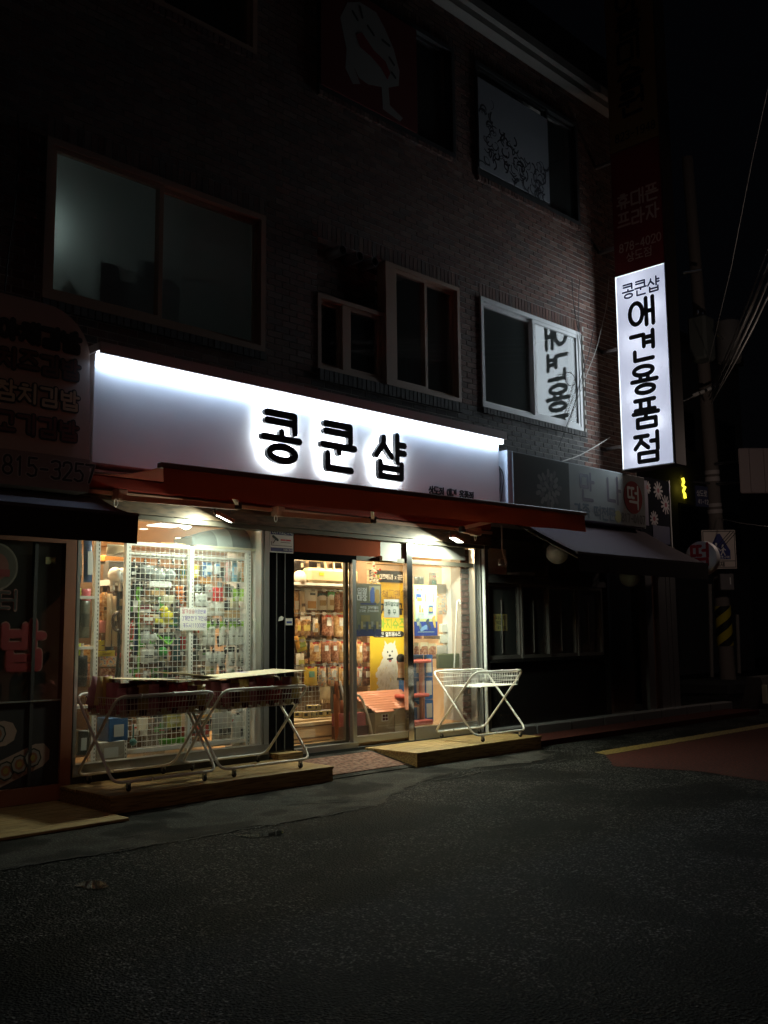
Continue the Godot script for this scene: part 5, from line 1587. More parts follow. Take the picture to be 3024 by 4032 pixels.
# ------------------------------------------------------------------ goods
func zoomed(o: Vector2, k: float, r: Array, z: float) -> Array:
	# rectangle of the photograph, given in an enlargement that starts at o with factor k, as [centre, size] on the plane z
	var cx: float = (r[0] + r[2]) / 2.0
	var cy: float = (r[1] + r[3]) / 2.0
	var l := pz(o.x + r[0] / k, o.y + cy / k, z)
	var rr := pz(o.x + r[2] / k, o.y + cy / k, z)
	var t := pz(o.x + cx / k, o.y + r[1] / k, z)
	var b := pz(o.x + cx / k, o.y + r[3] / k, z)
	return [Vector3((l.x + rr.x) / 2, (t.y + b.y) / 2, z), Vector2(rr.x - l.x, t.y - b.y)]
func pack(name_: String, label: String, group: String, at: Vector3, size: Vector2, c, opt := {}) -> Node3D:
	# a hung packet: pouch, header card, printed label, hook
	var o := thing(name_, label, "packet", at, group)
	var q := begin()
	var th: float = opt.get("thick", 0.045)
	var bs := Basis(Vector3.UP, rng.randf_range(-0.12, 0.12)) * Basis(Vector3.BACK, opt.get("tilt", rng.randf_range(-0.03, 0.03)))
	var m: Material = mat(c) if c is String else mat("pack_%s" % [c], c, 0.3)
	if opt.get("flat", false):
		soft_box(q, Vector3.ZERO, Vector3(size.x, size.y, th), minf(0.006, th * 0.3), bs)
		put(o, "carton", q, m)
	else:
		pouch(q, Vector3.ZERO, Vector3(size.x, size.y, th), bs)
		put(o, "pouch", q, m)
	if opt.has("head"):
		q = begin()
		box(q, bs * Vector3(0, size.y * 0.46, th * 0.12), Vector3(size.x * opt.get("headw", 0.98), size.y * opt.get("headh", 0.13), 0.006), bs)
		put(o, "header_card", q, mat("head_%s" % [opt.head], opt.head, 0.5))
	if opt.has("label"):
		q = begin()
		var lw: float = opt.get("lw", 0.62)
		var lh: float = opt.get("lh", 0.34)
		box(q, bs * Vector3(size.x * opt.get("lx", 0.0), size.y * opt.get("ly", -0.05), th * 0.53), Vector3(size.x * lw, size.y * lh, 0.004), bs)
		put(o, "printed_label", q, mat("label_%s" % [opt.label], opt.label, 0.5))
	if opt.has("mark"):
		q = begin()
		box(q, bs * Vector3(size.x * 0.04, size.y * opt.get("my", -0.24), th * 0.56), Vector3(size.x * 0.4, size.y * 0.1, 0.004), bs)
		put(o, "printed_mark", q, mat("label_%s" % [opt.mark], opt.mark, 0.5))
	if opt.get("hook", true):
		q = begin()
		tube(q, [Vector3(0, size.y * 0.47, -0.1), Vector3(0, size.y * 0.47, 0.02), Vector3(0, size.y * 0.5, 0.026)], 0.003, 5)
		put(o, "hook", q, mat("steel_dull"))
	return o
func hooks_row(o: Vector2, k: float, y: float, xs: Array, z: float, group: String, label: String) -> void:
	for x in xs:
		var w := zoomed(o, k, [x - 10, y - 24, x + 10, y + 24], z)
		var t := thing("peg_hook", label, "hook", w[0], group)
		var q := begin()
		soft_box(q, Vector3(0, 0, 0), Vector3(w[1].x, w[1].y, 0.012), 0.003)
		put(t, "tag", q, mat("black"))
		q = begin()
		box(q, Vector3(0, w[1].y * 0.22, 0.008), Vector3(w[1].x * 0.7, w[1].y * 0.3, 0.004))
		put(t, "price_print", q, mat("paper"))
func grid_panel(parent: Node, x0: float, x1: float, y0: float, y1: float, z: float, step: float, called := "wire_grid") -> void:
	var st := begin()
	var nx := int(round((x1 - x0) / step))
	var ny := int(round((y1 - y0) / step))
	for i in nx + 1:
		var x := lerpf(x0, x1, float(i) / nx)
		tube(st, [Vector3(x, y0, z), Vector3(x, y1, z)], 0.0026, 5)
	for i in ny + 1:
		var y := lerpf(y0, y1, float(i) / ny)
		tube(st, [Vector3(x0, y, z + 0.005), Vector3(x1, y, z + 0.005)], 0.0026, 5)
	put(parent, called, st, mat("white_metal"))
func upright(parent: Node, x: float, y0: float, y1: float, z: float, w := 0.05) -> void:
	var st := begin()
	span(st, Vector3(x - w / 2, y0, z - 0.03), Vector3(x + w / 2, y1, z + 0.02))
	put(parent, "upright", st, mat("white_metal"))
	st = begin()
	var y := y0 + 0.04
	while y < y1 - 0.03:
		box(st, Vector3(x + w * 0.2, y, z + 0.0203), Vector3(0.007, 0.017, 0.002))
		y += 0.035
	put(parent, "slots", st, mat("black"))
const DZ := Vector2(300, 2000)
const DK := 2.0738
const CZ := Vector2(250, 2500)
const CK := 1.659
const BZ := Vector2(1000, 2000)
const BK := 2.765
const SZ := Vector2(1100, 2450)
const AZ := Vector2(1500, 2000)
const AK := 2.552
func window_stock() -> void:
	var zg := -0.25
	var r := thing("grid_rack", "white wire grid display rack standing behind the shop window", "display rack")
	for x in [4.785, 5.485, 6.185]:
		upright(r, x, 0.21, 2.255, zg)
	bpart(r, "top_rail", Vector3(4.76, 2.235, zg - 0.03), Vector3(5.46, 2.265, zg + 0.018), mat("white_metal"))
	bpart(r, "top_rail", Vector3(5.51, 2.235, zg - 0.03), Vector3(6.16, 2.265, zg + 0.018), mat("white_metal"))
	bpart(r, "top_shelf", Vector3(4.76, 2.15, zg - 0.36), Vector3(6.2, 2.17, zg - 0.035), mat("white_metal"))
	grid_panel(r, 4.815, 5.455, 0.36, 2.23, zg, 0.0525)
	grid_panel(r, 5.515, 6.155, 0.36, 2.23, zg, 0.0525)
	bpart(r, "bottom_rail", Vector3(4.815, 0.31, zg - 0.02), Vector3(6.16, 0.35, zg + 0.015), mat("white_metal"))
	# plain boards behind the goods
	bpart(self, "rack_back_panel", Vector3(4.95, 0.3, -1.05), Vector3(6.26, 2.1, -1.0), mat("peg_brown", [0.13, 0.075, 0.04], 0.7)).set_meta("kind", "structure")
	# handwritten price notice
	var w := zoomed(DZ, DK, [847, 815, 1067, 1000], zg + 0.03)
	var nt := thing("price_notice", "white handwritten price notice hung on the wire grid rack", "notice", w[0] - Vector3(w[1].x / 2, w[1].y / 2, 0))
	bpart(nt, "sheet", Vector3.ZERO, Vector3(w[1].x, w[1].y, 0.002), mat("paper"))
	var pen := [["물가상승", 0.02, 0.155, "ink_pink", 0.035], ["으로인해", 0.165, 0.155, "ink_violet", 0.031], ["3개만원가격인상", 0.015, 0.09, "ink_violet", 0.037], ["카드시11000원", 0.03, 0.025, "ink_violet", 0.034]]
	mat("ink_pink", [0.5, 0.12, 0.2], 0.7)
	var sc: float = w[1].x / 0.31
	for p in pen:
		write(nt, p[0], Vector3(p[1] * sc, p[2] * w[1].y / 0.21, 0.002), Vector3.RIGHT, Vector3.UP, Vector2(p[4], p[4] * 1.3) * sc, 0.0035, mat(p[3]), 0.0006, 1.04)
	var z := -0.36
	var gA := "goods hung behind the wire grid"
	# near bay of the grid
	var lst := [
		[[505, 470, 620, 540], "grey_pack", "grey felt packet at the top of the near grid bay", [0.3, 0.33, 0.33], {"label": [0.2, 0.22, 0.22]}],
		[[488, 515, 615, 592], "black_pouch", "black folded harness packet in the near grid bay", [0.015, 0.015, 0.017], {}],
		[[575, 672, 700, 722], "kraft_box", "kraft brown box above the beige pads", [0.42, 0.27, 0.13], {"flat": true, "thick": 0.1}],
		[[565, 715, 690, 782], "beige_pad", "rolled beige pad behind the grid", [0.55, 0.53, 0.36], {"thick": 0.07}], [[688, 712, 797, 782], "beige_pad", "rolled beige pad behind the grid", [0.55, 0.53, 0.36], {"thick": 0.07}],
		[[478, 760, 630, 850], "white_pack", "white and maroon packet below the rolled pads", [0.62, 0.6, 0.58], {"label": [0.2, 0.03, 0.04]}],
		[[640, 905, 800, 950], "yellow_tray", "yellow-green tray under the yellow duck toy", [0.45, 0.42, 0.04], {"flat": true}],
		[[520, 872, 640, 940], "clear_pack", "clear packet of dark treats in the near grid bay", "jerky", {"label": [0.6, 0.6, 0.56]}],
		[[598, 870, 682, 905], "cream_box", "small cream box beside the clear treats", [0.6, 0.5, 0.32], {"flat": true}],
		[[520, 1000, 600, 1105], "silver_pack", "silver grey packet beside the green lead", [0.42, 0.46, 0.45], {"head": [0.03, 0.03, 0.03]}], [[600, 1032, 662, 1092], "silver_pack", "crumpled silver packet leaning in the near grid bay", [0.6, 0.64, 0.62], {"tilt": 0.5}],
		[[658, 1015, 805, 1135], "harness_pack", "black and green harness packet on the grid", [0.02, 0.03, 0.022], {"label": [0.08, 0.4, 0.05], "lw": 0.3, "lh": 0.5}],
		[[510, 1150, 622, 1262], "foil_pack", "shiny foil bag low in the near grid bay", [0.55, 0.58, 0.56], {"label": [0.1, 0.1, 0.1], "lh": 0.2}],
		[[860, 1048, 918, 1152], "red_pack", "small red toy packet at the bay's edge", [0.55, 0.04, 0.04], {}],
		[[790, 1060, 855, 1245], "teal_strap", "long dark teal strap packet in the near bay", [0.02, 0.1, 0.11], {"thick": 0.02}],
		[[678, 1250, 732, 1302], "black_box", "small black box above the crumpled bag", [0.015, 0.015, 0.015], {"flat": true}],
		[[455, 980, 502, 1205], "navy_strap", "navy strap packet behind the near upright", [0.02, 0.04, 0.1], {"thick": 0.02}],
		[[870, 470, 912, 572], "yellow_card", "yellow and teal card at the middle upright", [0.6, 0.5, 0.06], {"flat": true, "thick": 0.012, "label": [0.05, 0.35, 0.4]}],
		# far bay
		[[965, 462, 1012, 572], "yellow_card", "yellow boxed card just past the middle upright", [0.62, 0.5, 0.05], {"flat": true, "thick": 0.02, "label": [0.6, 0.62, 0.6]}],
		[[1020, 440, 1062, 592], "tube_pack", "slim black and blue packet in the far grid bay", [0.05, 0.12, 0.3], {"label": [0.5, 0.6, 0.7]}],
		[[1060, 440, 1130, 542], "blue_pack", "blue and white packet in the far grid bay's top row", [0.12, 0.35, 0.68], {"label": [0.75, 0.78, 0.8], "lh": 0.5}], [[1130, 440, 1182, 542], "white_pack", "white packet with blue corner in the top row", [0.72, 0.76, 0.78], {"label": [0.1, 0.3, 0.6], "lh": 0.2, "ly": 0.2}],
		[[1205, 430, 1242, 602], "pink_tube", "slim pink and white stick packet", [0.75, 0.45, 0.42], {"label": [0.8, 0.78, 0.75]}], [[1243, 440, 1282, 602], "white_tube", "slim white stick packet", [0.78, 0.8, 0.78], {"label": [0.6, 0.2, 0.1], "lh": 0.15}],
		[[1286, 410, 1332, 602], "sky_tube", "slim sky blue stick packet", [0.25, 0.55, 0.78], {"label": [0.8, 0.8, 0.8]}], [[1336, 430, 1362, 602], "orange_tube", "slim orange stick packet", [0.7, 0.4, 0.2], {"label": [0.7, 0.75, 0.8]}], [[1366, 430, 1396, 602], "green_tube", "slim green stick packet", [0.35, 0.55, 0.1], {"label": [0.8, 0.8, 0.7]}],
		[[1000, 562, 1092, 622], "orange_box", "orange wooden box on the far bay's shelf", [0.5, 0.22, 0.04], {"flat": true, "thick": 0.12, "hook": false}],
		[[978, 622, 1032, 668], "grey_card", "folded grey card leaning in the far bay", [0.5, 0.58, 0.58], {"tilt": 0.5}],
		[[1105, 650, 1192, 762], "red_pack", "bright red packet in the far grid bay", [0.7, 0.03, 0.025], {"label": [0.5, 0.02, 0.02]}],
		[[1260, 660, 1312, 762], "lime_pack", "lime green packet with white base", [0.35, 0.6, 0.1], {"label": [0.75, 0.8, 0.6], "ly": -0.3}], [[1336, 660, 1392, 762], "lime_pack", "lime green packet with white base", [0.35, 0.6, 0.1], {"label": [0.75, 0.8, 0.6], "ly": -0.3}],
		[[1268, 742, 1342, 812], "cream_pack", "cream pouch under the lime packets", [0.65, 0.6, 0.42], {}],
		[[966, 700, 1070, 802], "white_pack", "plain white packet by the price notice", [0.7, 0.74, 0.7], {"label": [0.4, 0.45, 0.42], "lh": 0.15}], [[1068, 760, 1132, 882], "white_pack", "white bone treat packet in the third row", [0.68, 0.68, 0.62], {"label": [0.45, 0.4, 0.3], "lh": 0.2}], [[1132, 770, 1202, 882], "white_pack", "white bone treat packet in the third row", [0.68, 0.68, 0.62], {"label": [0.45, 0.4, 0.3], "lh": 0.2}],
		[[1200, 838, 1302, 902], "kraft_box", "kraft box at the end of the third row", [0.45, 0.3, 0.15], {"flat": true, "thick": 0.1}],
	]
	for k in [[1008, 1072], [1080, 1142], [1172, 1228], [1230, 1284], [1290, 1372]]:
		lst.append([[k[0], 955, k[1], 1122], "pad_pack", "green topped white pad packet in the fourth row", [0.72, 0.74, 0.68], {"head": [0.22, 0.48, 0.04], "headh": 0.42, "label": [0.15, 0.16, 0.12], "lh": 0.05, "lw": 0.5}])
	for k in [[1048, 1108], [1110, 1166], [1174, 1228], [1230, 1284], [1300, 1372]]:
		lst.append([[k[0], 1175, k[1], 1292], "snack_pack", "white packet with grey print in the lowest row", [0.68, 0.7, 0.66], {"label": [0.3, 0.31, 0.28], "lh": 0.22, "mark": [0.12, 0.12, 0.1]}])
	for e in lst:
		var q := zoomed(DZ, DK, e[0], z)
		pack(e[1], e[2], gA, q[0] + Vector3(0, 0, rng.randf_range(-0.04, 0.04)), q[1], e[3], e[4])
	hooks_row(DZ, DK, 440, [472, 562, 675, 790, 870], -0.29, "hook tags on the grid", "black price tag on a hook at the grid's top")
	hooks_row(DZ, DK, 620, [515, 565], -0.29, "hook tags on the grid", "black price tag on a hook at the grid's top")
	hooks_row(DZ, DK, 930, [1112, 1160, 1228, 1328], -0.29, "hook tags on the far bay", "black price tag on a hook over the pad packets")
	hooks_row(DZ, DK, 1158, [1045, 1122, 1220, 1318], -0.29, "hook tags on the far bay", "black price tag on a hook over the pad packets")
	# clear domed carriers
	for e in [[[618, 498, 722, 602], "clear grey domed carrier beside the black harness packet"], [[720, 498, 802, 602], "clear grey domed carrier next to the yellow card"]]:
		var q := zoomed(DZ, DK, e[0], -0.42)
		var t := thing("domed_carrier", e[1], "carrier", q[0], "domed carriers")
		var s := begin()
		ball(s, Vector3.ZERO, Vector3(q[1].x / 2, q[1].y / 2, 0.08), 16)
		put(t, "dome", s, mat("dome_grey", [0.42, 0.48, 0.48], 0.1))
		s = begin()
		ball(s, Vector3(0, 0, 0.05), Vector3(q[1].x / 4, q[1].y / 4, 0.05), 12)
		put(t, "window", s, mat("dome_pale", [0.6, 0.66, 0.66], 0.1))
	single("white_tray_pack", "long white tray packet below the domed carriers", "packet", boxed(pz(300 + 560 / DK, 2000 + 652 / DK, -0.4), pz(300 + 745 / DK, 2000 + 605 / DK, -0.4) + Vector3(0, 0, 0.08)), mat("tray_white", [0.7, 0.72, 0.7], 0.4))
	# leads and loops
	var lead := func(label: String, pts: Array, zz: float, rad: float, m: Material) -> void:
		var path := []
		for p in pts:
			path.append(pz(300 + p[0] / DK, 2000 + p[1] / DK, zz))
		var s := begin()
		tube(s, arc_path(path, 0.05), rad, 6)
		single("dog_lead", label, "lead", s, m)
	lead.call("bright green nylon lead hanging straight in the near bay", [[512, 620], [516, 760], [510, 900], [514, 1060], [510, 1200], [506, 1335]], -0.32, 0.009, mat("lead_green", [0.2, 0.55, 0.05], 0.5))
	lead.call("black nylon lead bundle beside the green lead", [[470, 600], [465, 680], [500, 740], [520, 680], [505, 610], [480, 640], [490, 720]], -0.33, 0.014, mat("black"))
	lead.call("second green lead looped near the grid's edge", [[500, 650], [492, 720], [508, 760]], -0.31, 0.008, mat("lead_green"))
	lead.call("thin red lead looped behind the near upright", [[462, 920], [440, 980], [432, 1040], [446, 1090], [470, 1040], [465, 960]], -0.31, 0.006, mat("lead_red", [0.5, 0.03, 0.03], 0.5))
	lead.call("dark red lead hanging below the looped one", [[438, 1110], [430, 1160], [440, 1220], [432, 1265]], -0.31, 0.006, mat("lead_maroon", [0.25, 0.03, 0.03], 0.5))
	lead.call("green and black cross harness strap", [[662, 1030], [700, 1070], [760, 1125], [800, 1060]], -0.31, 0.009, mat("lead_green"))
	lead.call("black leather belt hanging beside the grid's upright", [[345, 690], [340, 800], [350, 1000], [345, 1200], [325, 1390]], -0.4, 0.014, mat("leather_black", [0.015, 0.014, 0.013], 0.4))
	lead.call("brown leather collar loop on the hook by the upright", [[350, 850], [310, 870], [295, 930], [310, 990], [345, 1005], [360, 930], [352, 860]], -0.38, 0.016, mat("leather_brown", [0.06, 0.035, 0.022], 0.35))
	# ball toys
	var rows := 0
	for p in [[828, 655], [858, 650], [890, 660], [830, 690], [862, 690], [895, 700], [838, 730], [872, 728], [900, 745], [860, 768], [888, 785], [832, 785]]:
		var q := begin()
		ball(q, pz(300 + p[0] / DK, 2000 + p[1] / DK, -0.34), Vector3.ONE * 0.024, 10)
		single("ball_toy", "small ball toy in the orange string by the middle upright", "ball", q, mat("ball_%d" % (rows % 3), [[0.75, 0.22, 0.03], [0.04, 0.02, 0.02], [0.75, 0.7, 0.62]][[0, 0, 1, 0, 2][rows % 5]], 0.4), "orange ball toys")
		rows += 1
	var gb := begin()
	ball(gb, pz(300 + 705 / DK, 2000 + 1176 / DK, -0.34), Vector3.ONE * 0.05, 14)
	single("green_ball", "green rubber ball toy in the near grid bay", "ball", gb, mat("rubber_green", [0.04, 0.32, 0.05], 0.4))
	var dk := zoomed(DZ, DK, [665, 828, 805, 905], -0.36)
	var du := thing("duck_toy", "yellow plush duck toy in the middle of the near bay", "toy", dk[0])
	var s2 := begin()
	ball(s2, Vector3(0.01, -0.01, 0), Vector3(0.075, 0.045, 0.04), 14)
	put(du, "body", s2, mat("duck_yellow", [0.72, 0.62, 0.03], 0.7))
	s2 = begin()
	ball(s2, Vector3(-0.03, 0.045, 0.01), Vector3(0.04, 0.035, 0.035), 14)
	put(du, "head", s2, mat("duck_yellow"))
	s2 = begin()
	ball(s2, Vector3(-0.075, 0.04, 0.02), Vector3(0.022, 0.01, 0.018), 10)
	put(du, "beak", s2, mat("duck_beak", [0.7, 0.35, 0.03], 0.6))
	# felt cave bed on top of the rack
	var cv := thing("cave_bed", "grey felt cave bed with a lighter band on the rack", "pet bed", Vector3(5.93, 2.275, -0.42))
	var arch := func(x0: float, x1: float, m: Material, called: String) -> void:
		var st := begin()
		var n := 14
		for i in n:
			for e in 4:
				var q := []
				var nn := []
				for c in [[i, e], [i + 1, e], [i + 1, e + 1], [i, e + 1]]:
					var t: float = PI * c[0] / n
					var x: float = lerpf(x0, x1, c[1] / 4.0)
					var hh := 0.09 + 0.13 * sin(clampf((x + 0.42) / 0.8, 0.0, 1.0) * PI * 0.62)
					q.append(Vector3(x, hh * sin(t), -0.17 * cos(t)))
					nn.append(Vector3(-0.25, sin(t), -cos(t)).normalized())
				face(st, q[0], q[1], q[2], nn[0], nn[1], nn[2])
				face(st, q[0], q[2], q[3], nn[0], nn[2], nn[3])
		put(cv, called, st, m)
	arch.call(-0.42, -0.13, mat("felt_grey", [0.16, 0.18, 0.18], 0.95), "rear_shell")
	arch.call(-0.13, 0.06, mat("felt_light", [0.33, 0.37, 0.36], 0.95), "light_band")
	arch.call(0.06, 0.3, mat("felt_grey"), "front_shell")
	bpart(cv, "back_panel", Vector3(-0.425, 0.0, -0.16), Vector3(-0.41, 0.08, 0.16), mat("felt_grey"))
	bpart(cv, "base_board", Vector3(-0.4, -0.022, -0.2), Vector3(0.42, 0.0, 0.2), mat("felt_board", [0.62, 0.6, 0.45], 0.8))
	# crumpled wrappings beside it
	for e in [[[250, 300, 420, 385], "white_wrap", "pile of white paper wrapping on the rack's near end", [0.72, 0.66, 0.5]], [[500, 285, 700, 312], "orange_wrap", "flat orange wrapped packet on top of the rack", [0.75, 0.42, 0.16]], [[700, 288, 890, 312], "peach_wrap", "peach wrapped packet lying on top of the rack", [0.75, 0.5, 0.25]]]:
		var q := zoomed(DZ, DK, e[0], -0.45)
		pack(e[1], e[2], "wrapped goods on the rack", q[0], q[1], e[3], {"thick": 0.2, "hook": false})
	# slotted shelf post with shelves at the near end
	var sp := thing("shelf_unit", "slotted steel shelf unit at the near end of the window", "shelf unit")
	upright(sp, 4.455, 0.21, 2.42, -0.22, 0.045)
	for y in [0.75, 1.27, 1.72]:
		bpart(sp, "shelf", Vector3(4.15, y, -0.55), Vector3(4.43, y + 0.025, -0.2), mat("white_metal"))
	var gB := "bags on the near shelf unit"
	for e in [[[-60, 290, 45, 608], "feed_bag", "navy feed bag with white panel on the top shelf", [0.03, 0.07, 0.16], {"label": [0.5, 0.55, 0.58], "lh": 0.55, "thick": 0.1, "hook": false}], [[60, 262, 128, 608], "feed_bag", "tall navy feed bag against the shelf post", [0.03, 0.07, 0.17], {"label": [0.32, 0.38, 0.42], "lh": 0.55, "thick": 0.1, "hook": false}],
			[[0, 742, 108, 1062], "olive_bag", "dark olive padded bag hanging on the shelf unit", [0.09, 0.1, 0.075], {"label": [0.05, 0.06, 0.05], "thick": 0.1}], [[38, 660, 118, 762], "pink_toy", "pink plush toy at the middle shelf", [0.6, 0.16, 0.2], {"thick": 0.09}], [[0, 655, 40, 730], "lime_toy", "lime plush toy beside the pink one", [0.45, 0.5, 0.08], {"thick": 0.06}],
			[[-10, 1105, 36, 1205], "lime_pack", "bright lime packet under the middle shelf", [0.5, 0.55, 0.04], {}], [[-40, 1205, 92, 1460], "black_bag", "black carrier bag on the lower shelf", [0.02, 0.022, 0.022], {"thick": 0.14, "hook": false}], [[30, 1105, 62, 1240], "striped_lead", "black and white striped strap by the shelf post", [0.3, 0.3, 0.27], {"thick": 0.02}]]:
		var q := zoomed(DZ, DK, e[0], -0.35)
		pack(e[1], e[2], gB, q[0], q[1], e[3], e[4])
	# goods seen between the post and the grid, further in
	var zb := -0.95
	single("orange_beam", "orange wooden shelf board over the grey box", "shelf board", boxed(pz(300 + 170 / DK, 2000 + 442 / DK, -1.1), pz(300 + 560 / DK, 2000 + 412 / DK, -1.1) + Vector3(0, 0, 0.14)), mat("beam_orange", [0.55, 0.24, 0.06], 0.5))
	single("grey_carton", "large dark grey box on the inner shelf", "box", boxed(pz(300 + 178 / DK, 2000 + 602 / DK, -1.1), pz(300 + 470 / DK, 2000 + 452 / DK, -1.1) + Vector3(0, 0, 0.2)), mat("carton_grey", [0.1, 0.095, 0.085], 0.7))
	bpart(self, "inner_shelf", pz(300 + 170 / DK, 2000 + 640 / DK, -1.1), pz(300 + 470 / DK, 2000 + 604 / DK, -1.1) + Vector3(0, 0, 0.25), mat("white_metal")).set_meta("kind", "structure")
	bpart(self, "inner_back_panel", Vector3(4.2, 0.21, -1.2), Vector3(6.26, 2.1, -1.15), mat("peg_brown")).set_meta("kind", "structure")
	var mt := zoomed(DZ, DK, [268, 468, 500, 682], -0.62)
	var dm := thing("dog_mannequin", "white dog torso mannequin wearing a pale vest", "mannequin", mt[0])
	var wm := mat("mannequin", [0.66, 0.66, 0.62], 0.5)
	s2 = begin()
	var msx: float = mt[1].x
	var msy: float = mt[1].y
	ball(s2, Vector3(0.02, msy * 0.16, 0), Vector3(msx * 0.42, msy * 0.27, 0.11), 18, Basis(Vector3.BACK, 0.12))
	ball(s2, Vector3(-msx * 0.3, msy * 0.12, 0), Vector3(msx * 0.17, msy * 0.3, 0.1), 14)
	ball(s2, Vector3(msx * 0.36, msy * 0.3, 0), Vector3(msx * 0.16, msy * 0.22, 0.07), 14, Basis(Vector3.BACK, -0.5))
	put(dm, "torso", s2, wm)
	for p in [[-0.28, -0.05], [-0.22, 0.06], [0.16, -0.05], [0.24, 0.06]]:
		s2 = begin()
		lathe(s2, [Vector2(0, -msy * 0.5), Vector2(0.02, -msy * 0.5), Vector2(0.022, -msy * 0.42), Vector2(0.017, -msy * 0.25), Vector2(0.035, msy * 0.05), Vector2(0, msy * 0.1)], Transform3D(Basis(), Vector3(p[0] * msx, 0, p[1])), 10)
		put(dm, "leg", s2, wm)
	var gC := "toys hung behind the belts"
	for e in [[[190, 700, 228, 1000], "tan_toy", "long tan chew stick packet", "chips"], [[205, 690, 250, 930], "tan_toy", "long tan chew stick packet", "chips"], [[236, 700, 282, 1132], "tan_toy", "pale rawhide stick packet with arrow print", [0.62, 0.48, 0.3]], [[282, 720, 322, 1130], "tan_toy", "pale rawhide stick packet with arrow print", [0.58, 0.44, 0.28]], [[180, 920, 235, 1020], "pink_toy", "pink toy pair on a cord", [0.7, 0.28, 0.24]], [[275, 690, 335, 790], "dark_pack", "dark brown card packet by the belts", [0.08, 0.05, 0.035]], [[180, 1165, 330, 1215], "yellow_header", "yellow printed header card over the gum bag", [0.6, 0.52, 0.05]], [[185, 1212, 332, 1296], "gum_bag", "clear bag of mixed chew gums", "mixed"], [[180, 1080, 232, 1160], "yellow_header", "small yellow card with black print", [0.6, 0.5, 0.05]], [[60, 1120, 165, 1260], "chew_bag", "bag of cream chew rolls by the post", "chips"], [[60, 1270, 170, 1400], "chew_bag", "bag of brown chews low by the post", "jerky"], [[200, 1310, 330, 1400], "chew_bag", "clear bag of brown chews under the gum bag", "jerky"]]:
		var q := zoomed(DZ, DK, e[0], -0.8)
		pack(e[1], e[2], gC, q[0] + Vector3(0, 0, rng.randf_range(-0.05, 0.05)), q[1], e[3], {"label": [0.12, 0.08, 0.05], "lh": 0.1, "lw": 0.4} if rng.randf() < 0.6 else {})
	# filler of goods on the inner wall, seen through the wires
	var tones := [[0.4, 0.28, 0.16], [0.16, 0.08, 0.04], [0.62, 0.55, 0.42], [0.02, 0.02, 0.02], [0.3, 0.15, 0.07], [0.07, 0.09, 0.07]]
	for row in 7:
		for k in 13:
			var at := Vector3(5.0 + k * 0.096 + rng.randf_range(-0.01, 0.01), 0.5 + row * 0.235, -0.93)
			var ti := rng.randi() % 6
			pack("wall_packet", ["tan", "brown", "cream", "black", "caramel", "grey green"][ti] + " packet hung in the rows on the brown inner wall", "packets on the brown inner wall", at, Vector2(0.085, rng.randf_range(0.15, 0.21)), tones[ti], {"label": [[0.6, 0.55, 0.45], [0.5, 0.1, 0.06], [0.1, 0.1, 0.1]][rng.randi() % 3], "hook": false, "lh": 0.25, "thick": 0.03})
	# a crowded second layer behind the first packets
	var pal := [["black", [0.012, 0.012, 0.013]], ["white", [0.66, 0.68, 0.64]], ["grey", [0.3, 0.33, 0.32]], ["leaf green", [0.08, 0.3, 0.05]], ["beige", [0.5, 0.45, 0.28]], ["brown", [0.12, 0.06, 0.03]], ["teal", [0.03, 0.16, 0.17]], ["silver", [0.55, 0.58, 0.57]]]
	for bay in 2:
		for row in 10:
			for k in 7:
				var ci: int = [0, 2, 0, 3, 4, 7, 5, 1, 0, 6][rng.randi() % 10] if bay == 0 else [1, 1, 0, 1, 4, 7, 2, 5, 0, 1][rng.randi() % 10]
				var at := Vector3(4.98 + bay * 0.74 + k * 0.093 + rng.randf_range(-0.02, 0.02), 0.5 + row * 0.168 + rng.randf_range(-0.02, 0.02), -0.52 + rng.randf_range(-0.05, 0.05))
				pack("layered_packet", pal[ci][0] + " packet in the crowded second layer of the " + ["near", "far"][bay] + " grid bay", "second layer of goods behind the grid", at, Vector2(rng.randf_range(0.06, 0.1), rng.randf_range(0.1, 0.15)), pal[ci][1], {"hook": false, "label": [[0.7, 0.7, 0.66], [0.03, 0.03, 0.03], [0.1, 0.35, 0.06], [0.5, 0.08, 0.05]][rng.randi() % 4], "lh": rng.randf_range(0.12, 0.35), "lw": rng.randf_range(0.3, 0.8), "ly": rng.randf_range(-0.25, 0.25), "tilt": rng.randf_range(-0.18, 0.18)})
	# low goods behind the carts
	for e in [[[520, 540, 668, 790], "clear_bag", "knotted clear plastic bag on the window floor", "clear_plastic", {"thick": 0.25, "hook": false}], [[660, 512, 765, 605], "yellow_box", "yellow-green printed box low in the window", [0.5, 0.45, 0.12], {"flat": true, "thick": 0.06, "hook": false, "label": [0.6, 0.58, 0.4]}], [[785, 592, 935, 655], "red_box", "red and black flat box low in the window", [0.45, 0.05, 0.03], {"flat": true, "thick": 0.1, "hook": false, "label": [0.05, 0.04, 0.04]}], [[900, 520, 952, 565], "orange_pack", "orange packet low in the window", [0.65, 0.3, 0.05], {"hook": false}], [[970, 505, 1090, 725], "grey_bag", "big clear bag of grey tins on the window floor", [0.42, 0.43, 0.4], {"thick": 0.16, "hook": false, "label": [0.06, 0.06, 0.06], "lh": 0.2}], [[1095, 520, 1215, 725], "grey_bag", "big clear bag of pale tins on the window floor", [0.5, 0.51, 0.47], {"thick": 0.16, "hook": false, "label": [0.08, 0.08, 0.08], "lh": 0.25}], [[480, 540, 545, 620], "white_box", "white boxed card behind the clear bag", [0.7, 0.66, 0.55], {"flat": true, "hook": false}], [[685, 640, 730, 680], "brown_box", "brown box behind the green bowls", [0.2, 0.07, 0.03], {"flat": true, "hook": false}]]:
		var q := zoomed(CZ, CK, e[0], -0.5)
		pack(e[1], e[2], "goods low in the display window", q[0], q[1], e[3], e[4])
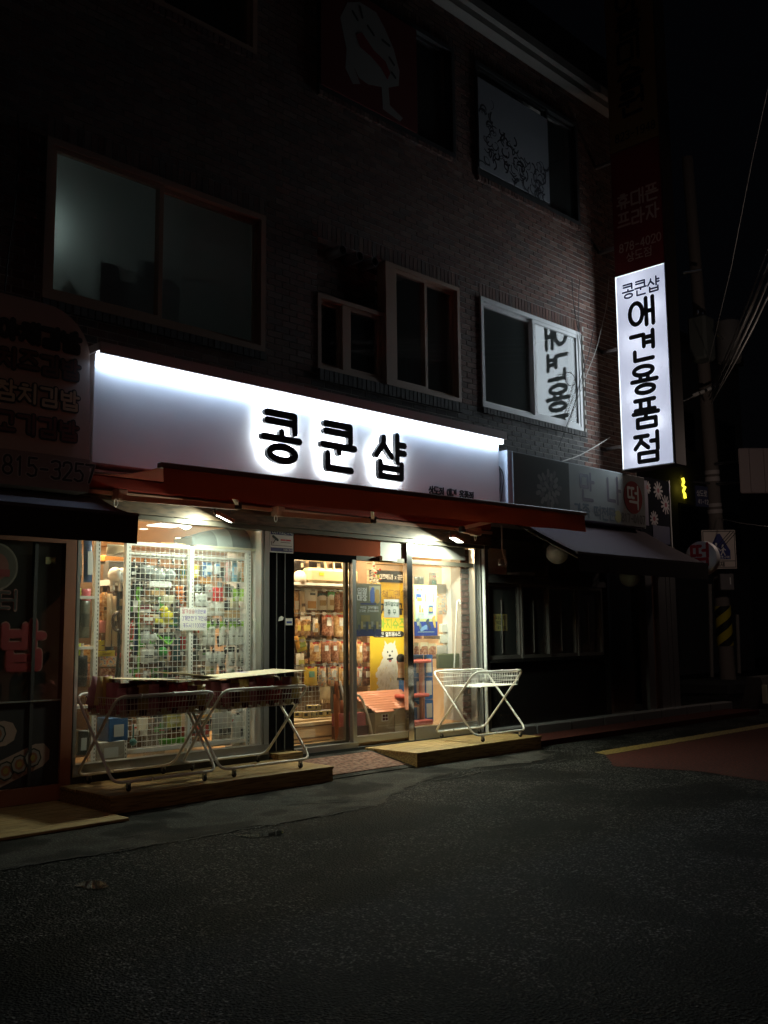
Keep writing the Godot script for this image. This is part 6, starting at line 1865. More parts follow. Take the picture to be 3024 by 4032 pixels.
	for e in [[[640, 690, 720, 770], "green plastic bowl on the window floor beside its twin"], [[715, 680, 805, 765], "larger green plastic bowl on the window floor"]]:
		var q := zoomed(CZ, CK, e[0], -0.42)
		var s := begin()
		lathe(s, [Vector2(0, 0.01), Vector2(0.06, 0.0), Vector2(0.09, 0.07), Vector2(0.095, 0.07), Vector2(0.07, 0.0)], Transform3D(Basis(), Vector3(q[0].x, 0.32, q[0].z)), 20)
		single("pet_bowl", e[1], "bowl", s, mat("bowl_green", [0.12, 0.5, 0.04], 0.35), "green bowls")
	for e in [[[255, 535, 385, 690], "blue box with white panels standing behind the near cart", [0.02, 0.1, 0.28]], [[185, 690, 365, 820], "pale carton with blue roundels behind the near cart", [0.3, 0.29, 0.24]], [[60, 620, 130, 780], "dark stacked boxes beside the gimbap frame", [0.05, 0.045, 0.03]]]:
		var q := zoomed(CZ, CK, e[0], -0.3)
		pack("pad_carton", e[1], "cartons low by the shelf post", q[0], q[1], e[2], {"flat": true, "thick": 0.2, "hook": false, "label": [0.45, 0.5, 0.5], "lw": 0.5, "lh": 0.5})
	var lad := begin()
	var lb := pz(250 + 455 / CK, 2500 + 700 / CK, -0.22)
	ball(lad, lb, Vector3(0.035, 0.035, 0.03), 12)
	tube(lad, [lb + Vector3(0, 0.03, 0), lb + Vector3(0.0, 0.16, 0)], 0.006, 6)
	single("scoop", "teal scoop hanging low on the wire grid", "scoop", lad, mat("scoop_teal", [0.04, 0.2, 0.2], 0.4))

func door_stock() -> void:
	# tall snack stand facing the door
	var r := thing("snack_stand", "tall cream snack stand with wire back facing the glass door", "display stand")
	var cream := mat("stand_cream", [0.66, 0.54, 0.36], 0.5)
	bpart(r, "back_panel", Vector3(6.6, 0.3, -0.95), Vector3(8.55, 2.3, -0.92), mat("stand_back", [0.3, 0.2, 0.12], 0.7))
	bpart(r, "base", Vector3(6.62, 0.22, -0.9), Vector3(7.75, 0.42, -0.42), cream)
	bpart(r, "kick_line", Vector3(6.62, 0.245, -0.42), Vector3(7.75, 0.262, -0.412), mat("slat_gap"))
	bpart(r, "kick_line", Vector3(6.62, 0.375, -0.42), Vector3(7.75, 0.388, -0.412), mat("slat_gap"))
	bpart(r, "step_shelf", Vector3(6.62, 0.425, -0.9), Vector3(7.75, 0.445, -0.52), cream)
	bpart(r, "top_shelf", Vector3(6.62, 1.945, -0.9), Vector3(8.25, 1.975, -0.66), mat("white_metal"))
	upright(r, 6.95, 0.3, 2.0, -0.86, 0.04)
	grid_panel(r, 6.98, 7.8, 0.45, 1.0, -0.85, 0.055)
	var z := -0.78
	var gS := "snack packets on the stand facing the door"
	var red := [0.42, 0.03, 0.025]
	var white := [0.72, 0.68, 0.6]
	var b := [
		[[440, 905, 500, 1182], "tan stick packet at the stand's near edge", "chips", {"label": white}], [[500, 905, 560, 1182], "pale stick packet near the stand's edge", [0.6, 0.48, 0.32], {"label": [0.12, 0.08, 0.06], "lh": 0.12}],
		[[556, 880, 692, 1112], "large white snack packet with a drawn dog", [0.72, 0.7, 0.62], {"label": [0.5, 0.28, 0.08], "ly": -0.25, "mark": [0.02, 0.02, 0.02], "my": 0.25}],
		[[700, 940, 800, 1112], "pale snack packet with dark green head", [0.62, 0.58, 0.48], {"head": [0.03, 0.06, 0.05], "headh": 0.22, "label": [0.35, 0.25, 0.12]}], [[802, 932, 882, 1112], "pale snack packet with bright green head", [0.64, 0.6, 0.48], {"head": [0.06, 0.28, 0.06], "headh": 0.3, "label": [0.4, 0.28, 0.14]}],
		[[886, 930, 950, 1132], "long brown jerky bag", "jerky", {}], [[952, 930, 1022, 1132], "long brown jerky bag", "jerky", {}],
		[[440, 1205, 500, 1390], "yellow chew packet by the stand's edge", "chips", {"label": [0.6, 0.5, 0.1]}], [[500, 1200, 622, 1392], "wide yellow chew packet", "chips", {"head": white, "headh": 0.28, "label": [0.62, 0.5, 0.12]}], [[622, 1195, 684, 1352], "slim white chew packet", white, {"label": [0.5, 0.3, 0.1]}],
		[[735, 1172, 872, 1392], "dark jerky bag with red head and white ticket", "jerky", {"head": red, "headw": 0.4, "label": white, "lw": 0.36, "lh": 0.42, "ly": 0.2}], [[886, 1172, 1022, 1402], "orange chip bag with red head and white ticket", "chips", {"head": red, "headw": 0.4, "label": white, "lw": 0.36, "lh": 0.38, "ly": 0.2}],
		[[475, 1402, 578, 1562], "yellow green pouch hanging askew", [0.55, 0.48, 0.08], {"tilt": 0.22, "label": [0.2, 0.26, 0.06]}], [[434, 1392, 474, 1545], "orange pouch behind the askew one", [0.62, 0.32, 0.06], {"tilt": 0.25}], [[440, 1582, 540, 1772], "white pouch with a green fruit print", [0.72, 0.7, 0.6], {"label": [0.42, 0.42, 0.1]}],
	]
	for e in b:
		var q := zoomed(BZ, BK, e[0], z)
		pack("snack_bag", e[1], gS, q[0] + Vector3(0, 0, rng.randf_range(-0.03, 0.03)), q[1], e[2], e[3])
	for e in [[610, 728], [730, 838], [842, 922], [930, 1022], [1108, 1180], [1182, 1262]]:
		var q := zoomed(BZ, BK, [e[0], 1455, e[1], 1692], z)
		pack("snack_bag", "clear brown jerky bag with red head in the third row", gS, q[0] + Vector3(0, rng.randf_range(-0.015, 0.015), 0), q[1] * Vector2(1, rng.randf_range(0.85, 1.05)), ["jerky", "chips", "jerky_dark"][rng.randi() % 3], {"head": red, "headw": rng.randf_range(0.3, 0.6), "label": white, "lw": rng.randf_range(0.3, 0.5), "lh": rng.randf_range(0.2, 0.36), "ly": rng.randf_range(0.08, 0.2), "lx": rng.randf_range(-0.12, 0.12)})
	for e in [[270, 410], [420, 512], [530, 632], [640, 742], [838, 902], [905, 1000]]:
		var q := zoomed(SZ, BK, [e[0], 488, e[1], 692], z)
		pack("snack_bag", ["yellow bag with a teal toy in the lowest row", "clear snack bag with red head in the lowest row"][0 if e[0] == 270 else 1], gS, q[0], q[1], [0.6, 0.42, 0.06] if e[0] == 270 else ["jerky_dark", "chips", "mixed"][rng.randi() % 3], {"head": red, "headw": 0.5, "label": [0.2, 0.5, 0.42] if e[0] == 270 else white, "lw": 0.4, "lh": 0.32, "ly": 0.12})
	var snk := [["jerky", "brown"], ["chips", "tan"], ["jerky_dark", "dark"], ["mixed", "mottled"]]
	for row in 6:
		for k in 15:
			var m: Array = snk[rng.randi() % 4]
			var at := Vector3(7.0 + k * 0.098 + rng.randf_range(-0.015, 0.015), 1.82 - row * 0.2 + rng.randf_range(-0.02, 0.02), -0.87)
			pack("layered_snack", m[1] + " snack packet hung close to the stand's back", "back layer of snack packets", at, Vector2(rng.randf_range(0.07, 0.1), rng.randf_range(0.14, 0.19)), m[0], {"hook": false, "label": [[0.7, 0.66, 0.56], [0.5, 0.06, 0.04], [0.06, 0.05, 0.04], [0.6, 0.45, 0.1]][rng.randi() % 4], "lh": rng.randf_range(0.1, 0.3), "lw": rng.randf_range(0.3, 0.8), "ly": rng.randf_range(-0.1, 0.3), "tilt": rng.randf_range(-0.1, 0.1), "thick": 0.03})
	for row in [[890, 1455 - 560], [1150, 1150], [1440, 1440], [1705, 1705]]:
		var q0 := zoomed(BZ, BK, [440, row[1] - 6, 1050, row[1] + 6], -0.74)
		var hr := thing("hook_bar", "thin metal hook bar with grey price tags across the stand", "hook bar", q0[0], "hook bars of the stand")
		bpart(hr, "bar", Vector3(-q0[1].x / 2, -0.006, 0), Vector3(q0[1].x / 2, 0.006, 0.01), mat("steel_dull"))
		for k in 5:
			bpart(hr, "price_tag", Vector3(-q0[1].x / 2 + 0.08 + k * q0[1].x / 5.2, -0.02, 0.012), Vector3(-q0[1].x / 2 + 0.13 + k * q0[1].x / 5.2, 0.018, 0.016), mat("tag_grey", [0.3, 0.28, 0.24], 0.5))
	# carrier and cushions on the top shelf
	var cb := zoomed(BZ, BK, [555, 650, 1100, 842], -0.74)
	var cr := thing("pet_carrier_bag", "beige soft pet carrier wrapped in plastic on the top shelf", "carrier bag", cb[0])
	var s := begin()
	soft_box(s, Vector3.ZERO, Vector3(cb[1].x, cb[1].y * 0.86, 0.16), 0.035)
	put(cr, "body", s, mat("carrier_beige", [0.62, 0.5, 0.3], 0.5))
	bpart(cr, "yellow_tab", Vector3(-0.25, 0.0, 0.081), Vector3(-0.18, 0.035, 0.084), mat("tab_yellow", [0.65, 0.55, 0.05], 0.5))
	for k in [-0.12, 0.16]:
		s = begin()
		tube(s, arc_path([Vector3(k, 0.06, 0.06), Vector3(k - 0.02, 0.24, 0.03), Vector3(k + 0.14, 0.24, 0.03), Vector3(k + 0.12, 0.06, 0.06)], 0.06), 0.014, 8)
		put(cr, "strap", s, mat("strap_cream", [0.6, 0.5, 0.34], 0.6))
	var cu := zoomed(BZ, BK, [432, 680, 560, 862], -0.72)
	s = begin()
	ball(s, cu[0], Vector3(cu[1].x / 2, cu[1].y / 2, 0.08), 16)
	single("bed_cushion", "round white pet cushion at the end of the top shelf", "cushion", s, mat("cushion", [0.7, 0.62, 0.5], 0.9))
	for e in [[[440, 560, 560, 680], "black carrier with a cream patch behind the cushion"], [[600, 565, 760, 690], "black bag standing behind the beige carrier"], [[840, 565, 1050, 690], "black strapped bag behind the carrier's far end"]]:
		var q := zoomed(BZ, BK, e[0], -0.86)
		pack("black_bag", e[1], "black bags on the top shelf", q[0], q[1], [0.014, 0.013, 0.013], {"thick": 0.08, "hook": false, "label": [0.4, 0.34, 0.24], "lw": 0.2, "lh": 0.4})
	# glove and tins
	var gl := thing("bath_glove", "beige bath glove pinned on the stand's wire grid", "glove")
	s = begin()
	var gq := zoomed(SZ, BK, [438, 690, 560, 850], -0.8)
	pouch(s, gq[0], Vector3(gq[1].x, gq[1].y, 0.04))
	put(gl, "palm", s, mat("glove_beige", [0.6, 0.47, 0.28], 0.9))
	for k in 4:
		s = begin()
		tube(s, [gq[0] + Vector3(-0.05 + k * 0.034, -gq[1].y * 0.4, 0), gq[0] + Vector3(-0.055 + k * 0.037, -gq[1].y * (0.66 + 0.05 * (k % 2)), 0)], 0.013, 8)
		put(gl, "finger", s, mat("glove_beige"))
	var tinm := [mat("tin_black", [0.03, 0.03, 0.028], 0.4), mat("tin_label", [0.55, 0.5, 0.3], 0.5), mat("tin_lid", [0.6, 0.5, 0.2], 0.3, 0.7)]
	for g in [[160, 300, 968, 1044, 5], [330, 522, 968, 1044, 7], [258, 392, 1050, 1132, 5], [420, 580, 1050, 1132, 5], [300, 420, 893, 965, 4]]:
		for k in g[4]:
			var x: float = lerpf(g[0], g[1] - 30, k / float(g[4] - 1))
			var q := zoomed(SZ, BK, [x, g[2], x + 52, g[3]], -0.6 if g[2] > 1000 else -0.7)
			var t := thing("food_tray", "small black and yellow pet food tray stacked on edge", "food tray", q[0], "pet food trays in rows")
			var y0: float = 0.446 + q[1].y * 0.5 if g[2] > 1000 else q[0].y
			t.position.y = maxf(q[0].y, y0)
			t.rotation.y = -0.55
			s = begin()
			soft_box(s, Vector3.ZERO, Vector3(0.085, q[1].y * 0.92, 0.022), 0.01)
			put(t, "tray", s, tinm[0])
			s = begin()
			soft_box(s, Vector3(0, 0, 0.012), Vector3(0.072, q[1].y * 0.74, 0.003), 0.001)
			put(t, "lid", s, tinm[2])
			s = begin()
			soft_box(s, Vector3(0.004, 0.004, 0.015), Vector3(0.04, q[1].y * 0.4, 0.002), 0.0005)
			put(t, "print", s, tinm[k % 2])
	# long orange bags in clear plastic by the door post
	for e in [[[600, 780, 660, 1310], 0.05], [[650, 850, 735, 1300], -0.12], [[610, 640, 640, 900], 0.1]]:
		var q := zoomed(SZ, BK, e[0], -0.34)
		pack("orange_bag", "tall orange bag in clear plastic leaning by the door post", "orange bags by the door", q[0], q[1], [0.26, 0.09, 0.04], {"thick": 0.07, "hook": false, "tilt": e[1], "label": [0.5, 0.2, 0.08], "lw": 0.3})
	s = begin()
	tube(s, [pz(1100 + 660 / BK, 2450 + 640 / BK, -0.33), pz(1100 + 715 / BK, 2450 + 900 / BK, -0.3), pz(1100 + 745 / BK, 2450 + 1150 / BK, -0.28)], 0.014, 8)
	single("white_pole", "white plastic pole leaning among the orange bags", "pole", s, mat("white_metal"))
	# wire playpen side and a plum cushion behind the side light
	var pp := thing("carrier_frame", "arched clear pet carrier with grey rim behind the side light", "carrier")
	s = begin()
	var path := []
	for p in [[838, 790], [870, 800], [905, 850], [950, 980], [990, 1120], [1010, 1240]]:
		path.append(pz(1100 + p[0] / BK, 2450 + p[1] / BK, -0.2))
	tube(s, path, 0.014, 8)
	put(pp, "rim", s, mat("rim_grey", [0.5, 0.48, 0.42], 0.3))
	bpart(pp, "cushion", Vector3(7.5, 0.36, -0.42), Vector3(7.82, 0.5, -0.2), mat("plum", [0.22, 0.05, 0.05], 0.8))
	bpart(pp, "floor_tray", Vector3(7.5, 0.215, -0.44), Vector3(7.86, 0.355, -0.2), mat("tray_dark", [0.07, 0.03, 0.02], 0.6))
	bpart(pp, "side", Vector3(7.5, 0.5, -0.44), Vector3(7.8, 0.8, -0.4), mat("side_dark", [0.05, 0.05, 0.045], 0.5))
	# toy house with a pink boarded roof
	var h := thing("pet_house", "cream plastic pet house with a pink boarded roof", "pet house")
	var wallm := mat("house_cream", [0.4, 0.34, 0.22], 0.6)
	bpart(h, "wall", Vector3(7.95, 0.207, -0.62), Vector3(8.6, 0.5, -0.18), wallm)
	for e in [[7.98, 0.33, 8.22, 0.345], [7.98, 0.25, 8.22, 0.262], [8.26, 0.33, 8.56, 0.34]]:
		bpart(h, "trim", Vector3(e[0], e[1], -0.18), Vector3(e[2], e[3], -0.165), mat("house_trim", [0.5, 0.44, 0.3], 0.6))
	bpart(h, "door_arch", Vector3(8.26, 0.22, -0.18), Vector3(8.54, 0.45, -0.172), mat("house_door", [0.36, 0.3, 0.19], 0.6))
	bpart(h, "lattice_window", Vector3(8.05, 0.385, -0.18), Vector3(8.15, 0.465, -0.17), mat("paper"))
	for e in [[8.06, 0.395], [8.105, 0.395], [8.06, 0.432], [8.105, 0.432]]:
		bpart(h, "lattice_hole", Vector3(e[0], e[1], -0.17), Vector3(e[0] + 0.036, e[1] + 0.03, -0.167), mat("ink_maroon", [0.08, 0.015, 0.02], 0.7))
	var ra := Vector3(0, 0.495, -0.12)
	var rb := Vector3(0, 0.715, -0.42)
	for k in 9:
		s = begin()
		var p0 := ra.lerp(rb, k / 9.0)
		var p1 := ra.lerp(rb, (k + 0.9) / 9.0)
		var c := (p0 + p1) / 2
		var x0: float = 7.9 - 0.018 * k
		var x1: float = 8.66 if k > 0 else 8.2
		box(s, Vector3((x0 + x1) / 2, c.y, c.z), Vector3(x1 - x0, 0.012, (p1 - p0).length()), Basis(Vector3.RIGHT, atan2(rb.y - ra.y, -(rb.z - ra.z))))
		put(h, "roof_board", s, mat("roof_pink", [0.68, 0.32, 0.22], 0.55))
	bpart(h, "roof_underside", Vector3(7.9, 0.49, -0.6), Vector3(8.62, 0.5, -0.2), mat("slat_gap"))
	# yellow roll-up banner with a white dog photograph
	var bn := thing("yellow_banner", "yellow roll-up banner with a smiling fluffy white dog", "banner", Vector3(8.40, 0.64, -0.72))
	var bw := 0.66
	bpart(bn, "sheet", Vector3.ZERO, Vector3(bw, 1.38, 0.006), mat("banner_yellow", [0.72, 0.47, 0.02], 0.5))
	bpart(bn, "black_head", Vector3(0, 1.38, 0), Vector3(bw, 1.52, 0.008), mat("banner_black", [0.02, 0.018, 0.016], 0.5))
	write(bn, "M", Vector3(0.1, 1.415, 0.008), Vector3.RIGHT, Vector3.UP, Vector2(0.08, 0.06), 0.012, mat("banner_lime", [0.5, 0.55, 0.05], 0.5), 0.001)
	write(bn, "미르팩토리 x 콩쿤샵", Vector3(0.17, 1.415, 0.008), Vector3.RIGHT, Vector3.UP, Vector2(0.05, 0.065), 0.007, mat("ink_white"), 0.001, 0.95)
	write(bn, "산책고민?", Vector3(0.1, 1.17, 0.006), Vector3.RIGHT, Vector3.UP, Vector2(0.11, 0.12), 0.009, mat("banner_brown", [0.3, 0.17, 0.03], 0.6), 0.001, 1.0)
	write(bn, "이제는끝!", Vector3(0.06, 0.98, 0.006), Vector3.RIGHT, Vector3.UP, Vector2(0.13, 0.14), 0.022, mat("ink"), 0.001, 1.0)
	write(bn, "강아지슈즈", Vector3(0.03, 0.8, 0.006), Vector3.RIGHT, Vector3.UP, Vector2(0.12, 0.13), 0.02, mat("banner_green", [0.25, 0.4, 0.03], 0.6), 0.001, 1.0)
	s = begin()
	capsule(s, Vector2(0.08, 0.735), Vector2(0.56, 0.735), 0.038, Vector3(0, 0, 0.006), Vector3.RIGHT, Vector3.UP, Vector3.BACK, 0.001)
	put(bn, "black_bar", s, mat("banner_black"))
	write(bn, "버려진 일회용슈즈", Vector3(0.07, 0.708, 0.008), Vector3.RIGHT, Vector3.UP, Vector2(0.054, 0.056), 0.008, mat("ink_white"), 0.001, 1.02)
	# printed dog, built up from flat tufts
	var dogm := [mat("dog_white", [0.74, 0.7, 0.62], 0.8), mat("dog_cream", [0.62, 0.56, 0.46], 0.8)]
	var tuft := begin()
	var tuft2 := begin()
	var lay := 0
	for k in 420:
		var t := float(k) / 420.0
		var cy := lerpf(-0.02, 0.44, t)
		var wd := 0.235 * sqrt(maxf(0.05, 1.0 - pow((cy - 0.17) / 0.34, 2.0)))
		var cx := 0.37 + rng.randf_range(-wd, wd)
		var d := Vector2.from_angle(-PI / 2 + clampf((cx - 0.37) * 4.0, -1.0, 1.0) + rng.randf_range(-0.3, 0.3)) * rng.randf_range(0.03, 0.06)
		if cy + d.y < 0.01 or cx > 0.63 or cx < 0.03:
			continue
		capsule(tuft2 if k % 4 == 0 else tuft, Vector2(cx, cy), Vector2(cx, cy) + d, rng.randf_range(0.006, 0.02), Vector3(0, 0, 0.0062 + 0.000007 * lay), Vector3.RIGHT, Vector3.UP, Vector3.BACK, 0.0)
		lay += 1
	for e in [[0.0, 0.0, 0.1], [-0.06, -0.03, 0.05], [0.06, -0.03, 0.05], [0.0, -0.06, 0.06]]:
		capsule(tuft, Vector2(0.34 + e[0], 0.5 + e[1]), Vector2(0.341 + e[0], 0.5 + e[1]), e[2], Vector3(0, 0, 0.0094 + 0.00001 * absf(e[0]) + 0.0002 * e[2]), Vector3.RIGHT, Vector3.UP, Vector3.BACK, 0.0)
		lay += 10
	for k in 40:
		var an := TAU * k / 40.0
		capsule(tuft, Vector2(0.34, 0.49) + Vector2.from_angle(an) * 0.09, Vector2(0.34, 0.49) + Vector2.from_angle(an) * rng.randf_range(0.115, 0.135), 0.012, Vector3(0, 0, 0.0098 + k * 0.00002), Vector3.RIGHT, Vector3.UP, Vector3.BACK, 0.0)
	put(bn, "dog_fur", tuft, dogm[0])
	put(bn, "dog_fur_shadow", tuft2, dogm[1])
	for e in [[[0.255, 0.56], [0.245, 0.66], [0.31, 0.59]], [[0.37, 0.59], [0.435, 0.665], [0.425, 0.56]]]:
		s = begin()
		prism(s, [Vector2(e[0][0], e[0][1]), Vector2(e[1][0], e[1][1]), Vector2(e[2][0], e[2][1])], Vector3(0, 0, 0.0095), Vector3.RIGHT, Vector3.UP, Vector3(0, 0, 0.0006))
		put(bn, "dog_ear", s, dogm[0])
	var dot := func(x: float, y: float, x2: float, y2: float, rr: float, zz: float, m: Material, called: String) -> void:
		var st := begin()
		capsule(st, Vector2(x, y), Vector2(x2, y2), rr, Vector3(0, 0, zz), Vector3.RIGHT, Vector3.UP, Vector3.BACK, 0.001)
		put(bn, called, st, m)
	dot.call(0.295, 0.515, 0.295, 0.517, 0.013, 0.0112, mat("ink"), "dog_eye")
	dot.call(0.375, 0.522, 0.375, 0.524, 0.013, 0.0112, mat("ink"), "dog_eye")
	dot.call(0.325, 0.472, 0.34, 0.473, 0.014, 0.0112, mat("ink"), "dog_nose")
	dot.call(0.29, 0.43, 0.385, 0.437, 0.009, 0.0112, mat("ink"), "dog_mouth")
	dot.call(0.325, 0.42, 0.35, 0.42, 0.018, 0.0116, mat("ink"), "dog_mouth")
	dot.call(0.328, 0.405, 0.348, 0.405, 0.012, 0.0126, mat("dog_tongue", [0.55, 0.16, 0.14], 0.6), "dog_tongue")
	dot.call(0.34, 0.39, 0.34, 0.36, 0.03, 0.0106, dogm[0], "dog_chin")
	# posters and notes stuck inside the glass
	var pq := zoomed(BZ, BK, [1108, 825, 1385, 1398], -0.045)
	var po := thing("store_poster", "olive and navy poster with a drawn pair stuck in the side light", "poster", pq[0] - Vector3(pq[1].x / 2, pq[1].y / 2, 0))
	var W: float = pq[1].x
	var H: float = pq[1].y
	bpart(po, "sheet", Vector3.ZERO, Vector3(W, H, 0.002), mat("poster_olive", [0.16, 0.16, 0.1], 0.5))
	bpart(po, "navy_foot", Vector3(0, 0, 0.002), Vector3(W, H * 0.13, 0.003), mat("poster_navy", [0.02, 0.03, 0.16], 0.5))
	write(po, "입점", Vector3(W * 0.05, H * 0.8, 0.002), Vector3.RIGHT, Vector3.UP, Vector2(W * 0.19, H * 0.12), 0.012, mat("ink_white"), 0.001, 1.0)
	write(po, "매장", Vector3(W * 0.05, H * 0.67, 0.002), Vector3.RIGHT, Vector3.UP, Vector2(W * 0.19, H * 0.12), 0.012, mat("ink_white"), 0.001, 1.0)
	bpart(po, "picture", Vector3(W * 0.52, H * 0.67, 0.002), Vector3(W * 0.95, H * 0.96, 0.003), mat("poster_pale", [0.5, 0.47, 0.3], 0.6))
	s = begin()
	capsule(s, Vector2(W * 0.64, H * 0.69), Vector2(W * 0.64, H * 0.84), W * 0.09, Vector3(0, 0, 0.003), Vector3.RIGHT, Vector3.UP, Vector3.BACK, 0.0008)
	capsule(s, Vector2(W * 0.66, H * 0.9), Vector2(W * 0.67, H * 0.9), W * 0.06, Vector3(0, 0, 0.0033), Vector3.RIGHT, Vector3.UP, Vector3.BACK, 0.0008)
	put(po, "blue_figure", s, mat("poster_blue", [0.06, 0.14, 0.5], 0.6))
	s = begin()
	capsule(s, Vector2(W * 0.84, H * 0.69), Vector2(W * 0.84, H * 0.8), W * 0.1, Vector3(0, 0, 0.0031), Vector3.RIGHT, Vector3.UP, Vector3.BACK, 0.0008)
	capsule(s, Vector2(W * 0.82, H * 0.86), Vector2(W * 0.87, H * 0.86), W * 0.055, Vector3(0, 0, 0.0034), Vector3.RIGHT, Vector3.UP, Vector3.BACK, 0.0008)
	put(po, "ochre_figure", s, mat("poster_ochre", [0.5, 0.3, 0.05], 0.6))
	bpart(po, "navy_pill", Vector3(W * 0.18, H * 0.6, 0.002), Vector3(W * 0.78, H * 0.63, 0.003), mat("poster_navy"))
	write(po, "우리집 강아지들의", Vector3(W * 0.16, H * 0.525, 0.002), Vector3.RIGHT, Vector3.UP, Vector2(W * 0.085, H * 0.045), 0.004, mat("ink_white"), 0.0008, 1.0)
	write(po, "건강한 간식스토어", Vector3(W * 0.12, H * 0.46, 0.002), Vector3.RIGHT, Vector3.UP, Vector2(W * 0.09, H * 0.045), 0.004, mat("ink_white"), 0.0008, 1.0)
	bpart(po, "ochre_block", Vector3(W * 0.2, H * 0.28, 0.002), Vector3(W * 0.55, H * 0.4, 0.0028), mat("poster_ochre_dim", [0.26, 0.2, 0.05], 0.6))
	for k in 9:
		var x := W * (0.08 + 0.1 * k)
		bpart(po, "printed_pack", Vector3(x, H * (0.1 + 0.04 * (k % 3)), 0.003), Vector3(x + W * 0.09, H * (0.22 + 0.06 * (k % 2)), 0.0042 + 0.0002 * k), mat("poster_pack_%d" % (k % 3), [[0.05, 0.06, 0.1], [0.4, 0.32, 0.12], [0.3, 0.3, 0.28]][k % 3], 0.6))
	pq = zoomed(BZ, BK, [1415, 995, 1582, 1192], -0.04)
	var cl := thing("closed_note", "white handwritten closing-day note taped over the yellow banner's pane", "note", pq[0] - Vector3(pq[1].x / 2, pq[1].y / 2, 0))
	bpart(cl, "sheet", Vector3.ZERO, Vector3(pq[1].x, pq[1].y, 0.002), mat("paper"))
	write(cl, "매주일요일", Vector3(pq[1].x * 0.04, pq[1].y * 0.62, 0.002), Vector3.RIGHT, Vector3.UP, Vector2(pq[1].x * 0.18, pq[1].y * 0.24), 0.005, mat("ink_green", [0.04, 0.1, 0.07], 0.7), 0.0008, 1.02)
	write(cl, "휴 무", Vector3(pq[1].x * 0.22, pq[1].y * 0.14, 0.002), Vector3.RIGHT, Vector3.UP, Vector2(pq[1].x * 0.22, pq[1].y * 0.3), 0.006, mat("ink_green"), 0.0008, 1.05)
	pq = zoomed(AZ, AK, [330, 775, 563, 1285], -0.042)
	var gp := thing("product_poster", "mint and blue product poster with drawn dogs on the end window", "poster", pq[0] - Vector3(pq[1].x / 2, pq[1].y / 2, 0))
	W = pq[1].x
	H = pq[1].y
	bpart(gp, "sheet", Vector3.ZERO, Vector3(W, H, 0.002), mat("poster_lemon", [0.62, 0.62, 0.25], 0.5))
	bpart(gp, "mint_field", Vector3(W * 0.06, H * 0.33, 0.002), Vector3(W * 0.94, H * 0.97, 0.003), mat("poster_mint", [0.55, 0.7, 0.6], 0.5))
	bpart(gp, "blue_foot", Vector3(0, 0, 0.003), Vector3(W, H * 0.28, 0.004), mat("poster_royal", [0.02, 0.05, 0.35], 0.5))
	write(gp, "베스트", Vector3(W * 0.1, H * 0.88, 0.003), Vector3.RIGHT, Vector3.UP, Vector2(W * 0.09, H * 0.05), 0.006, mat("poster_orange", [0.65, 0.35, 0.03], 0.6), 0.0008, 1.0)
	write(gp, "상품추천", Vector3(W * 0.37, H * 0.88, 0.003), Vector3.RIGHT, Vector3.UP, Vector2(W * 0.075, H * 0.045), 0.004, mat("ink_violet"), 0.0008, 1.0)
	write(gp, "TOP 5", Vector3(W * 0.68, H * 0.88, 0.003), Vector3.RIGHT, Vector3.UP, Vector2(W * 0.08, H * 0.05), 0.006, mat("poster_orange"), 0.0008, 1.0)
	for e in [[0.1, 0.72, 0.32, 0.82, [0.03, 0.08, 0.35]], [0.14, 0.68, 0.34, 0.75, [0.7, 0.5, 0.06]], [0.48, 0.67, 0.53, 0.83, [0.55, 0.3, 0.08]], [0.55, 0.67, 0.59, 0.83, [0.5, 0.3, 0.4]], [0.75, 0.66, 0.8, 0.84, [0.55, 0.5, 0.6]], [0.83, 0.66, 0.88, 0.84, [0.6, 0.3, 0.08]], [0.22, 0.46, 0.29, 0.6, [0.6, 0.3, 0.08]], [0.33, 0.46, 0.4, 0.54, [0.6, 0.35, 0.1]], [0.62, 0.44, 0.82, 0.6, [0.05, 0.1, 0.25]], [0.65, 0.48, 0.79, 0.56, [0.65, 0.4, 0.1]]]:
		var zz := 0.003 + (0.001 if e[4][0] > 0.6 else 0.0)
		bpart(gp, "printed_product", Vector3(W * e[0], H * e[1], zz), Vector3(W * e[2], H * e[3], zz + 0.001), mat("print_%s" % [e[4]], e[4], 0.6))
	for e in [[0.1, 0.64, 0.32], [0.46, 0.64, 0.62], [0.74, 0.64, 0.92], [0.2, 0.42, 0.42], [0.58, 0.42, 0.84], [0.15, 0.07, 0.85]]:
		bpart(gp, "print_line", Vector3(W * e[0], H * e[1], 0.004), Vector3(W * e[2], H * (e[1] + 0.012), 0.0048), mat("print_faint", [0.4, 0.5, 0.5], 0.6))
	for e in [[0.14, 0.3, 0.25, 0.2, [0.2, 0.28, 0.28]], [0.3, 0.12, 0.5, 0.18, [0.25, 0.45, 0.75]], [0.55, 0.28, 0.66, 0.18, [0.05, 0.06, 0.12]], [0.82, 0.34, 0.88, 0.22, [0.68, 0.45, 0.12]], [0.22, 0.36, 0.16, 0.26, [0.6, 0.6, 0.5]]]:
		s = begin()
		var c0 := Vector2(W * e[0], H * e[1])
		var c1 := Vector2(W * e[2], H * e[3])
		capsule(s, c0, c1, W * 0.055, Vector3(0, 0, 0.0045), Vector3.RIGHT, Vector3.UP, Vector3.BACK, 0.0008)
		capsule(s, c0, c0 + Vector2(W * 0.05, H * 0.03), W * 0.045, Vector3(0, 0, 0.0048), Vector3.RIGHT, Vector3.UP, Vector3.BACK, 0.0008)
		for k in [-0.02, 0.03]:
			capsule(s, c1 + Vector2(W * k, 0), c1 + Vector2(W * k, -H * 0.05), W * 0.018, Vector3(0, 0, 0.0051 + absf(k) * 0.01), Vector3.RIGHT, Vector3.UP, Vector3.BACK, 0.0008)
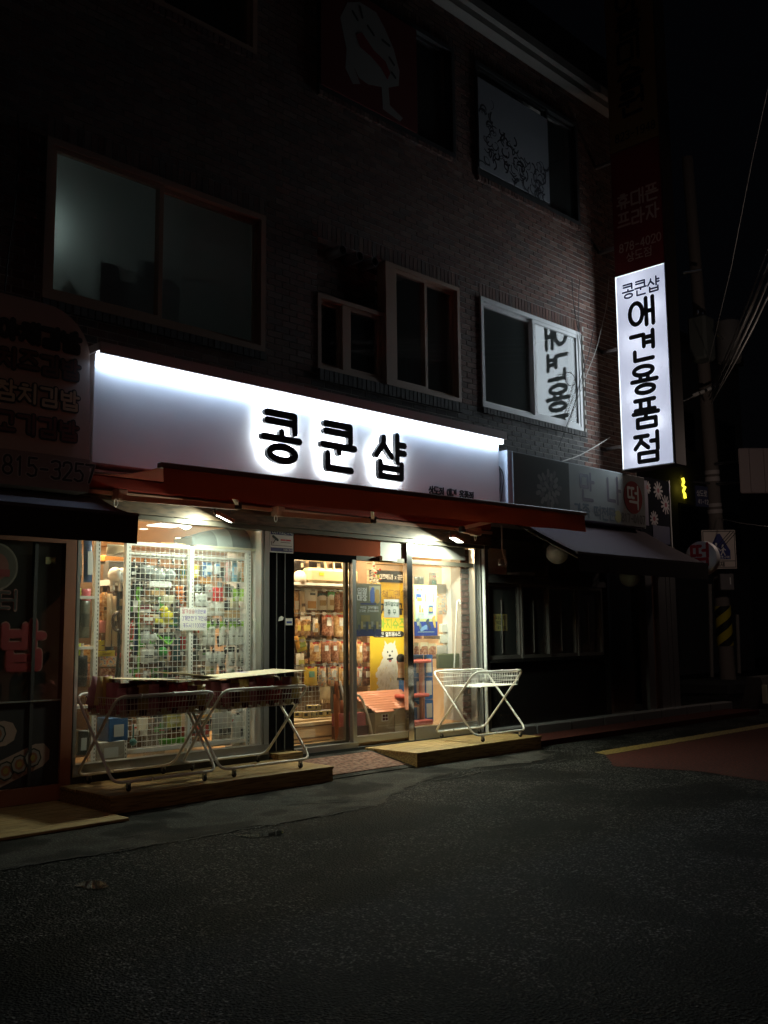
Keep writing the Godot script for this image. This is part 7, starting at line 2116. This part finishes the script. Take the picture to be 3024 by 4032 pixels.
		put(gp, "drawn_dog", s, mat("print_%s" % [e[4]], e[4], 0.6))
	# goods in the end window
	var gE := "goods in the end window"
	for e in [[[330, 690, 385, 772], "grey brown packet high in the end window", [0.3, 0.24, 0.16], {}], [[380, 690, 432, 772], "grey green packet high in the end window", [0.32, 0.3, 0.2], {}], [[478, 650, 562, 782], "orange and green bag in the end window", [0.6, 0.36, 0.1], {"label": [0.12, 0.3, 0.08], "ly": -0.25, "mark": [0.6, 0.1, 0.04], "my": 0.2}], [[330, 1375, 382, 1540], "brown snack pouch with tan head", "jerky", {"head": [0.6, 0.48, 0.28], "headh": 0.35}], [[384, 1378, 482, 1530], "wide snack pouch with cream window", "jerky", {"head": [0.62, 0.5, 0.32], "headh": 0.45}], [[484, 1380, 552, 1515], "narrow snack pouch with tan head", "jerky", {"head": [0.62, 0.5, 0.32], "headh": 0.35}], [[560, 1380, 680, 1470], "clear wrapped snack pouch at the row's end", [0.5, 0.47, 0.42], {}], [[565, 880, 672, 1070], "wrapped floral toy packet behind the poster's edge", "mixed", {}], [[560, 765, 660, 870], "cream card packet on the slat wall", [0.6, 0.46, 0.3], {"flat": true, "thick": 0.01}], [[590, 1165, 680, 1250], "white boxed packet beside the poster", [0.6, 0.6, 0.54], {"flat": true}], [[590, 1270, 680, 1360], "white boxed packet below its twin", [0.6, 0.6, 0.54], {"flat": true}], [[330, 1285, 420, 1315], "dark red packets above the snack pouches", [0.2, 0.05, 0.03], {"hook": false}], [[430, 1285, 590, 1315], "dark packets above the snack pouches' far end", [0.12, 0.06, 0.03], {"hook": false}]]:
		var q := zoomed(AZ, AK, e[0], -0.4)
		pack("window_packet", e[1], gE, q[0], q[1], e[2], e[3])
	for k in 3:
		var y0: float = 0.32 + k * 0.27
		var t := thing("pad_carton", "blue pad carton with printed panels stacked in the end window", "carton", Vector3(8.78, y0, -0.32), "blue pad cartons")
		bpart(t, "carton", Vector3(-0.16, 0, -0.13), Vector3(0.2, 0.262, 0.1), mat("carton_blue", [0.03, 0.2, 0.48] if k == 2 else [0.02, 0.11, 0.36], 0.4))
		for x in [-0.09, 0.08]:
			bpart(t, "panel_print", Vector3(x, 0.05, 0.1), Vector3(x + 0.1, 0.22, 0.102), mat("panel_pale2", [0.6, 0.55, 0.5], 0.6))
		bpart(t, "strap", Vector3(0.03, 0, 0.102), Vector3(0.042, 0.262, 0.106), mat("paper"))
	# pink cat tree
	var ct := thing("cat_tree", "pink carpet cat tree with round platforms in the end window", "cat tree")
	for y in [0.302, 0.62, 1.02]:
		s = begin()
		soft_box(s, Vector3(8.62 + 0.05 * sin(y * 9), y + 0.03, -0.2), Vector3(0.42, 0.04 if y > 0.4 else 0.06, 0.2), 0.012)
		put(ct, "platform", s, mat("carpet_pink", [0.6, 0.13, 0.1], 0.95))
	for x in [8.5, 8.76]:
		s = begin()
		tube(s, [Vector3(x, 0.33, -0.2), Vector3(x, 1.03, -0.2)], 0.035, 12)
		put(ct, "post", s, mat("sisal", [0.55, 0.28, 0.2], 0.9))
	s = begin()
	ball(s, Vector3(8.38, 0.92, -0.16), Vector3(0.03, 0.03, 0.03), 10)
	put(ct, "hanging_ball", s, mat("felt_light"))
	# statuette with black cap seen at the mirror post
	var sq := zoomed(SZ, BK, [1278, 360, 1372, 620], -0.12)
	var stt := thing("capped_statuette", "small plush figure with a black cap by the mirror post", "figurine", sq[0])
	s = begin()
	ball(s, Vector3(0.0, 0.1, 0), Vector3(0.06, 0.055, 0.05), 14)
	put(stt, "cap", s, mat("felt_black", [0.012, 0.012, 0.012], 0.9))
	s = begin()
	lathe(s, [Vector2(0, -0.12), Vector2(0.04, -0.12), Vector2(0.035, -0.02), Vector2(0.045, 0.04), Vector2(0.03, 0.07), Vector2(0, 0.09)], Transform3D(), 14)
	put(stt, "body", s, mat("figure_tan", [0.4, 0.24, 0.12], 0.7))
	s = begin()
	lathe(s, [Vector2(0, -0.15), Vector2(0.05, -0.15), Vector2(0.05, -0.12), Vector2(0, -0.12)], Transform3D(), 14)
	put(stt, "foot", s, mat("felt_black"))
	# olive board and a long white stick beside the brick pier
	single("olive_board", "olive green display board with wood edge standing behind the glass end", "board", boxed(Vector3(9.02, 0.95, -0.2), Vector3(9.42, 1.13, -0.16)), mat("board_olive", [0.12, 0.13, 0.07], 0.6))
	s = begin()
	tube(s, arc_path([Vector3(9.3, 0.95, -0.15), Vector3(9.37, 1.78, -0.14), Vector3(9.41, 1.8, -0.13), Vector3(9.4, 1.74, -0.12)], 0.03), 0.009, 8)
	single("awning_crank", "long white awning crank rod leaning inside the window end", "crank rod", s, mat("white_metal"))
	# white tinsel tree on the shelf end
	var tt := thing("tinsel_tree", "small white tinsel tree with red baubles on the shelf", "ornament tree", Vector3(8.36, 1.98, -0.6))
	s = begin()
	for k in 160:
		var y := rng.randf_range(0.0, 0.3)
		var an := rng.randf_range(0, TAU)
		var rr := (0.32 - y) * 0.3 * rng.randf_range(0.4, 1.0)
		tube(s, [Vector3(0, y + 0.015, 0), Vector3(rr * cos(an), y, rr * sin(an))], 0.003, 3)
	put(tt, "tinsel", s, mat("tinsel", [0.7, 0.66, 0.55], 0.5))
	for k in 5:
		s = begin()
		ball(s, Vector3(0.06 * cos(k * 2.2), 0.06 + 0.04 * k, 0.05), Vector3.ONE * 0.014, 10)
		put(tt, "bauble", s, mat("bauble", [0.5, 0.06, 0.04], 0.2))

# ------------------------------------------------------------------ the street beyond
func street() -> void:
	# concrete utility pole on a raised island
	var D := 23.0
	var foot := pd(2866, 2668, D)
	var head := pd(2712, 700, D + 0.6)
	var ax := (head - foot).normalized()
	var p := thing("utility_pole", "tall concrete utility pole with white bands and a black-yellow sleeve", "utility pole")
	var q := begin()
	var bs := Basis(ax.cross(Vector3.BACK).normalized(), ax, Vector3.BACK).orthonormalized()
	lathe(q, [Vector2(0.185, -0.4), Vector2(0.13, 12.5), Vector2(0, 12.5)], Transform3D(bs, foot), 24)
	put(p, "shaft", q, tri(bump(mat("pole_concrete", [0.2, 0.175, 0.16], 0.85), tex["grain"], 0.4), Vector3(2, 2, 2)))
	var hgt := func(py: float) -> float: return (pd(2800, py, D).y - foot.y) / ax.y
	for e in [[1846, 1862], [1872, 1890], [1978, 1992], [2002, 2018]]:
		q = begin()
		var a: float = hgt.call(e[1])
		var b: float = hgt.call(e[0])
		lathe(q, [Vector2(0.176, a), Vector2(0.175, b)], Transform3D(bs, foot), 24)
		put(p, "white_band", q, mat("band_white", [0.5, 0.46, 0.45], 0.6))
	var y0: float = hgt.call(2542.0)
	var y1: float = hgt.call(2385.0)
	q = begin()
	lathe(q, [Vector2(0.19, y0), Vector2(0.188, y1)], Transform3D(bs, foot), 28)
	put(p, "sleeve", q, mat("sleeve_yellow", [0.5, 0.42, 0.02], 0.6))
	for k in 4:
		q = begin()
		for i in 28:
			var t0 := TAU * i / 28.0
			var t1 := TAU * (i + 1) / 28.0
			for off in [0.0]:
				var base := y0 - 0.55 + k * 0.42
				var ring := []
				for e in [[t0, 0.0], [t1, 0.0], [t1, 0.2], [t0, 0.2]]:
					var yy: float = clampf(base + e[1] + 0.21 * e[0] / (PI / 2), y0, y1)
					ring.append(foot + bs * Vector3(0.192 * cos(-e[0]), yy, 0.192 * sin(-e[0])))
				var nn := bs * Vector3(cos(-t0), 0, sin(-t0))
				if ring[2].distance_to(ring[1]) > 0.01:
					quad(q, ring[0], ring[1], ring[2], ring[3], nn)
		put(p, "black_stripe", q, mat("sleeve_black", [0.012, 0.012, 0.012], 0.6))
	# transformer, tank, insulators
	var tf := thing("transformer", "grey green box transformer mounted high on the utility pole", "transformer", pd(2762, 1335, D - 0.3))
	q = begin()
	soft_box(q, Vector3.ZERO, Vector3(0.5, 1.05, 0.45), 0.06)
	put(tf, "tank", q, mat("transformer_green", [0.14, 0.16, 0.15], 0.6))
	for x in [-0.12, 0.12]:
		q = begin()
		lathe(q, [Vector2(0.05, 0.5), Vector2(0.06, 0.58), Vector2(0.03, 0.66), Vector2(0, 0.68)], Transform3D(Basis(), Vector3(x, 0, 0)))
		put(tf, "bushing", q, mat("steel_dull"))
	var dr := thing("pole_drum", "pale cylindrical drum mounted beside the transformer", "drum", pd(2868, 1345, D - 0.1))
	q = begin()
	lathe(q, [Vector2(0, -0.5), Vector2(0.26, -0.5), Vector2(0.28, -0.4), Vector2(0.28, 0.45), Vector2(0.2, 0.52), Vector2(0, 0.54)], Transform3D(), 20)
	put(dr, "drum", q, mat("drum_grey", [0.17, 0.17, 0.17], 0.6))
	q = begin()
	tube(q, [Vector3(-0.3, 0, 0), Vector3(-0.75, 0, 0.1)], 0.03, 6)
	put(dr, "bracket", q, mat("steel_dull"))
	for e in [[2728, 1558, 2750, 1548], [2755, 1548, 2772, 1540], [2780, 1538, 2798, 1528]]:
		q = begin()
		tube(q, [pd(e[0], e[1], D - 0.4), pd(e[2], e[3], D - 0.4)], 0.045, 8)
		single("insulator", "white insulator on the crossarm of the utility pole", "insulator", q, mat("insulator", [0.7, 0.7, 0.66], 0.3), "white insulators on the pole")
	q = begin()
	tube(q, [pd(2690, 1580, D - 0.3), pd(2835, 1510, D - 0.3)], 0.03, 6)
	put(p, "crossarm", q, mat("steel_dull"))
	q = begin()
	tube(q, [pd(2690, 1075, D), pd(2760, 1065, D)], 0.035, 6)
	put(p, "crossarm", q, mat("steel_dull"))
	# school zone sign on the pole
	var sc := thing("school_zone_sign", "square cream school zone end sign with blue triangle and two walkers", "traffic sign", pd(2832, 2163, D - 0.45))
	sc.basis = Basis(Vector3.UP, 0.42 - PI / 2 + 0.35)
	var sw := 0.78
	var sh := 0.9
	q = begin()
	soft_box(q, Vector3(0, 0, -0.012), Vector3(sw, sh, 0.02), 0.008)
	put(sc, "plate", q, mat("plate_cream", [0.75, 0.66, 0.6], 0.5))
	q = begin()
	for e in [[-sw * 0.46, sh * 0.46, sw * 0.46, sh * 0.46], [sw * 0.46, sh * 0.46, sw * 0.46, -sh * 0.46], [sw * 0.46, -sh * 0.46, -sw * 0.46, -sh * 0.46], [-sw * 0.46, -sh * 0.46, -sw * 0.46, sh * 0.46], [-sw * 0.46, -sh * 0.3, sw * 0.46, -sh * 0.3]]:
		capsule(q, Vector2(e[0], e[1]), Vector2(e[2], e[3]), 0.007, Vector3(0, 0, 0.001), Vector3.RIGHT, Vector3.UP, Vector3.BACK, 0.001)
	put(sc, "border_line", q, mat("ink"))
	q = begin()
	prism(q, [Vector2(-0.03, 0.36), Vector2(0.03, 0.36), Vector2(0.25, -0.03), Vector2(0.25, -0.23), Vector2(-0.25, -0.23), Vector2(-0.25, -0.03)], Vector3(0, 0, -0.001), Vector3.RIGHT, Vector3.UP, Vector3(0, 0, 0.004))
	put(sc, "blue_shield", q, mat("shield_blue", [0.015, 0.03, 0.22], 0.5))
	for w in [[-0.07, 0.85], [0.08, 0.75]]:
		q = begin()
		var k: float = w[1]
		var o := Vector3(w[0], -0.13, 0.003)
		capsule(q, Vector2(0, 0.3) * k, Vector2(0.002, 0.3) * k, 0.032 * k, o, Vector3.RIGHT, Vector3.UP, Vector3.BACK, 0.001)
		capsule(q, Vector2(0, 0.24) * k, Vector2(0, 0.12) * k, 0.034 * k, o + Vector3(0, 0, 0.0003), Vector3.RIGHT, Vector3.UP, Vector3.BACK, 0.001)
		for l in [[0, 0.12, -0.06, 0.0], [0, 0.12, 0.06, 0.0], [0, 0.22, -0.08, 0.13], [0, 0.22, 0.08, 0.15]]:
			capsule(q, Vector2(l[0], l[1]) * k, Vector2(l[2], l[3]) * k, 0.016 * k, o + Vector3(0, 0, 0.0006 + 0.0002 * absf(l[2])), Vector3.RIGHT, Vector3.UP, Vector3.BACK, 0.001)
		put(sc, "walker", q, mat("ink_white"))
	q = begin()
	for k in 3:
		capsule(q, Vector2(-0.06 + 0.05 * k, 0.06 - 0.03 * k), Vector2(0.28 + 0.05 * k, 0.42 - 0.03 * k), 0.009, Vector3(0, 0, 0.006), Vector3.RIGHT, Vector3.UP, Vector3.BACK, 0.001)
	put(sc, "slash", q, mat("ink"))
	write(sc, "어린이보호구역", Vector3(-0.235, -0.22, 0.004), Vector3.RIGHT, Vector3.UP, Vector2(0.064, 0.07), 0.008, mat("ink_white"), 0.001, 1.03)
	write(sc, "해제", Vector3(-0.1, -0.4, 0.0), Vector3.RIGHT, Vector3.UP, Vector2(0.1, 0.11), 0.014, mat("ink"), 0.001, 1.05)
	# meter box, street plate, road sign back
	var mb := thing("meter_box", "grey metal cabinet strapped to the utility pole", "cabinet", pd(2858, 2292, D - 0.35))
	mb.basis = Basis(Vector3.UP, -0.8)
	q = begin()
	soft_box(q, Vector3.ZERO, Vector3(0.32, 0.38, 0.2), 0.015)
	put(mb, "cabinet", q, mat("cabinet_grey", [0.17, 0.16, 0.17], 0.5))
	bpart(mb, "white_tag", Vector3(0.06, -0.06, 0.1), Vector3(0.085, 0.1, 0.104), mat("paper"))
	var npl := thing("street_plate", "small blue street name plate on a bracket from the pole", "street plate", pd(2763, 1955, D - 0.6))
	npl.basis = Basis(Vector3.UP, -0.2)
	bpart(npl, "plate", Vector3(-0.22, -0.24, -0.01), Vector3(0.22, 0.24, 0.01), mat("plate_blue", [0.06, 0.07, 0.14], 0.5))
	bpart(npl, "top_arm", Vector3(-0.26, 0.3, -0.02), Vector3(0.3, 0.34, 0.02), mat("steel_dull"))
	write(npl, "상도로", Vector3(-0.19, 0.0, 0.01), Vector3.RIGHT, Vector3.UP, Vector2(0.12, 0.14), 0.014, mat("ink_white"), 0.001)
	write(npl, "41-12", Vector3(-0.16, -0.18, 0.01), Vector3.RIGHT, Vector3.UP, Vector2(0.1, 0.12), 0.012, mat("ink_white"), 0.001)
	var rb := thing("road_sign", "back of a large grey road sign on two long arms", "road sign")
	for e in [[2820, 1826, 2950, 1812], [2825, 1905, 2960, 1898]]:
		q = begin()
		tube(q, [pd(e[0], e[1], D), pd(3100, e[3] - 10, D - 1.5)], 0.035, 8)
		put(rb, "arm", q, mat("steel_dull"))
	q = begin()
	var rc := pd(3030, 1853, D - 1.6)
	soft_box(q, rc, Vector3(1.35, 1.0, 0.03), 0.02, Basis(Vector3.UP, -0.75))
	put(rb, "sheet", q, mat("sign_back", [0.24, 0.2, 0.2], 0.5))
	for e in [-0.42, -0.1]:
		q = begin()
		box(q, rc + Basis(Vector3.UP, -0.75) * Vector3(e, 0, 0.03), Vector3(0.05, 0.95, 0.03), Basis(Vector3.UP, -0.75))
		put(rb, "stiffener", q, mat("sign_back"))
	# low raised island with kerb blocks at the foot of the pole, side posts
	q = begin()
	soft_box(q, foot + Vector3(0, -0.25, 0), Vector3(3.2, 0.42, 1.6), 0.05)
	struct("traffic_island", q, mat("island", [0.03, 0.03, 0.03], 0.9))
	for e in [[2795, 2300, 2665, 0.05, "slim grey post standing beside the utility pole"], [2903, 2420, 2650, 0.045, "slim brown post standing past the utility pole"]]:
		q = begin()
		tube(q, [pd(e[0] + 8, e[2], D - 0.2), pd(e[0], e[1], D - 0.2)], e[3], 8)
		single("slim_post", e[4], "post", q, mat("slim_post", [0.2, 0.19, 0.18], 0.6))
	# concrete barrier at the road's far side
	var bb := thing("road_barrier", "low dark concrete barrier with a pale end near the island", "barrier", py0(2975, 2790, 0.0))
	q = begin()
	prism(q, [Vector2(-0.3, 0), Vector2(0.3, 0), Vector2(0.22, 0.18), Vector2(0.12, 0.55), Vector2(-0.12, 0.55), Vector2(-0.22, 0.18)], Vector3.ZERO, Vector3(0, 0, 1), Vector3.UP, Vector3(5, 0, -0.6))
	put(bb, "wall", q, mat("barrier", [0.05, 0.05, 0.045], 0.9))
	bpart(bb, "pale_marker", Vector3(-0.06, 0.1, 0.16), Vector3(-0.02, 0.42, 0.24), mat("marker_pale", [0.5, 0.52, 0.4], 0.5))
	# buildings further on
	for e in [[Vector3(22, 0, -14), Vector3(34, 11, -7.5), "dark plain building behind the utility pole"], [Vector3(17.5, 0, -22), Vector3(24, 14, -9), "tall dark building beyond the side street"], [Vector3(40, 0, -24), Vector3(60, 9, -14), "dark low building far along the road"]]:
		var bd := thing("far_building", e[2], "building")
		q = begin()
		span(q, e[0], e[1])
		put(bd, "wall", q, mat("far_wall", [0.12, 0.115, 0.11], 0.9))
		q = begin()
		span(q, Vector3(e[0].x - 0.15, e[1].y, e[0].z - 0.15), Vector3(e[1].x + 0.15, e[1].y + 0.3, e[1].z + 0.15))
		put(bd, "roof", q, mat("far_roof", [0.03, 0.03, 0.03], 0.9))
		for fl in range(1, int(e[1].y / 3.2)):
			for k in 4:
				var x: float = lerpf(e[0].x + 1, e[1].x - 2, k / 3.0)
				var wn := part(bd, "window")
				bpart(wn, "frame", Vector3(x, fl * 3.2 + 0.9, e[1].z), Vector3(x + 1.3, fl * 3.2 + 2.3, e[1].z + 0.06), mat("frame_dark"))
				bpart(wn, "pane", Vector3(x + 0.08, fl * 3.2 + 0.98, e[1].z + 0.06), Vector3(x + 1.22, fl * 3.2 + 2.22, e[1].z + 0.07), mat("black_gloss"))
		var dr2 := part(bd, "door")
		bpart(dr2, "leaf", Vector3(e[0].x + 3, 0, e[1].z), Vector3(e[0].x + 4, 2.2, e[1].z + 0.05), mat("black_gloss"))
		bpart(dr2, "frame", Vector3(e[0].x + 2.9, 2.2, e[1].z), Vector3(e[0].x + 4.1, 2.32, e[1].z + 0.08), mat("steel_dull"))
	# yellow neon figure far off
	var ne := thing("neon_sign", "small bright yellow neon figure on a distant wall", "neon sign")
	q = begin()
	var npth := []
	for e in [[2688, 1882], [2692, 1898], [2687, 1912], [2697, 1918], [2690, 1935], [2696, 1945], [2698, 1962]]:
		npth.append(pd(e[0], e[1], 32.0))
	tube(q, npth, 0.045, 8)
	put(ne, "neon_tube", q, glow("neon_yellow", [1.0, 0.85, 0.05], 2.2))
	omni(ne, "neon_light", pd(2690, 1922, 31.6), [1.0, 0.85, 0.1], 0.02, 0.1)
	# two street lamps far along the road
	for e in [[2924, 2168, 62.0, "distant warm street lamp on a long arm past the sign"], [3014, 2252, 80.0, "most distant warm street lamp down the road"]]:
		var sl := thing("street_lamp", e[3], "street lamp")
		var at := pd(e[0], e[1], e[2])
		q = begin()
		soft_box(q, at, Vector3(0.75, 0.3, 0.42), 0.08)
		put(sl, "lamp_glass", q, glow("street_glow", [1.0, 0.78, 0.42], 5.0))
		q = begin()
		tube(q, [at + Vector3(0.1, 0.17, 0), at + Vector3(0.9, -0.4, -0.5), at + Vector3(2.2, -1.1, -1.2)], 0.05, 6)
		tube(q, [at + Vector3(2.2, -1.1, -1.2), Vector3(at.x + 2.3, 0, at.z - 1.2)], 0.07, 6)
		put(sl, "arm", q, mat("steel_dull"))
		omni(sl, "street_light", at + Vector3(0, -0.35, 0), [1.0, 0.66, 0.28], 6.0, 0.2)
	# street lamp behind the viewer on the near side of the road: its reddish light falls on the lower front
	var nl := thing("near_street_lamp", "street lamp with amber head on the near side of the road", "street lamp", Vector3(-3.5, 0, 11.5))
	q = begin()
	tube(q, arc_path([Vector3.ZERO, Vector3(0, 6.3, 0), Vector3(0.9, 6.6, -0.4)], 0.5), 0.06, 8)
	put(nl, "mast", q, mat("steel_dull"))
	q = begin()
	soft_box(q, Vector3(1.1, 6.4, -0.5), Vector3(0.16, 0.06, 0.12), 0.02)
	put(nl, "lamp_glass", q, glow("amber_glow", [1.0, 0.55, 0.35], 4.0))
	q = begin()
	var hb := Basis(Vector3.UP, -0.72)
	box(q, Vector3(1.1, 6.5, -0.5), Vector3(0.9, 0.03, 0.9), hb)
	box(q, Vector3(1.1, 6.4, -0.5) + hb * Vector3(0, -0.01, -0.44), Vector3(0.9, 0.17, 0.02), hb)
	put(nl, "added_visor", q, mat("steel_dull"))  # plates added to keep the lamp light off the upper facade
	omni(nl, "amber_light", Vector3(-2.4, 6.4, 11.0), [1.0, 0.5, 0.33], 3.2, 0.05)
	# another at the mouth of the side street, beyond the edge of the view, lighting the pole and its signs
	var sl2 := thing("side_street_lamp", "warm street lamp at the mouth of the side street near the pole", "street lamp", Vector3(17.3, 0, 2.3))
	q = begin()
	tube(q, arc_path([Vector3.ZERO, Vector3(0, 4.5, 0), Vector3(-0.6, 4.7, -0.6)], 0.4), 0.06, 8)
	put(sl2, "mast", q, mat("steel_dull"))
	q = begin()
	soft_box(q, Vector3(-0.7, 4.6, -0.7), Vector3(0.3, 0.1, 0.2), 0.03)
	put(sl2, "lamp_glass", q, glow("amber_glow", [1.0, 0.55, 0.35], 4.0))
	omni(sl2, "side_light", Vector3(16.6, 4.55, 1.6), [1.0, 0.78, 0.66], 1.4, 0.06)

# ------------------------------------------------------------------ wires
func cables() -> void:
	var wire := func(label: String, pts: Array, r: float, m: Material, called := "wall_cable", group := "") -> void:
		var s := begin()
		var path := []
		for p in pts:
			path.append(p)
		tube(s, arc_path(path, 0.15), r, 6)
		single(called, label, "cable", s, m, group)
	var blk := mat("cable_black", [0.02, 0.02, 0.02], 0.5)
	var pale := mat("cable_pale", [0.5, 0.47, 0.44], 0.5)
	wire.call("pale cable sagging from the rice-cake sign to the brick corner", [pz(2210, 1818, 0.1), pz(2280, 1795, 0.12), pz(2350, 1755, 0.12), pz(2402, 1722, 0.12)], 0.008, pale)
	wire.call("pale cable running down the wall beside the blade sign", [pz(2398, 1090, 0.15), pz(2390, 1200, 0.12), pz(2350, 1370, 0.06), pz(2300, 1500, 0.05), pz(2235, 1680, 0.05)], 0.006, pale)
	wire.call("black cable hanging down the wall to the window corner", [pz(2252, 1100, 0.03), pz(2256, 1180, 0.03), pz(2272, 1280, 0.04), pz(2280, 1310, 0.05)], 0.006, blk)
	wire.call("second black cable hanging down the wall above the window", [pz(2282, 1100, 0.03), pz(2276, 1220, 0.03), pz(2278, 1310, 0.05), pz(2302, 1430, 0.06), pz(2308, 1600, 0.05)], 0.006, blk)
	wire.call("grey cable slanting across the glass to the sign", [pz(2340, 1280, 0.05), pz(2318, 1400, 0.06), pz(2296, 1460, 0.06), pz(2260, 1600, 0.06), pz(2200, 1760, 0.06)], 0.006, blk)
	wire.call("black cable trailing along the bricks over the wide window's side", [pz(70, 450, 0.02), pz(80, 600, 0.02), pz(62, 780, 0.02), pz(35, 980, 0.02), pz(18, 1150, 0.02)], 0.006, blk)
	var s := begin()
	var c := pz(2245, 1493, 0.07)
	var ring := []
	for i in 20:
		ring.append(c + Vector3(0.13 * cos(TAU * i / 20), 0.1 * sin(TAU * i / 20), 0))
	tube(s, ring, 0.006, 6, true)
	single("cable_coil", "coiled loop of black cable hanging before the white window", "cable", s, blk)
	# tangled wires behind the end of the fascia sign
	for k in 4:
		wire.call("black wire dangling in the gap between the two signs", [Vector3(9.79 + 0.02 * k, 3.75 - 0.05 * k, 0.12), Vector3(9.8 + 0.015 * k, 3.4, 0.2 + 0.03 * k), Vector3(9.785 + 0.02 * k, 2.95, 0.14 + 0.02 * k)], 0.005, blk, "sign_wire", "wires between the signs")
	# overhead bundle from the street to the pole
	for k in 6:
		var o := 14.0 * (k % 3)
		wire.call("overhead cable of the bundle running up from the utility pole", [pd(2790 + o * 0.4, 1560 + o, 22.6), pd(2880 + o * 0.6, 1350 + o * 1.5 + 30 * (k / 3), 19.0), pd(2950 + o * 0.8, 1180 + o * 2 + 40 * (k / 3), 16.0), pd(3010 + o, 1020 + o * 2 + 60 * (k / 3), 13.5), pd(3120 + o, 760 + 60 * (k / 3), 11.0)], 0.012 + 0.004 * (k % 2), mat("cable_sheath", [0.5, 0.5, 0.48], 0.3), "overhead_cable", "overhead cable bundle")
	wire.call("thin overhead wire climbing steeply past the pole", [pd(2790, 1430, 22.5), pd(2880, 1050, 18.0), pd(2960, 640, 15.0), pd(3030, 320, 13.0)], 0.006, mat("cable_sheath"), "overhead_wire")
	wire.call("thin wire running off level from the pole over the barrier", [pd(2830, 2042, 22.8), pd(2930, 2062, 20.0), pd(3060, 2078, 17.0)], 0.008, mat("cable_sheath"), "overhead_wire")
